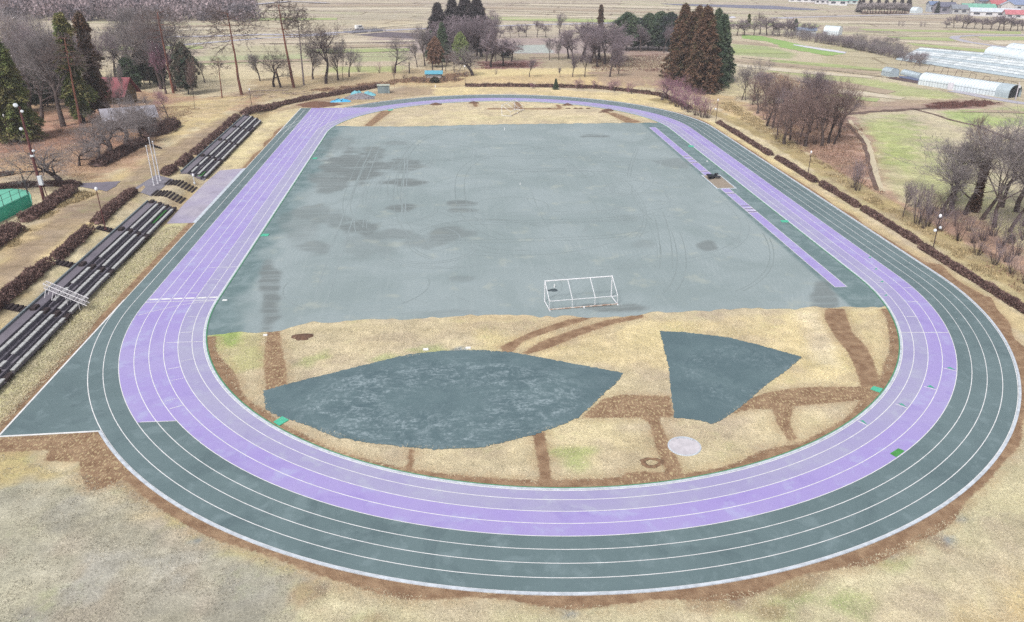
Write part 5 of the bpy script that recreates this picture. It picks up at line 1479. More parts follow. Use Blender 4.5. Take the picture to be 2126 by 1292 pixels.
def bare_tree(seed, kind):
    """returns (thick, thin) segment lists, normalised to height 1"""
    r = random.Random(seed); out = []
    K = dict(oak=dict(tr=.17, n=5, lev=6, sp=.85, up=.08, shr=.74, r=.026, kids=3, wob=.24),
             vase=dict(tr=.16, n=5, lev=6, sp=.62, up=.20, shr=.76, r=.022, kids=3, wob=.16),
             plum=dict(tr=.13, n=5, lev=6, sp=1.0, up=.06, shr=.76, r=.030, kids=3, wob=.34),
             tallo=dict(tr=.30, n=6, lev=6, sp=.7, up=.16, shr=.72, r=.016, kids=3, wob=.2),
             open=dict(tr=.20, n=5, lev=7, sp=.70, up=.14, shr=.80, r=.020, kids=2, wob=.2),
             far=dict(tr=.16, n=5, lev=5, sp=.8, up=.14, shr=.76, r=.024, kids=3, wob=.22),
             shrub=dict(tr=.0, n=11, lev=4, sp=.5, up=.16, shr=.70, r=.010, kids=3, wob=.14))[kind if kind != 'pine' else 'oak']

    def nv(d, ang_):
        a_ = Vector((r.gauss(0, 1), r.gauss(0, 1), r.gauss(0, 1))); a_ = a_ - d * a_.dot(d); a_.normalize()
        return (d * cos(ang_) + a_ * sin(ang_)).normalized()

    def grow(p, d, L_, rad, lev, maxlev, up, sp, wob, kids, shr):
        steps = 3 if lev < 3 else 2
        for s_ in range(steps):
            d = (d + Vector((r.gauss(0, wob), r.gauss(0, wob), r.gauss(0, wob) + up)) * .5).normalized()
            q = p + d * (L_ / steps); r1 = rad * .82
            out.append((*p, *q, rad, r1, lev)); p = q; rad = r1
            if lev < maxlev and (s_ > 0 or lev > 0) and r.random() < (.75 if kind != 'open' else .5):
                grow(p, nv(d, sp * r.uniform(.7, 1.4)), L_ * shr * r.uniform(.6, .95), rad * .6, lev + 1, maxlev, up, sp, wob, kids, shr)
        if lev < maxlev:
            for k in range(kids - 1 if lev > 0 else kids):
                grow(p, nv(d, sp * r.uniform(.3, 1.0)), L_ * shr * r.uniform(.8, 1.1), rad * .72, lev + 1, maxlev, up, sp, wob, kids, shr)

    if kind == 'pine':
        p = Vector((0, 0, 0)); d = Vector((0, 0, 1)); rad = .019
        lean = Vector((r.uniform(-.05, .05), r.uniform(-.05, .05), 0))
        for i in range(14):
            q = p + (d + lean + Vector((r.gauss(0, .03), r.gauss(0, .03), 0))) * (1 / 14); out.append((*p, *q, rad, rad * .93, 0)); p = q; rad *= .93
            z_ = i / 14
            if z_ > .5:
                for k in range(r.choice((4, 5, 6)) if z_ > .62 else 1):
                    a_ = r.uniform(0, 2 * pi); L_ = .2 * (1.25 - z_) * r.uniform(.8, 1.6)
                    grow(p, Vector((cos(a_), sin(a_), r.uniform(-.12, .22))).normalized(), L_, rad * .32, 2, 5, .03, .7, .25, 3, .68)
    elif kind == 'shrub':
        for k in range(K['n']):
            a_ = r.uniform(0, 2 * pi); s_ = r.uniform(.05, .42)
            grow(Vector((cos(a_) * .04, sin(a_) * .04, 0)), Vector((cos(a_) * s_, sin(a_) * s_, 1)).normalized(), .36 * r.uniform(.7, 1.1), K['r'] * .7, 2, 5, K['up'], K['sp'], K['wob'], 3, .66)
    else:
        grow(Vector((0, 0, 0)), Vector((r.uniform(-.06, .06), r.uniform(-.06, .06), 1)).normalized(), K['tr'] * 1.3, K['r'], 0, K['lev'] - 1, K['up'], K['sp'], K['wob'], K['kids'] + 1, K['shr'])
    a_ = np.array(out); top = np.percentile(a_[:, 5], 99.6)
    a_[:, :8] /= top
    asp = dict(oak=.56, vase=.42, plum=.85, tallo=.34, pine=.30, shrub=.42, far=.6, open=.5)[kind]
    c_ = a_[a_[:, 5] > .5]; rr = np.percentile(np.hypot(c_[:, 3], c_[:, 4]), 96)
    for k in (0, 1, 3, 4): a_[:, k] *= asp / rr
    a_[:, 6] = np.maximum(a_[:, 6] * .9, .0011); a_[:, 7] = np.maximum(a_[:, 7] * .9, .0008)
    if kind == 'far': a_[:, 6] = np.maximum(a_[:, 6], .0055); a_[:, 7] = np.maximum(a_[:, 7], .0042)
    if kind == 'pine': a_[:, 6] = np.maximum(a_[:, 6], .0016); a_[:, 7] = np.maximum(a_[:, 7], .0012)
    lv = a_[:, 8]
    return a_[lv <= 2][:, :8], a_[lv > 2][:, :8]


def bark(name, c, c2): return mat_plain(name, c, .95, .2, 6, c2=c2)


m_bark = bark('bark_grey', C(118, 104, 100), C(78, 66, 64)); m_barkd = bark('bark_dark', C(88, 76, 76), C(60, 50, 50)); m_barkr = bark('bark_red', C(160, 104, 84), C(120, 84, 76))
m_barkp = bark('bark_pale', C(178, 165, 165), C(140, 126, 128))
m_tw = {'purple': mat_plain('twig_purple', C(164, 148, 155), .95, .1, 2), 'grey': mat_plain('twig_grey', C(168, 158, 158), .95, .12, 2), 'dark': mat_plain('twig_dark', C(118, 100, 104), .95, .15, 2),
        'pink': mat_plain('twig_pink', C(184, 138, 156), .95, .1, 2), 'brown': mat_plain('twig_brown', C(162, 136, 130), .95, .12, 2), 'pale': mat_plain('twig_pale', C(204, 192, 192), .95, .1, 2), 'pinegrey': mat_plain('twig_pine', C(138, 122, 118), .95, .12, 2)}
TREES = {}
for kind, ns in (('oak', 3), ('vase', 3), ('plum', 2), ('tallo', 2), ('pine', 3), ('shrub', 3), ('far', 3), ('open', 3)):
    for i in range(ns):
        a_, b_ = bare_tree(11 * i + len(kind) * 7 + ord(kind[0]), kind)
        TREES[kind, i] = (seg_mesh('trunk', a_, m_bark, 6), seg_mesh('crown', b_, m_tw['purple'], 3))


def setmat(o, m):
    if o.data.materials and o.data.materials[0] is not m:
        o.material_slots[0].link = 'OBJECT'; o.material_slots[0].material = m


cnt = {}
rt = random.Random(77)


def tree(kind, u, v, vt, label, tw='purple', bk=None, wf=1.0, lean=(0, 0), name=None, cat='tree', group=None, var=None, rot=None, cover=None):
    p = G(u, v); h = tall(p, vt)
    i = cnt.get(kind, 0); cnt[kind] = i + 1
    ns = sum(1 for k in TREES if k[0] == kind)
    a_, b_ = TREES[kind, i % ns if var is None else var]
    nm = name or {'pine': 'pine_tree', 'plum': 'plum_tree', 'shrub': 'bare_shrub'}.get(kind, 'bare_tree')
    t = thing(nm, label, cat, (p[0], p[1], p[2] - .05), 0, group)
    t.rotation_euler = (lean[0], lean[1], rt.uniform(0, 6.28) if rot is None else rot)
    for nme, me_, mm in (('trunk', a_, bk or m_bark), ('crown', b_, m_tw[tw])):
        o = link(nme, me_, t, scale=(h * wf, h * wf, h)); setmat(o, mm)
    return t, h


def leaf_cloud(name, cen, spread, nper, ln, rs, out_dir=None, droop=0.0):
    k = len(cen); C_ = np.repeat(cen, nper, 0) + rs.normal(size=(k * nper, 3)) * np.repeat(spread, nper)[:, None] * np.array([1, 1, .75])
    D = rs.normal(size=(k * nper, 3)) * .6
    if out_dir is not None: D += np.repeat(out_dir, nper, 0) * 1.1
    D[:, 2] -= droop; D = unit(D)
    l_ = ln * rs.uniform(.6, 1.4, k * nper)
    return tris(C_, D, l_, l_ * .28, rs)


def conifer(seed, shape, nb=150, ncl=5, nper=26, ln=.04):
    """crown of separate drooping boughs, each a run of leaf clusters"""
    rs = np.random.RandomState(seed)
    t = (np.arange(nb) + rs.rand(nb)) / nb
    t = t ** (1.1 if shape in ('cedar', 'slim') else .9); th = np.arange(nb) * 2.39996 + rs.normal(size=nb) * .35
    if shape == 'cedar': prof = np.clip(1 - t, 0, 1) ** .65 * .205; z = .07 + .93 * t
    elif shape == 'slim': prof = np.clip(1 - t, 0, 1) ** .45 * .12 * (.8 + .35 * np.sin(t * 19 + seed)); z = .10 + .90 * t
    elif shape == 'round': prof = np.sqrt(np.clip(1 - (2 * t - .95) ** 2, 0, 1)) * .33; z = .16 + .82 * t
    else: prof = np.clip(1 - t, 0, 1) ** .9 * .34; z = .06 + .94 * t
    ext = prof * rs.uniform(.55, 1.28, nb) * (1 + .12 * np.sin(2 * th + seed)) + .012
    q = np.linspace(.22, 1, ncl); C_, O_, Sp = [], [], []
    for i in range(nb):
        for k, f_ in enumerate(q):
            r_ = ext[i] * f_; dz = -.32 * r_ * f_ + rs.normal() * .004 + (.05 * (1 - f_) if shape != 'round' else .12 * ext[i] * (1 - f_ * f_))
            a_ = th[i] + rs.normal() * .12
            C_.append((r_ * cos(a_), r_ * sin(a_), z[i] + dz)); O_.append((cos(a_), sin(a_), -.1)); Sp.append((.013 if shape in ('cedar', 'slim') else .024) * (1.25 - .45 * f_))
    V, F = leaf_cloud('crown', np.array(C_), np.array(Sp), nper, ln, rs, np.array(O_), .3)
    V[:, 2] = np.maximum(V[:, 2], .03); V /= V[:, 2].max()
    crown = mesh('crown', V, F, None)
    tr = [(0, 0, 0, 0, 0, .95, .016, .003)]
    for i in range(nb):
        tr.append((0, 0, z[i] * .98, ext[i] * .8 * cos(th[i]), ext[i] * .8 * sin(th[i]), z[i] - .2 * ext[i], .0032, .001))
    return seg_mesh('trunk', tr, None, 6), crown


def leafmat(name, c, c2, c3=None, sc_=3.0):
    m, n, b = newmat(name, .9, .15)
    v_ = objvec(n); f_ = noise(n, sc_, 3, v_, .6)
    ge = n.nodes.new('ShaderNodeNewGeometry').outputs['Random Per Island']
    col = mixc(n, rng(n, f_, .35, .65), c, c2)
    if c3: col = mixc(n, math_(n, 'MULTIPLY', rng(n, noise(n, sc_ * 2.3, 2, v_), .5, .65), .7), col, c3)
    k = math_(n, 'MULTIPLY_ADD', ge, .8, .6)
    cc = n.nodes.new('ShaderNodeCombineColor')
    for i in range(3): n.links.new(k, cc.inputs[i])
    n.links.new(mixc(n, 1.0, col, cc.outputs[0], 'MULTIPLY'), b.inputs['Base Color'])
    return m


# leaves need normal albedo: k is lower because the picture shows them dark
LM = {'cedarbrown': leafmat('cedar_brown', C(134, 104, 86), C(114, 92, 76), C(98, 100, 74), 6), 'cedargreen': leafmat('cedar_green', C(130, 142, 86), C(140, 128, 86), C(104, 120, 80), 6),
      'dark': leafmat('needle_dark', C(92, 112, 88), C(110, 122, 96), C(78, 96, 84), 5), 'deep': leafmat('cedar_deep', C(114, 102, 104), C(96, 92, 94), C(100, 106, 92), 5),
      'blue': leafmat('needle_blue', C(82, 94, 92), C(74, 92, 74), C(104, 100, 112), 5), 'lime': leafmat('leaf_lime', C(140, 158, 98), C(158, 168, 112), None, 5), 'rust': leafmat('leaf_rust', C(158, 124, 104), C(146, 116, 102), None, 5),
      'mix': leafmat('leaf_mixed', C(80, 102, 86), C(120, 108, 96), C(140, 116, 106), 4)}
CON = {}
for sh, ns in (('cedar', 3), ('slim', 2), ('round', 2), ('broad', 1)):
    for i in range(ns): CON[sh, i] = conifer(31 * i + len(sh) * 5 + 2, sh, *((250, 6, 52, .019) if sh == 'cedar' else (150, 4, 60, .02) if sh == 'slim' else (150, 6, 56, .028)))
for k, (a_, b_) in CON.items(): a_.materials.append(m_barkd); b_.materials.append(LM['dark'])


def con(shape, u, v, vt, label, leaf='dark', wf=1.0, name=None, lean=(0, 0), group=None, bk=None, cat='tree', var=None):
    p = G(u, v); h = tall(p, vt); i = cnt.get(shape, 0); cnt[shape] = i + 1
    ns = sum(1 for k in CON if k[0] == shape); a_, b_ = CON[shape, i % ns if var is None else var]
    t = thing(name or {'cedar': 'cedar_tree', 'slim': 'cedar_tree', 'round': 'evergreen_tree', 'broad': 'small_pine'}[shape], label, cat, (p[0], p[1], p[2] - .05), 0, group)
    t.rotation_euler = (lean[0], lean[1], rt.uniform(0, 6.28))
    for nme, me_, mm in (('trunk', a_, bk or m_barkd), ('crown', b_, LM[leaf])):
        o = link(nme, me_, t, scale=(h * wf, h * wf, h)); setmat(o, mm)
    return t


# --- left wood
con('cedar', 40, 292, 52, 'tall dark cedar at the left edge', 'cedargreen', 1.1)
con('slim', 175, 256, 22, 'olive green cedar, the leftmost of the pair before the red roofed house', 'cedargreen', 1.05)
con('slim', 211, 246, 19, 'cedar with a browner lower crown beside the red roof', 'cedarbrown', .95)
tree('vase', 132, 263, 38, 'large leaning grey tree behind the leaf littered clearing', 'grey', m_bark, .9)
tree('pine', 168, 262, 66, 'bare pine with a reddish trunk left of the olive cedars', 'pinegrey', m_barkr)
con('round', 84, 216, 96, 'dark evergreen behind the grey leaning tree', 'mix', .8)
con('round', 118, 208, 120, 'shorter bluish evergreen right of the dark evergreen', 'blue', .8)
tree('oak', 13, 292, 210, 'low curved grey trunk by the lamp at the left edge', 'grey', m_barkp, .7)
tree('oak', 62, 235, 60, 'wide purple-grey tree in front of the dark evergreens', 'grey', m_bark, .9)
tree('vase', 20, 215, 78, 'pale grey tree behind the left edge cedar', 'grey', m_bark, .9)
con('round', 275, 186, 112, 'broadleaf evergreen behind the red roof', 'dark', .9)
con('round', 300, 176, 88, 'taller dark evergreen right behind the red roof', 'mix', .6)
tree('tallo', 236, 225, 140, 'thin pale birch before the red roofed house', 'grey', m_barkp, .45)
tree('tallo', 260, 217, 130, 'second thin pale birch by the house gable', 'grey', m_barkp, .45)
tree('vase', 240, 160, 52, 'bare tree rising behind the red roof', 'grey', m_bark, .9)
tree('tallo', 328, 178, 18, 'tall bare tree right of the evergreens, dark stem', 'grey', m_bark, .7)
tree('tallo', 312, 176, 30, 'tall bare tree with a slanting stem behind the dark evergreen', 'brown', m_barkd, .7)
tree('vase', 345, 195, 90, 'reddish twiggy tree below the tall bare pines', 'pink', m_bark, .8)
tree('pine', 360, 194, 14, 'tall pine with an orange-red lower trunk behind the pink twigs', 'pinegrey', m_barkr, 1.1)
con('round', 392, 196, 84, 'rounded dark evergreen alone in the tan meadow edge', 'mix', .72)
tree('tallo', 405, 228, 120, 'thin young tree in front of the rounded evergreen', 'brown', m_barkd, .4)
tree('pine', 461, 203, 116, 'short leaning pine left of the tall leaning pine', 'pinegrey', m_barkr, 1.1)
tree('pine', 502, 197, 14, 'tall pine with flat spreading top leaning left', 'pinegrey', m_barkr, 1.25, var=1)
tree('plum', 317, 271, 200, 'bare plum tree with a wide reaching limb above the clipped bush', 'grey', m_bark, 1.1)
tree('plum', 226, 330, 232, 'grey plum tree in front of the grey roofed shed', 'grey', m_bark, 1.15)
tree('plum', 208, 332, 262, 'low grey plum tree left of the shed', 'grey', m_bark, 1.1)
tree('plum', 262, 300, 212, 'grey plum tree covering the shed roof', 'grey', m_bark, 1.1)
tree('plum', 295, 292, 222, 'grey plum tree just left of the reaching limb', 'grey', m_bark, .9)
tree('plum', 130, 386, 292, 'gnarled plum tree with dark limbs above the clipped hedge and asphalt path', 'grey', m_barkd, 1.25)
tree('plum', 165, 345, 285, 'pale plum tree behind the gnarled one', 'grey', m_bark, 1.0)
tree('oak', 350, 245, 190, 'small pinkish tree at the meadow edge', 'pink', m_bark, .9)
tree('shrub', 372, 190, 168, 'reddish undergrowth bush below the tall red pine', 'pink', m_bark, 1.6, cat='bush')
tree('shrub', 330, 205, 178, 'reddish undergrowth bush right of the house', 'pink', m_bark, 1.7, cat='bush')
tree('shrub', 300, 215, 190, 'brown undergrowth bush beside the shed', 'brown', m_bark, 1.8, cat='bush')
tree('shrub', 125, 275, 248, 'low bush with green leaves at the foot of the grey leaning tree', 'brown', m_bark, 1.6, cat='bush')
# --- trees between left and centre
tree('oak', 569, 181, 92, 'gnarled dark tree leaning left next to the broken trunk', 'dark', m_barkd, .95)
tree('pine', 610, 182, -4, 'tall grey topped pine with an orange-brown trunk', 'pinegrey', m_barkr, 1.2, var=2)
tree('pine', 631, 177, 6, 'thin tall dead pine right of the orange-brown pine', 'pinegrey', m_barkp, .8)
tree('oak', 677, 174, 42, 'large dark forked oak between the pines and the round tree', 'dark', m_barkd, .8)
tree('vase', 702, 167, 92, 'small grey tree right of the forked oak', 'grey', m_bark, 1.0)
tree('tallo', 712, 166, 80, 'slender tree with a thin straight stem right of the forked oak', 'grey', m_barkd, .6)
tree('shrub', 788, 152, 128, 'tiny bare bush in the field before the spreading tree', 'pink', m_bark, 1.0, cat='bush')
tree('oak', 820, 152, 72, 'round spreading dark tree standing alone in front of the river bend', 'grey', m_barkd, .95)
tree('tallo', 819, 183, 128, 'thin sapling in front of the spreading tree', 'brown', m_barkd, .35)
tree('vase', 882, 137, 52, 'tall thin bare tree left of the green conifer', 'grey', m_bark, .7)
tree('vase', 866, 140, 82, 'bare pinkish tree behind the dark wooden post', 'grey', m_bark, .8)
p = G(583, 182); t = thing('broken_trunk', 'snapped dark trunk with a bright orange splintered top', 'tree stump', p); h = tall(p, 140)
tp = Vector((-h * .16, 0, h)); MB().tube((0, 0, 0), tuple(tp * .7), .32, .22, 8).build('trunk', m_barkd, t)
MB().tube(tuple(tp * .7), tuple(tp * 1.0), .20, .03, 7).tube(tuple(tp * .68 + Vector((.1, 0, 0))), tuple(tp * .92), .12, .02, 6).build('splinter', mat_plain('fresh_wood', C(226, 160, 90), .8, .15, 3), t)
# --- centre cluster
con('cedar', 912, 112, 3, 'dark cedar, first of the group cut by the top edge', 'deep', 1.45)
con('cedar', 942, 108, -8, 'dark cedar, second of the group cut by the top edge', 'deep', 1.45)
con('cedar', 968, 106, -14, 'broad dark cedar, third of the group cut by the top edge', 'deep', 1.45)
con('cedar', 992, 106, -10, 'dark cedar at the right end of the group cut by the top edge', 'deep', 1.45)
con('cedar', 920, 128, 44, 'green conifer in front of the dark cedar group', 'dark', 1.1)
con('cedar', 897, 120, 62, 'smaller green conifer left of the orange tree', 'dark', 1.2)
con('round', 905, 140, 74, 'orange-brown leafed tree in front of the green conifer', 'rust', .7)
con('round', 957, 132, 64, 'yellow-green tree in front of the dark cedars', 'lime', .75)
tree('plum', 981, 157, 88, 'round grey tree before the yellow-green tree', 'grey', m_barkd, .95)
tree('vase', 968, 125, 42, 'pinkish bare tree hiding the cedar trunks', 'purple', m_bark, 1.1)
tree('vase', 990, 122, 36, 'pinkish bare tree at the right of the dark cedars', 'purple', m_bark, 1.2)
tree('vase', 1010, 128, 50, 'bare tree at the right foot of the dark cedars', 'purple', m_bark, 1.0)
tree('tallo', 1029, 128, 22, 'tall bare tree standing clear right of the cedars', 'purple', m_bark, .8)
con('round', 1050, 120, 92, 'dark low evergreen bush beside the tall bare tree', 'blue', 1.3)
tree('shrub', 1029, 157, 142, 'tiny sapling on the straw embankment left of the others', 'purple', m_bark, .9, name='sapling')
tree('vase', 925, 148, 112, 'bare thin tree below the orange leafed tree', 'brown', m_barkd, .8)
tree('vase', 943, 150, 108, 'bare thin tree below the yellow-green tree', 'brown', m_barkd, .8)
for i, (u, v, vt, lab) in enumerate([(860, 170, 156, 'leftmost low brown bush before the blue roofed hut'), (880, 172, 158, 'low brown bush just left of the dark green one'), (925, 170, 158, 'low brown bush right of the dark green one'), (945, 168, 155, 'rightmost low brown bush before the blue roofed hut'), (840, 165, 152, 'low tan bush at the foot of the straw mound')]):
    tree('shrub', u, v, vt, lab, 'dark', m_bark, 2.4, cat='bush')
con('round', 903, 172, 158, 'low dark green bush in front of the blue roofed hut', 'mix', 2.2, name='evergreen_bush', cat='bush')
# --- embankment trees and purple mass
for u, v, vt, wf, lab in [(1099, 160, 118, 1.0, 'small bare tree at the left end of the embankment'), (1163, 160, 140, .7, 'thin sapling between the small trees on the embankment'), (1189, 160, 106, .8, 'bare tree on the embankment, first in front of the purple grove'),
                          (1214, 160, 100, .85, 'bare tree on the embankment, second in front of the purple grove'), (1266, 160, 88, 1.05, 'round bare tree at the right end of the embankment'), (1284, 157, 104, 1.0, 'bare tree behind the round one at the right end of the embankment')]:
    tree('vase', u, v, vt, lab, 'purple', m_bark, wf)
for u, v, vt, wf, lab in [(1190, 135, 52, 1.0, 'purple bare tree at the left of the dense grove'), (1225, 132, 40, 1.05, 'tallest purple bare tree in the middle of the dense grove'), (1255, 134, 48, 1.0, 'purple bare tree at the right of the dense grove'),
                          (1240, 140, 66, 1.1, 'lower purple tree in front of the dense grove'), (1278, 140, 70, 1.0, 'purple tree at the right foot of the dense grove'), (1205, 128, 60, 1.2, 'purple tree filling the back of the dense grove')]:
    tree('oak' if u % 2 else 'vase', u, v, vt, lab, 'purple', m_barkd, wf)
tree('vase', 1141, 125, 78, 'bare tree between the river bed and the embankment', 'grey', m_bark, .8)
tree('vase', 1160, 125, 88, 'smaller bare tree left of the dense grove', 'grey', m_bark, .8)
tree('vase', 1161, 74, 26, 'lone bare tree far behind the river bed', 'purple', m_bark, .75)
for u, vt in ((1078, 48), (1092, 50), (1115, 42), (1133, 50), (1040, 56), (1060, 52)):
    tree('far', u, 78, vt, 'small purple tree in the row along the far river bank', 'purple', m_bark, .9, group='row of small trees along the far river bank')
con('slim', 1246, 78, 8, 'lone dark cedar rising behind the purple grove', 'cedarbrown', 1.2)
con('broad', 1154, 186, 162, 'small green pine bush on the line of the far hedge', 'dark', 1.0, name='small_pine')
for u, v, vt, wf, lab in [(1109, 184, 172, .9, 'thin sapling on the far lawn left of the green pine bush'), (1198, 185, 160, .8, 'first small cherry tree right of the green pine bush'), (1239, 185, 166, .8, 'second small cherry tree right of the green pine bush'),
                          (1275, 190, 163, .9, 'third small cherry tree on the far lawn'), (1311, 195, 172, .8, 'fourth small cherry tree on the far lawn'), (1374, 208, 152, 1.1, 'largest cherry tree of the far lawn, below the giant cedars')]:
    tree('plum', u, v, vt, lab, 'pink', m_bark, wf, name='cherry_tree')
for u, v, vt, wf, lab in [(905, 122, 52, 1.2, 'purple tree before the first dark cedar'), (930, 118, 40, 1.2, 'purple tree between the first and second dark cedar'), (950, 112, 30, 1.2, 'tall purple tree in front of the broad dark cedar'),
                          (1000, 118, 30, 1.2, 'purple tree hiding the right end of the cedar group'), (1020, 140, 70, 1.2, 'purple tree above the gap of the far hedge'), (1045, 138, 84, 1.3, 'low purple tree left of the pale green pond field'),
                          (1062, 128, 80, 1.2, 'low purple tree at the edge of the pale green pond field')]:
    tree('far', u, v, vt, lab, 'purple', m_barkd, wf)
for u, v, vt, wf, lab in [(1180, 122, 62, 1.2, 'purple tree at the far left back of the dense grove'), (1212, 124, 46, 1.3, 'broad purple tree at the back of the dense grove'), (1244, 124, 44, 1.3, 'broad purple tree under the lone cedar'),
                          (1272, 128, 56, 1.2, 'purple tree at the right back of the dense grove'), (1290, 124, 72, 1.2, 'purple tree before the leftmost green evergreen')]:
    tree('far', u, v, vt, lab, 'purple', m_barkd, wf)
for u, v, vt, wf, lab, k_ in [(95, 200, 40, 1.0, 'pinkish tree high above the leaf littered clearing', 'vase'), (150, 225, 70, 1.0, 'grey tree half hidden by the leftmost olive cedar', 'vase'), (195, 190, 60, 1.0, 'grey tree between the two olive cedars', 'vase'),
                          (290, 180, 48, .9, 'bare tree above the broadleaf evergreen', 'oak'), (340, 172, 26, .8, 'wide bare tree behind the orange-red pine', 'oak'), (365, 190, 66, .9, 'bare tree left of the rounded evergreen', 'vase'),
                          (215, 168, 78, 1.0, 'bare tree behind the browner cedar', 'oak'), (30, 170, 30, 1.1, 'reddish tree above the left edge cedar', 'vase'), (70, 160, 36, 1.2, 'broad reddish tree before the far field at the left', 'oak')]:
    tree(k_, u, v, vt, lab, 'purple' if u % 2 else 'grey', m_bark, wf)
# --- evergreen row and giant cedars
for u, v, vt, leaf, lab in [(1300, 104, 26, 'dark', 'leftmost evergreen of the green row behind the giant cedars'), (1325, 102, 38, 'blue', 'bluish evergreen, second in the green row'), (1345, 102, 28, 'dark', 'evergreen, third in the green row'),
                            (1368, 104, 24, 'dark', 'tallest evergreen of the green row'), (1388, 106, 26, 'blue', 'evergreen of the green row touching the giant cedars')]:
    con('round', u, v, vt - 3, lab, leaf, 1.25)
tree('vase', 1330, 108, 52, 'bare purple tree in front of the green row', 'purple', m_bark, 1.0)
tree('vase', 1378, 110, 46, 'bare purple tree between the green row and the giant cedars', 'purple', m_bark, .8)
con('cedar', 1412, 166, 4, 'giant brown cedar, left and tallest of the group', 'cedarbrown', 1.12)
con('cedar', 1455, 190, 8, 'giant rust brown cedar at the front of the group', 'cedarbrown', 1.2)
con('cedar', 1440, 165, 8, 'giant brown cedar standing between the other giants', 'cedarbrown', 1.0)
con('cedar', 1492, 170, 26, 'giant green-sided cedar at the right of the group', 'dark', 1.2)
con('cedar', 1480, 158, 14, 'green cedar behind the front rust brown one', 'dark', 1.0)
for i, (u, v, vt) in enumerate([(1392, 215, 168), (1405, 222, 172), (1418, 228, 176), (1431, 234, 182), (1445, 240, 186), (1458, 244, 190), (1470, 246, 196)]):
    tree('shrub', u, v, vt, 'pink twigged shrub in the row along the hedge, number %s from the large cherry tree' % ('one', 'two', 'three', 'four', 'five', 'six', 'seven')[i], 'pink', m_bark, 1.35, cat='bush')
for i, (u, v, vt) in enumerate([(1405, 200, 166), (1425, 208, 172), (1446, 218, 180)]):
    tree('shrub', u, v, vt, 'pink shrub in the back row below the cedars, %s' % ('nearest the cherry tree', 'in the middle', 'nearest the lamp')[i], 'pink', m_bark, 1.5, cat='bush')
con('cedar', 1428, 176, 20, 'giant brown cedar, shorter one between the two front giants', 'cedarbrown', 1.3)
con('cedar', 1476, 182, 40, 'shorter green cedar in front of the green-sided giant', 'dark', 1.15)
tree('vase', 228, 236, 158, 'grey tree partly hiding the red roof', 'grey', m_bark, .9)
tree('oak', 252, 232, 178, 'low grey tree before the gable of the red roofed house', 'grey', m_bark, .9)
# --- right side groves
for u, v, vt, k, lab in [(1540, 208, 128, 'open', 'dark stemmed bare tree, left of the three by the giant cedars'), (1548, 209, 135, 'tallo', 'dark stemmed bare tree, middle of the three by the giant cedars'), (1568, 210, 116, 'open', 'widest bare tree of the three right of the giant cedars')]:
    tree(k, u, v, vt, lab, 'grey', m_barkd, .9)
GR = [(1604, 268, 165, 'leftmost tree of the brown grove'), (1614, 282, 172, 'second tree from the left in the brown grove'), (1640, 292, 185, 'tree with a dark straight stem in the brown grove'), (1662, 285, 148, 'tall tree in the middle of the brown grove'),
      (1680, 276, 142, 'tallest tree of the brown grove'), (1697, 268, 155, 'tree behind the tallest one of the brown grove'), (1720, 298, 165, 'tree at the near right corner of the brown grove'), (1731, 300, 178, 'rightmost tree of the brown grove'),
      (1625, 240, 150, 'tree at the back left of the brown grove'), (1658, 245, 150, 'tree at the back of the brown grove'), (1700, 245, 160, 'tree at the back right of the brown grove')]
for i, (u, v, vt, lab) in enumerate(GR): tree(('vase', 'open', 'vase', 'open')[i % 4], u, v, vt, lab, ('brown', 'purple', 'brown')[i % 3], m_barkd, .85)
UB = [(1590, 250), (1612, 290), (1630, 275), (1655, 300), (1690, 300), (1745, 285), (1710, 255), (1580, 228), (1560, 218), (1740, 262)]
for i, (u, v) in enumerate(UB): tree('shrub', u, v, v - 34, 'low twiggy undergrowth bush among the trees of the brown grove', 'brown', m_bark, 1.5, cat='bush', group='undergrowth of the brown grove')
tree('shrub', 1779, 396, 318, 'dense twiggy bush left of the ditch', 'purple', m_bark, .95, cat='bush', var=0)
tree('shrub', 1770, 390, 330, 'smaller twiggy bush behind the dense one', 'purple', m_bark, .95, cat='bush')
tree('vase', 1874, 452, 375, 'leftmost slim tree of the three clumps by the path', 'purple', m_bark, .6)
tree('shrub', 1904, 466, 358, 'tallest twiggy clump by the path', 'purple', m_bark, .8, cat='bush')
tree('shrub', 1917, 475, 385, 'right slim clump of the three by the path', 'purple', m_bark, .7, cat='bush')
tree('open', 2004, 446, 248, 'big bare tree left of the ivy wrapped trunk', 'grey', m_bark, 1.35)
tree('open', 2038, 456, 258, 'wide grey tree between the ivy trunk and the biggest tree', 'grey', m_bark, 1.3)
tree('tallo', 2022, 440, 250, 'tree with a brown ivy wrapped trunk', 'brown', m_bark, .8)
tree('open', 2064, 472, 232, 'biggest bare tree, grey trunk with a high fork', 'grey', m_bark, 1.3)
tree('open', 2096, 482, 252, 'bare tree right behind the biggest one', 'grey', m_bark, 1.05)
tree('vase', 2128, 470, 262, 'bare tree cut by the right edge', 'pale', m_bark, 1.05)
p = G(2022, 440); rs = np.random.RandomState(4)
hh_ = 7.5; z_ = rs.uniform(.2, hh_, 900); a_ = rs.uniform(0, 6.28, 900); rd = .32 + .1 * np.sin(z_)
cen = np.stack([rd * np.cos(a_), rd * np.sin(a_), z_], 1)
V, F = leaf_cloud('x', cen, np.full(900, .18), 6, .35, rs, None, .3)
tag(link('ivy', mesh('ivy', V, F, LM['rust'] if False else mat_plain('dead_ivy', C(140, 112, 98), .95, .2, 2, island=.3)), None, p), 'thick column of dead brown ivy climbing a trunk behind the near right trees', 'ivy')
rq = random.Random(12)
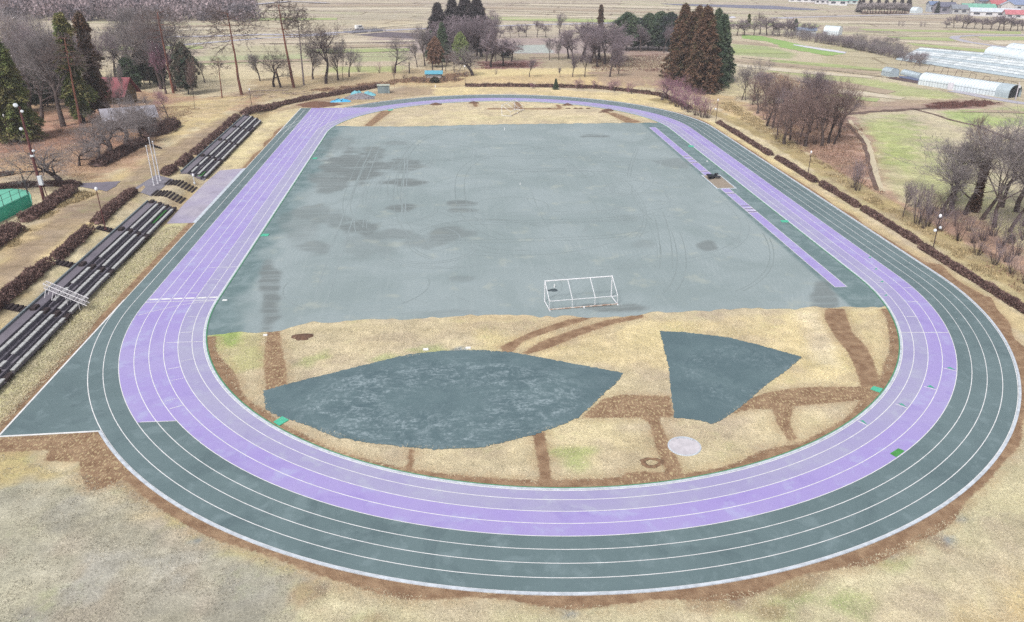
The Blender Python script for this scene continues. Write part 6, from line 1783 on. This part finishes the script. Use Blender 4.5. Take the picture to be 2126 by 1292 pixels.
TH = [(1900, 430), (1930, 445), (1960, 450), (1985, 470), (2010, 480), (2040, 500), (2075, 515), (2110, 530), (1950, 480), (1990, 500), (2030, 530), (2065, 550), (2100, 570), (2130, 590), (1925, 470), (2126, 500), (2020, 505), (2090, 545), (1975, 435), (2060, 490)]
for i, (u, v) in enumerate(TH):
    tree('shrub', u, v, v - 42 - rq.random() * 30, 'twiggy purple-brown bush in the thicket between the right path and the big trees', ('purple', 'brown', 'dark', 'purple')[i % 4], m_barkd, 1.35, cat='bush', group='thicket beside the right path')
con('round', 2098, 505, 486, 'small dark leafy bush low in the right thicket', 'blue', 1.3, name='evergreen_bush', cat='bush')
for u, v, vt, k_, lab in [(1975, 430, 285, 'vase', 'slender purple-grey tree left of the big bare trees'), (2110, 440, 240, 'vase', 'tall pale tree rising at the back by the right edge'),
                          (2080, 430, 270, 'vase', 'purple-grey tree right behind the biggest tree'), (1950, 455, 340, 'vase', 'small purple-grey tree at the left of the right thicket')]:
    tree(k_, u, v, vt, lab, 'pale' if 'pale' in lab else 'grey', m_bark, 1.1)
for u, v, vt, lab in [(1592, 262, 178, 'slim brown tree at the left front of the brown grove'), (1628, 300, 196, 'slim brown tree at the near front of the brown grove'), (1672, 304, 190, 'brown tree at the near middle of the brown grove'), (1706, 304, 186, 'brown tree between the middle and the near right corner of the brown grove'),
                      (1742, 276, 182, 'brown tree at the far right of the brown grove'), (1572, 236, 160, 'brown tree between the three dark trees and the brown grove'), (1590, 222, 150, 'purple tree behind the gap beside the giant cedars')]:
    tree('vase' if u % 4 else 'oak', u, v, vt, lab, 'brown' if 'brown tree' in lab else 'purple', m_bark, 1.05)
for u, v, vt, k_, lab in [(55, 185, 20, 'vase', 'tall pale tree behind the broad reddish tree'), (105, 178, 34, 'oak', 'pale tree behind the pinkish tree of the clearing'), (150, 172, 50, 'vase', 'grey tree far behind the olive cedars'), (262, 168, 30, 'tallo', 'tall slim tree above the red roof'),
                          (305, 168, 10, 'vase', 'very tall bare tree behind the taller dark evergreen'), (335, 185, 40, 'vase', 'grey tree beside the pink twigged tree'), (372, 178, 34, 'oak', 'bare tree right behind the orange-red pine'), (425, 172, 120, 'vase', 'small grey tree right of the rounded evergreen'),
                          (540, 168, 110, 'vase', 'small grey tree left of the leaning dark tree'), (650, 165, 84, 'vase', 'grey tree just left of the forked oak'), (725, 160, 96, 'vase', 'grey twiggy tree at the right of the slender stem'), (745, 150, 112, 'shrub', 'low purple bush right of the slender stem'),
                          (8, 250, 110, 'vase', 'grey tree in front of the left edge cedar'), (85, 255, 120, 'oak', 'low wide grey tree at the left of the clearing')]:
    tree(k_, u, v, vt, lab, 'pale' if 'pale' in lab else 'grey', m_bark, 1.05, cat='bush' if k_ == 'shrub' else 'tree')
con('round', 100, 222, 128, 'green-brown evergreen filling the gap behind the clearing', 'mix', 1.1)
con('round', 60, 230, 128, 'dark green evergreen at the left of the clearing', 'dark', 1.0)
con('round', 330, 178, 112, 'green-brown evergreen right of the red roof', 'mix', .9)
# --- far right
con('slim', 1553, 60, 28, 'lone brown-green conifer on the skyline left of the village', 'cedargreen', 1.5)
con('round', 1650, 68, 38, 'small dark evergreen beside the open shed', 'dark', .6)
tree('oak', 1577, 72, 22, 'dark forked tree right of the lone conifer', 'dark', m_barkd, .8)
tree('vase', 1510, 70, 42, 'small dark tree above the giant cedars on the right', 'dark', m_barkd, .8)
for u in (1530, 1545, 1565, 1592, 1605, 1618, 1632, 1642, 1668, 1685):
    tree('far', u, 74, 36 + rq.random() * 12, 'purple scrub tree in the thicket left of the open shed', 'purple', m_bark, 1.2, cat='bush', group='scrub left of the open shed')
for u, v, vt in ((1866, 54, 42), (1874, 55, 41), (1912, 56, 42), (1920, 56, 44), (1965, 58, 42), (1980, 59, 34), (1998, 59, 30), (2006, 60, 32), (2022, 60, 38), (2040, 62, 36), (2056, 62, 34), (2072, 63, 32), (2084, 64, 34), (2098, 64, 34), (2112, 64, 40), (2122, 64, 40)):
    tree('far' if v > 57 else 'shrub', u, v, vt, 'small purple-brown tree in the hedgerow before the village', 'purple', m_bark, 1.3, group='hedgerow before the village')
for i, (u, v, vt, lab) in enumerate([(1782, 26, -4, 'dark conifer at the left corner of the large wood'), (1884, 24, -8, 'dark conifer at the right end of the large wood'), (1870, 22, -8, 'second conifer from the right end of the large wood'), (1932, 22, 0, 'conifer left of the dark grey roofed house'), (1945, 28, 2, 'broad conifer in front of the dark grey roofed house'), (1972, 24, 0, 'thin conifer behind the small grey house'), (1985, 27, 8, 'dark conifer right of the small grey house'), (2092, 18, -4, 'conifer behind the gabled pale house'), (2018, 16, 4, 'dark conifer behind the mint green roof')]):
    con('cedar', u, v, vt, lab, 'deep' if i < 3 else 'blue', 1.1)
for u in range(1788, 1882, 6): tree('far', u, 29 + (u % 3), 5 + (u % 4), 'grey bare tree along the front of the large wood', 'pale', m_bark, 1.3, group='bare trees along the front of the large wood')
for u in range(1790, 1890, 16): con('cedar', u, 20, -5 - (u % 4), 'dark conifer inside the large wood', 'deep', 1.2, group='conifers inside the large wood')

# --- orchard
m_opost = mat_plain('orchard_post', C(110, 90, 90), .9, .1, 2)
post_me = mesh('post', *(lambda q: (q.v, q.f))(MB().tube((0, 0, 0), (0, 0, 2.3), .07, n=5)), m_opost)
ro = random.Random(5)
oa, ob, oc = at(1600, 82, 0), at(1940, 128, 0), at(1560, 72, 0)
no = 0
for rrow in range(7):
    va0, va1 = 75 + rrow * 4.6, 92 + rrow * 7.2
    u0, u1 = 1600 + rrow * 30, 1850 + rrow * 9
    a_ = at(u0, va0, 0); b_ = at(u1, va1, 0)
    for i in range(19):
        q = a_ + (b_ - a_) * (i + ro.uniform(-.15, .15)) / 18
        if i % 2 == 0:
            t = link('orchard_post', post_me, None, (q.x, q.y, 0)); tag(t, 'thin dark support post standing among the bare orchard trees', 'post', 'support posts of the orchard')
        k_ = ('plum', 'shrub')[ro.random() < .5]; v_ = ro.randrange(2)
        am, bm = TREES[k_, v_]
        t = thing('fruit_tree', 'small bare fruit tree in the orchard rows left of the greenhouses', 'fruit tree', (q.x + .8, q.y, 0), ro.uniform(0, 6), 'fruit trees of the orchard')
        hh_ = ro.uniform(2.8, 4.2)
        for nme, me_, mm in (('trunk', am, m_barkp), ('crown', bm, m_tw['grey'] if ro.random() < .6 else m_tw['purple'])):
            o = link(nme, me_, t, scale=(hh_ * 1.2, hh_ * 1.2, hh_)); setmat(o, mm)
# bent frames in front of the tunnels
for i in range(9):
    q = at(1868 + i * 28, 136 + i * 6.4, 0)
    t = thing('vine_frame', 'leaning dark timber frame in the row between the tunnels and the long greenhouse', 'frame', tuple(q), -.5, 'leaning frames before the low tunnels')
    MB().tube((0, 0, 0), (.6, 0, 2.4), .07, n=5).build('post', m_opost, t); MB().tube((.6, 0, 2.4), (2.2, 0, 2.1), .06, n=5).build('arm', m_opost, t); MB().tube((2.2, 0, 2.1), (2.0, 0, 0), .06, n=5).build('post', m_opost, t)

# --- hedges
m_hedge = mat_plain('hedge_red', C(150, 122, 114), .95, .18, 1.1, island=.5, c2=C(104, 80, 77))
m_hedge2 = mat_plain('hedge_brown', C(128, 104, 98), .95, .18, 1.4, island=.45, c2=C(98, 78, 76))


def hedge(pts, w, h, label, mat=None, per=420, gaps=(), name='hedge', ln=.2, seed=1):
    """clipped hedge along a world polyline: leafy shell round a dense core"""
    w *= .86; h *= .82
    rs = np.random.RandomState(seed); P_ = [np.array(q[:2]) for q in pts]
    Ls = [np.linalg.norm(b_ - a_) for a_, b_ in zip(P_[:-1], P_[1:])]; T = sum(Ls); n_ = int(T * per)
    s_ = rs.rand(n_) * T; cum = np.concatenate([[0], np.cumsum(Ls)])
    i_ = np.clip(np.searchsorted(cum, s_) - 1, 0, len(Ls) - 1); f_ = (s_ - cum[i_]) / np.array(Ls)[i_]
    PA = np.array(P_)[i_]; PB = np.array(P_)[i_ + 1]; c_ = PA + (PB - PA) * f_[:, None]; d_ = unit(np.c_[PB - PA, np.zeros(n_)])[:, :2]
    nn = np.stack([-d_[:, 1], d_[:, 0]], 1)
    a_ = rs.uniform(0, pi, n_); lump = .8 + .4 * vnoise(s_ + 30, s_ * 0 + seed, 1.3, 3) * (1) + .25 * (vnoise(s_ + 90, a_ * 2, .6, 5) - .5)
    off = np.cos(a_) * w / 2 * lump * (1 + .1 * rs.normal(size=n_)); z = (.12 + np.sin(a_) ** .6 * .88) * h * lump * (1 + .13 * rs.normal(size=n_)) - .1
    x = c_[:, 0] + nn[:, 0] * off; y = c_[:, 1] + nn[:, 1] * off; z0 = hgt(x, y)
    cen = np.stack([x, y, z0 + z], 1)
    D = np.stack([nn[:, 0] * np.cos(a_), nn[:, 1] * np.cos(a_), np.sin(a_) + .2], 1) + rs.normal(size=(n_, 3)) * .5
    l_ = ln * rs.uniform(.5, 1.4, n_)
    V, F = tris(cen, unit(D), l_, l_ * .35, rs)
    # core
    cv, cf = [], []; K = 8; st = max(2, int(T / .7))
    for j in range(st + 1):
        q = T * j / st; ii = min(len(Ls) - 1, int(np.searchsorted(cum, q, 'right') - 1)); ff = (q - cum[ii]) / Ls[ii]
        c0 = P_[ii] + (P_[ii + 1] - P_[ii]) * min(1, ff); dd_ = (P_[ii + 1] - P_[ii]) / Ls[ii]; n0 = np.array([-dd_[1], dd_[0]])
        e_ = .35 if j in (0, st) else 1
        for k in range(K):
            t_ = pi * k / (K - 1); lum = .85 + .2 * rs.rand()
            pp = c0 + n0 * cos(t_) * w / 2 * .86 * lum * e_
            cv.append((pp[0], pp[1], float(hgt(*pp)) - .05 + sin(t_) ** .6 * h * .86 * lum * e_))
    nb = len(V)
    for j in range(st):
        for k in range(K - 1): cf.append([nb + j * K + k, nb + j * K + k + 1, nb + (j + 1) * K + k + 1]); cf.append([nb + j * K + k, nb + (j + 1) * K + k + 1, nb + (j + 1) * K + k])
    me_ = mesh(name, np.concatenate([V, np.array(cv)]), np.concatenate([F, np.array(cf)]), mat or m_hedge)
    return tag(link(name, me_), label, 'hedge')


def hpx(l): return [G(u, v) for u, v in l]


hx = 49.6
for i, (y0, y1, lab) in enumerate([(17, 48, 'clipped red-brown hedge from the far lamp down the right side'), (-2.2, 14.8, 'clipped hedge beside the middle lamp on the right'), (-16.5, -3.6, 'short clipped hedge below the middle lamp on the right'), (-33, -17.6, 'clipped hedge with straw gaps above the floodlight lamp'), (-78, -34.0, 'long clipped hedge below the floodlight lamp running out of the frame')]):
    xo = [49.3, 49.6, 50.0, 50.2, 49.7][i]
    hedge([(xo, y0), (xo + .1, (y0 + y1) / 2), (xo - (0 if i < 4 else -.1), y1)], 1.15, .75, lab, per=520, seed=i + 1)
hedge(hpx([(966, 180), (1060, 180), (1154, 181.5), (1240, 184), (1300, 190), (1370, 199), (1405, 212), (1432, 228)]), 1.5, .9, 'long curved dark hedge behind the far lawn', per=170, seed=11, ln=.28)
hedge(hpx([(1030, 180)] and [(790, 196.5), (700, 202), (640, 213), (560, 228), (512, 240)]) if False else hpx([(790, 181), (760, 186), (700, 197), (640, 207), (580, 220), (505, 240)]), 1.7, 1.1, 'long dark hedge curving from the grey cabin to the far stand', per=190, seed=12, ln=.28)
# row of clipped bushes above the far stand
ys = [52, 48, 44, 40, 36, 32, 28, 24, 20]
onm = ['farthest', 'second farthest', 'third farthest', 'fourth farthest', 'middle', 'sixth farthest', 'seventh farthest', 'eighth farthest', 'nearest']
for i, y in enumerate(ys):
    hedge([(xr(y, 0) - 2.2, y - 1.45), (xr(y, 0) - 2.2, y + 1.3)], 1.3, .8, 'squat clipped bush above the far stand, %s of the nine' % onm[i], name='clipped_bush', seed=20 + i)
hedge([(xr(14, 0) - 2.4, 16.6), (xr(10, 0) - 2.4, 10.0)], 1.4, .9, 'short hedge above the stair end of the far stand', seed=31)
hedge([(xr(8, 0) - 2.6, 8.6), (xr(4, 0) - 2.9, 3.6)], 1.5, .9, 'short hedge just behind the three flagpoles', seed=32)
hedge([(-57.2, -6.4), (-57.2, -14), (-56.6, -21.6)], 1.5, .95, 'thick red-brown hedge between the flagpoles and the red lamp post', seed=33)
hedge([(-56.6, -23.8), (-56.1, -34.4)], 1.5, .95, 'thick red-brown hedge below the red lamp post', seed=34)
hedge([(-56.3, -35.6), (-56.2, -46), (-56, -60), (-55.8, -86)], 1.55, 1.0, 'thick red-brown hedge running out of the frame at the left edge', seed=35)
hedge([tuple(at(150, 398, 2))[:2], tuple(at(110, 425, 2))[:2], tuple(at(60, 458, 2))[:2], tuple(at(42, 462, 2))[:2]], 2.2, 1.2, 'dark hedge at the foot of the floodlight mast', seed=36)
hedge([tuple(at(36, 478, 2))[:2], tuple(at(0, 505, 2))[:2], tuple(at(-40, 530, 2))[:2]], 2.4, 1.3, 'hedge below the green court screen at the left edge', seed=37)
hedge([tuple(at(165, 388, 2))[:2], tuple(at(110, 385, 2))[:2], tuple(at(60, 388, 2))[:2], tuple(at(-60, 395, 2))[:2]], 1.8, .9, 'low hedge behind the green court below the gnarled plum tree', m_hedge2, seed=38)
hedge([tuple(at(30, 362, 2))[:2], tuple(at(-40, 370, 2))[:2]], 1.2, .6, 'short low hedge at the left edge behind the court', seed=39)
hedge(hpx([(362, 262), (340, 276), (300, 286)]), 3.2, 1.9, 'large rounded grey-brown clipped bush below the reaching plum limb', m_hedge2, 300, name='clipped_bush', seed=40, ln=.3)
hedge(hpx([(300, 296), (250, 322), (200, 348)]), 2.6, 1.3, 'low grey-brown hedge under the grey plum trees', m_hedge2, 200, seed=41, ln=.3)
# fallen branches and logs
m_log = mat_plain('pale_log', C(196, 176, 160), .9, .2, 3)
p = G(530, 202); lg = MB(); r5 = random.Random(9)
for i in range(46):
    a_ = r5.gauss(.2, .5); L_ = r5.uniform(1, 3.4); x_, y_ = r5.gauss(0, 3.2), r5.gauss(0, 1.8); z_ = abs(r5.gauss(.3, .3))
    lg.tube((x_, y_, z_), (x_ + L_ * cos(a_), y_ + L_ * sin(a_), z_ + r5.gauss(0, .3)), r5.uniform(.03, .12), .02, 5)
tag(lg.build('branch_pile', m_log, None, p), 'pile of cut pale branches around the lamp by the left hedge', 'branch pile')
p = G(557, 192); tag(MB().path([(-5.2, -.4, .2), (-2, -.1, .5), (1.5, .3, .4), (5.0, 1.0, .35)], .17, 7).build('fallen_log', m_log, None, p), 'long fallen pale log left of the broken trunk', 'log')
p = G(620, 196); lg = MB()
for i in range(34):
    a_ = r5.gauss(.1, .6); L_ = r5.uniform(.6, 2.4); x_, y_ = r5.gauss(0, 4.2), r5.gauss(0, 1.2)
    lg.tube((x_, y_, .1 + abs(r5.gauss(0, .15))), (x_ + L_ * cos(a_), y_ + L_ * sin(a_), .15), r5.uniform(.04, .13), .04, 5)
tag(lg.build('branch_pile', m_log, None, p), 'scattered cut branches below the tall pines', 'branch pile')

# --- distant wood on the hill at the upper left (one mass)
rs = np.random.RandomState(3)
cen = []; 
for i in range(620):
    u = rs.uniform(-160, 520); v = rs.uniform(-34, 21 - 14 * float(vnoise(np.array(u * 1. + 300), np.array(0.), 28, 3))) - max(0, u - 330) * .07
    try: x_, y_, z_ = G(u, v)
    except Exception: continue
    if y_ > 1500 or y_ < 100: continue
    cen.append((x_, y_, z_, rs.uniform(3.5, 8)))
cen = np.array(cen)
c3 = np.repeat(cen[:, :3], 5, 0) + rs.normal(size=(len(cen) * 5, 3)) * [2.2, 2.2, 1.4]; c3[:, 2] += np.repeat(cen[:, 3], 5) * rs.uniform(.3, .95, len(cen) * 5)
V, F = leaf_cloud('x', c3, np.full(len(c3), 1.6), 26, 1.5, rs, None, -.6)
m_wood = leafmat('distant_wood', C(172, 154, 156), C(150, 132, 136), C(110, 108, 114), .03)
struct(link('distant_wood', mesh('distant_wood', V, F, m_wood)), 'stuff')
# brown weeds in strips, one mass each
def weeds(name, poly, n_, ln, mat, seed):
    P_ = W2(poly); rs = np.random.RandomState(seed); a_ = np.array(P_)
    x = rs.uniform(a_[:, 0].min(), a_[:, 0].max(), n_ * 3); y = rs.uniform(a_[:, 1].min(), a_[:, 1].max(), n_ * 3)
    ok = pip(x, y, P_); x, y = x[ok][:n_], y[ok][:n_]
    cl = (vnoise(x, y, 1.8, seed) * .9 + .35 * vnoise(x, y, 5, seed + 1) + .12 * np.clip(sdf(x, y, P_, 6), 0, 4)) > .62 + .25 * rs.rand(len(x)); x, y = x[cl], y[cl]
    z = hgt(x, y); D = np.stack([rs.normal(size=len(x)) * .5, rs.normal(size=len(x)) * .5, np.ones(len(x))], 1)
    l_ = ln * rs.uniform(.4, 1.3, len(x)); V, F = tris(np.stack([x, y, z], 1), unit(D), l_, l_ * .13, rs)
    struct(link(name, mesh(name, V, F, mat)), 'stuff')


def blades(name, poly, n_, ln, mat, seed, excl=(), clump=.35, kerb=True):
    P_ = W2(poly); rs = np.random.RandomState(seed); a_ = np.array(P_)
    x = rs.uniform(a_[:, 0].min(), a_[:, 0].max(), n_ * 3); y = rs.uniform(a_[:, 1].min(), a_[:, 1].max(), n_ * 3)
    ok = pip(x, y, P_); x, y = x[ok][:n_], y[ok][:n_]
    k = np.ones(len(x), bool)
    for e in excl: k &= ~pip(x, y, e)
    cd = capd(x, y)
    if kerb: k &= (cd < -.5) | (cd > WD + 1.0)
    k &= (vnoise(x, y, 1.2, seed) * .6 + vnoise(x, y, .45, seed + 1) * .4 + rs.rand(len(x)) * .3) > clump
    x, y = x[k], y[k]
    D = np.stack([rs.normal(size=len(x)) * 1.1, rs.normal(size=len(x)) * 1.1, np.full(len(x), .75)], 1)
    l_ = ln * rs.uniform(.5, 1.5, len(x)); V, F = tris(np.stack([x, y, hgt(x, y) + .01], 1), unit(D), l_, l_ * .13, rs)
    struct(link(name, mesh(name, V, F, mat)), 'stuff')


m_str = mat_plain('straw_blade', C(234, 222, 190), .95, .10, .6, island=.28)
m_str2 = mat_plain('straw_blade_grey', C(206, 198, 178), .95, .12, .6, island=.5)
exc = [W2(q_) for q_ in DIRT[:10]] + [W2([(547, 812), (750, 760), (920, 729), (1070, 733), (1294, 775), (1200, 868), (1000, 930), (780, 922), (567, 860)]), W2([(1370, 688), (1513, 701), (1665, 742), (1480, 881), (1400, 868)]), W2([(1388, 905), (1455, 905), (1455, 950), (1388, 950)])]
blades('straw_turf', [(436, 700), (560, 695), (800, 672), (1064, 668), (1340, 662), (1600, 652), (1838, 648), (1870, 740), (1760, 880), (1500, 975), (1064, 1012), (757, 966), (531, 862), (440, 750)], 60000, .13, m_str, 21, exc)
blades('straw_turf', [(640, 1205), (1200, 1255), (1600, 1225), (1900, 1090), (2126, 880), (2300, 900), (2300, 1400), (600, 1400)], 50000, .11, m_str, 22)
blades('straw_turf', [(-60, 930), (240, 1000), (480, 1120), (640, 1190), (620, 1400), (-60, 1400)], 30000, .11, m_str2, 23, (), .62)
blades('straw_turf', [(0, 790), (222, 575), (345, 472), (400, 470), (0, 890)], 30000, .16, m_str, 24)
m_dryg = mat_plain('dry_stalk', C(214, 192, 150), .95, .2, 1, island=.4); m_weed = mat_plain('brown_weed', C(140, 98, 90), .95, .2, 1, island=.4); m_litter = mat_plain('leaf_litter', C(180, 146, 124), .95, .2, 1, island=.45)
weeds('dry_grass', [(1480, 215), (1520, 212), (1600, 262), (1700, 330), (1850, 430), (1990, 510), (2126, 600), (2126, 640), (1960, 520), (1800, 420), (1640, 310)], 26000, .35, m_dryg, 2)
weeds('brown_weeds', [(1560, 230), (1700, 225), (1790, 262), (1800, 330), (1850, 420), (2126, 560), (2126, 620), (1980, 500), (1820, 400), (1680, 330)], 26000, .35, m_litter, 3)
weeds('bramble', [(1915, 216), (2030, 207), (2078, 214), (2040, 223), (1930, 228)], 7000, .45, m_weed, 4)
weeds('bramble', [(990, 130), (1120, 128), (1110, 140), (1000, 144)], 4000, .5, m_weed, 5)
weeds('brown_weeds', [(640, 188), (860, 160), (980, 150), (960, 168), (800, 178), (690, 192)], 16000, .45, m_litter, 6)
weeds('leaf_litter', [(0, 300), (240, 230), (440, 215), (380, 262), (250, 350), (150, 380), (0, 372)], 40000, .22, m_litter, 7)
weeds('dry_grass', [(0, 470), (60, 470), (150, 400), (230, 392), (150, 425), (40, 512), (0, 560)], 14000, .32, m_dryg, 8)
weeds('dry_grass', [(1560, 150), (1620, 152), (1760, 200), (1700, 215), (1570, 200)], 9000, .5, m_litter, 9)
weeds('brown_weeds', [(1225, 118), (1390, 112), (1390, 150), (1230, 148)], 9000, .45, m_weed, 10)
0 and weeds('brown_weeds', [(560, 66), (700, 58), (700, 66), (560, 72)], 4000, .6, m_weed, 11)
weeds('brown_weeds', [(1780, 24), (1890, 24), (1890, 30), (1790, 31)], 2500, .7, m_weed, 13)

# ------------------------------------------------------------------ haze
HZ = 1
if HZ:
    hm = bpy.data.materials.new('haze'); hm.use_nodes = True; nt = hm.node_tree; nt.nodes.clear()
    o_ = nt.nodes.new('ShaderNodeOutputMaterial'); v_ = nt.nodes.new('ShaderNodeVolumePrincipled')
    v_.inputs['Color'].default_value = (.93, .92, .99, 1); v_.inputs['Density'].default_value = 0.00022
    nt.links.new(v_.outputs[0], o_.inputs['Volume'])
    hb = MB().box((300, 1200, 24), (2900, 3200, 62)).build('haze', hm)
    struct(hb, 'stuff')
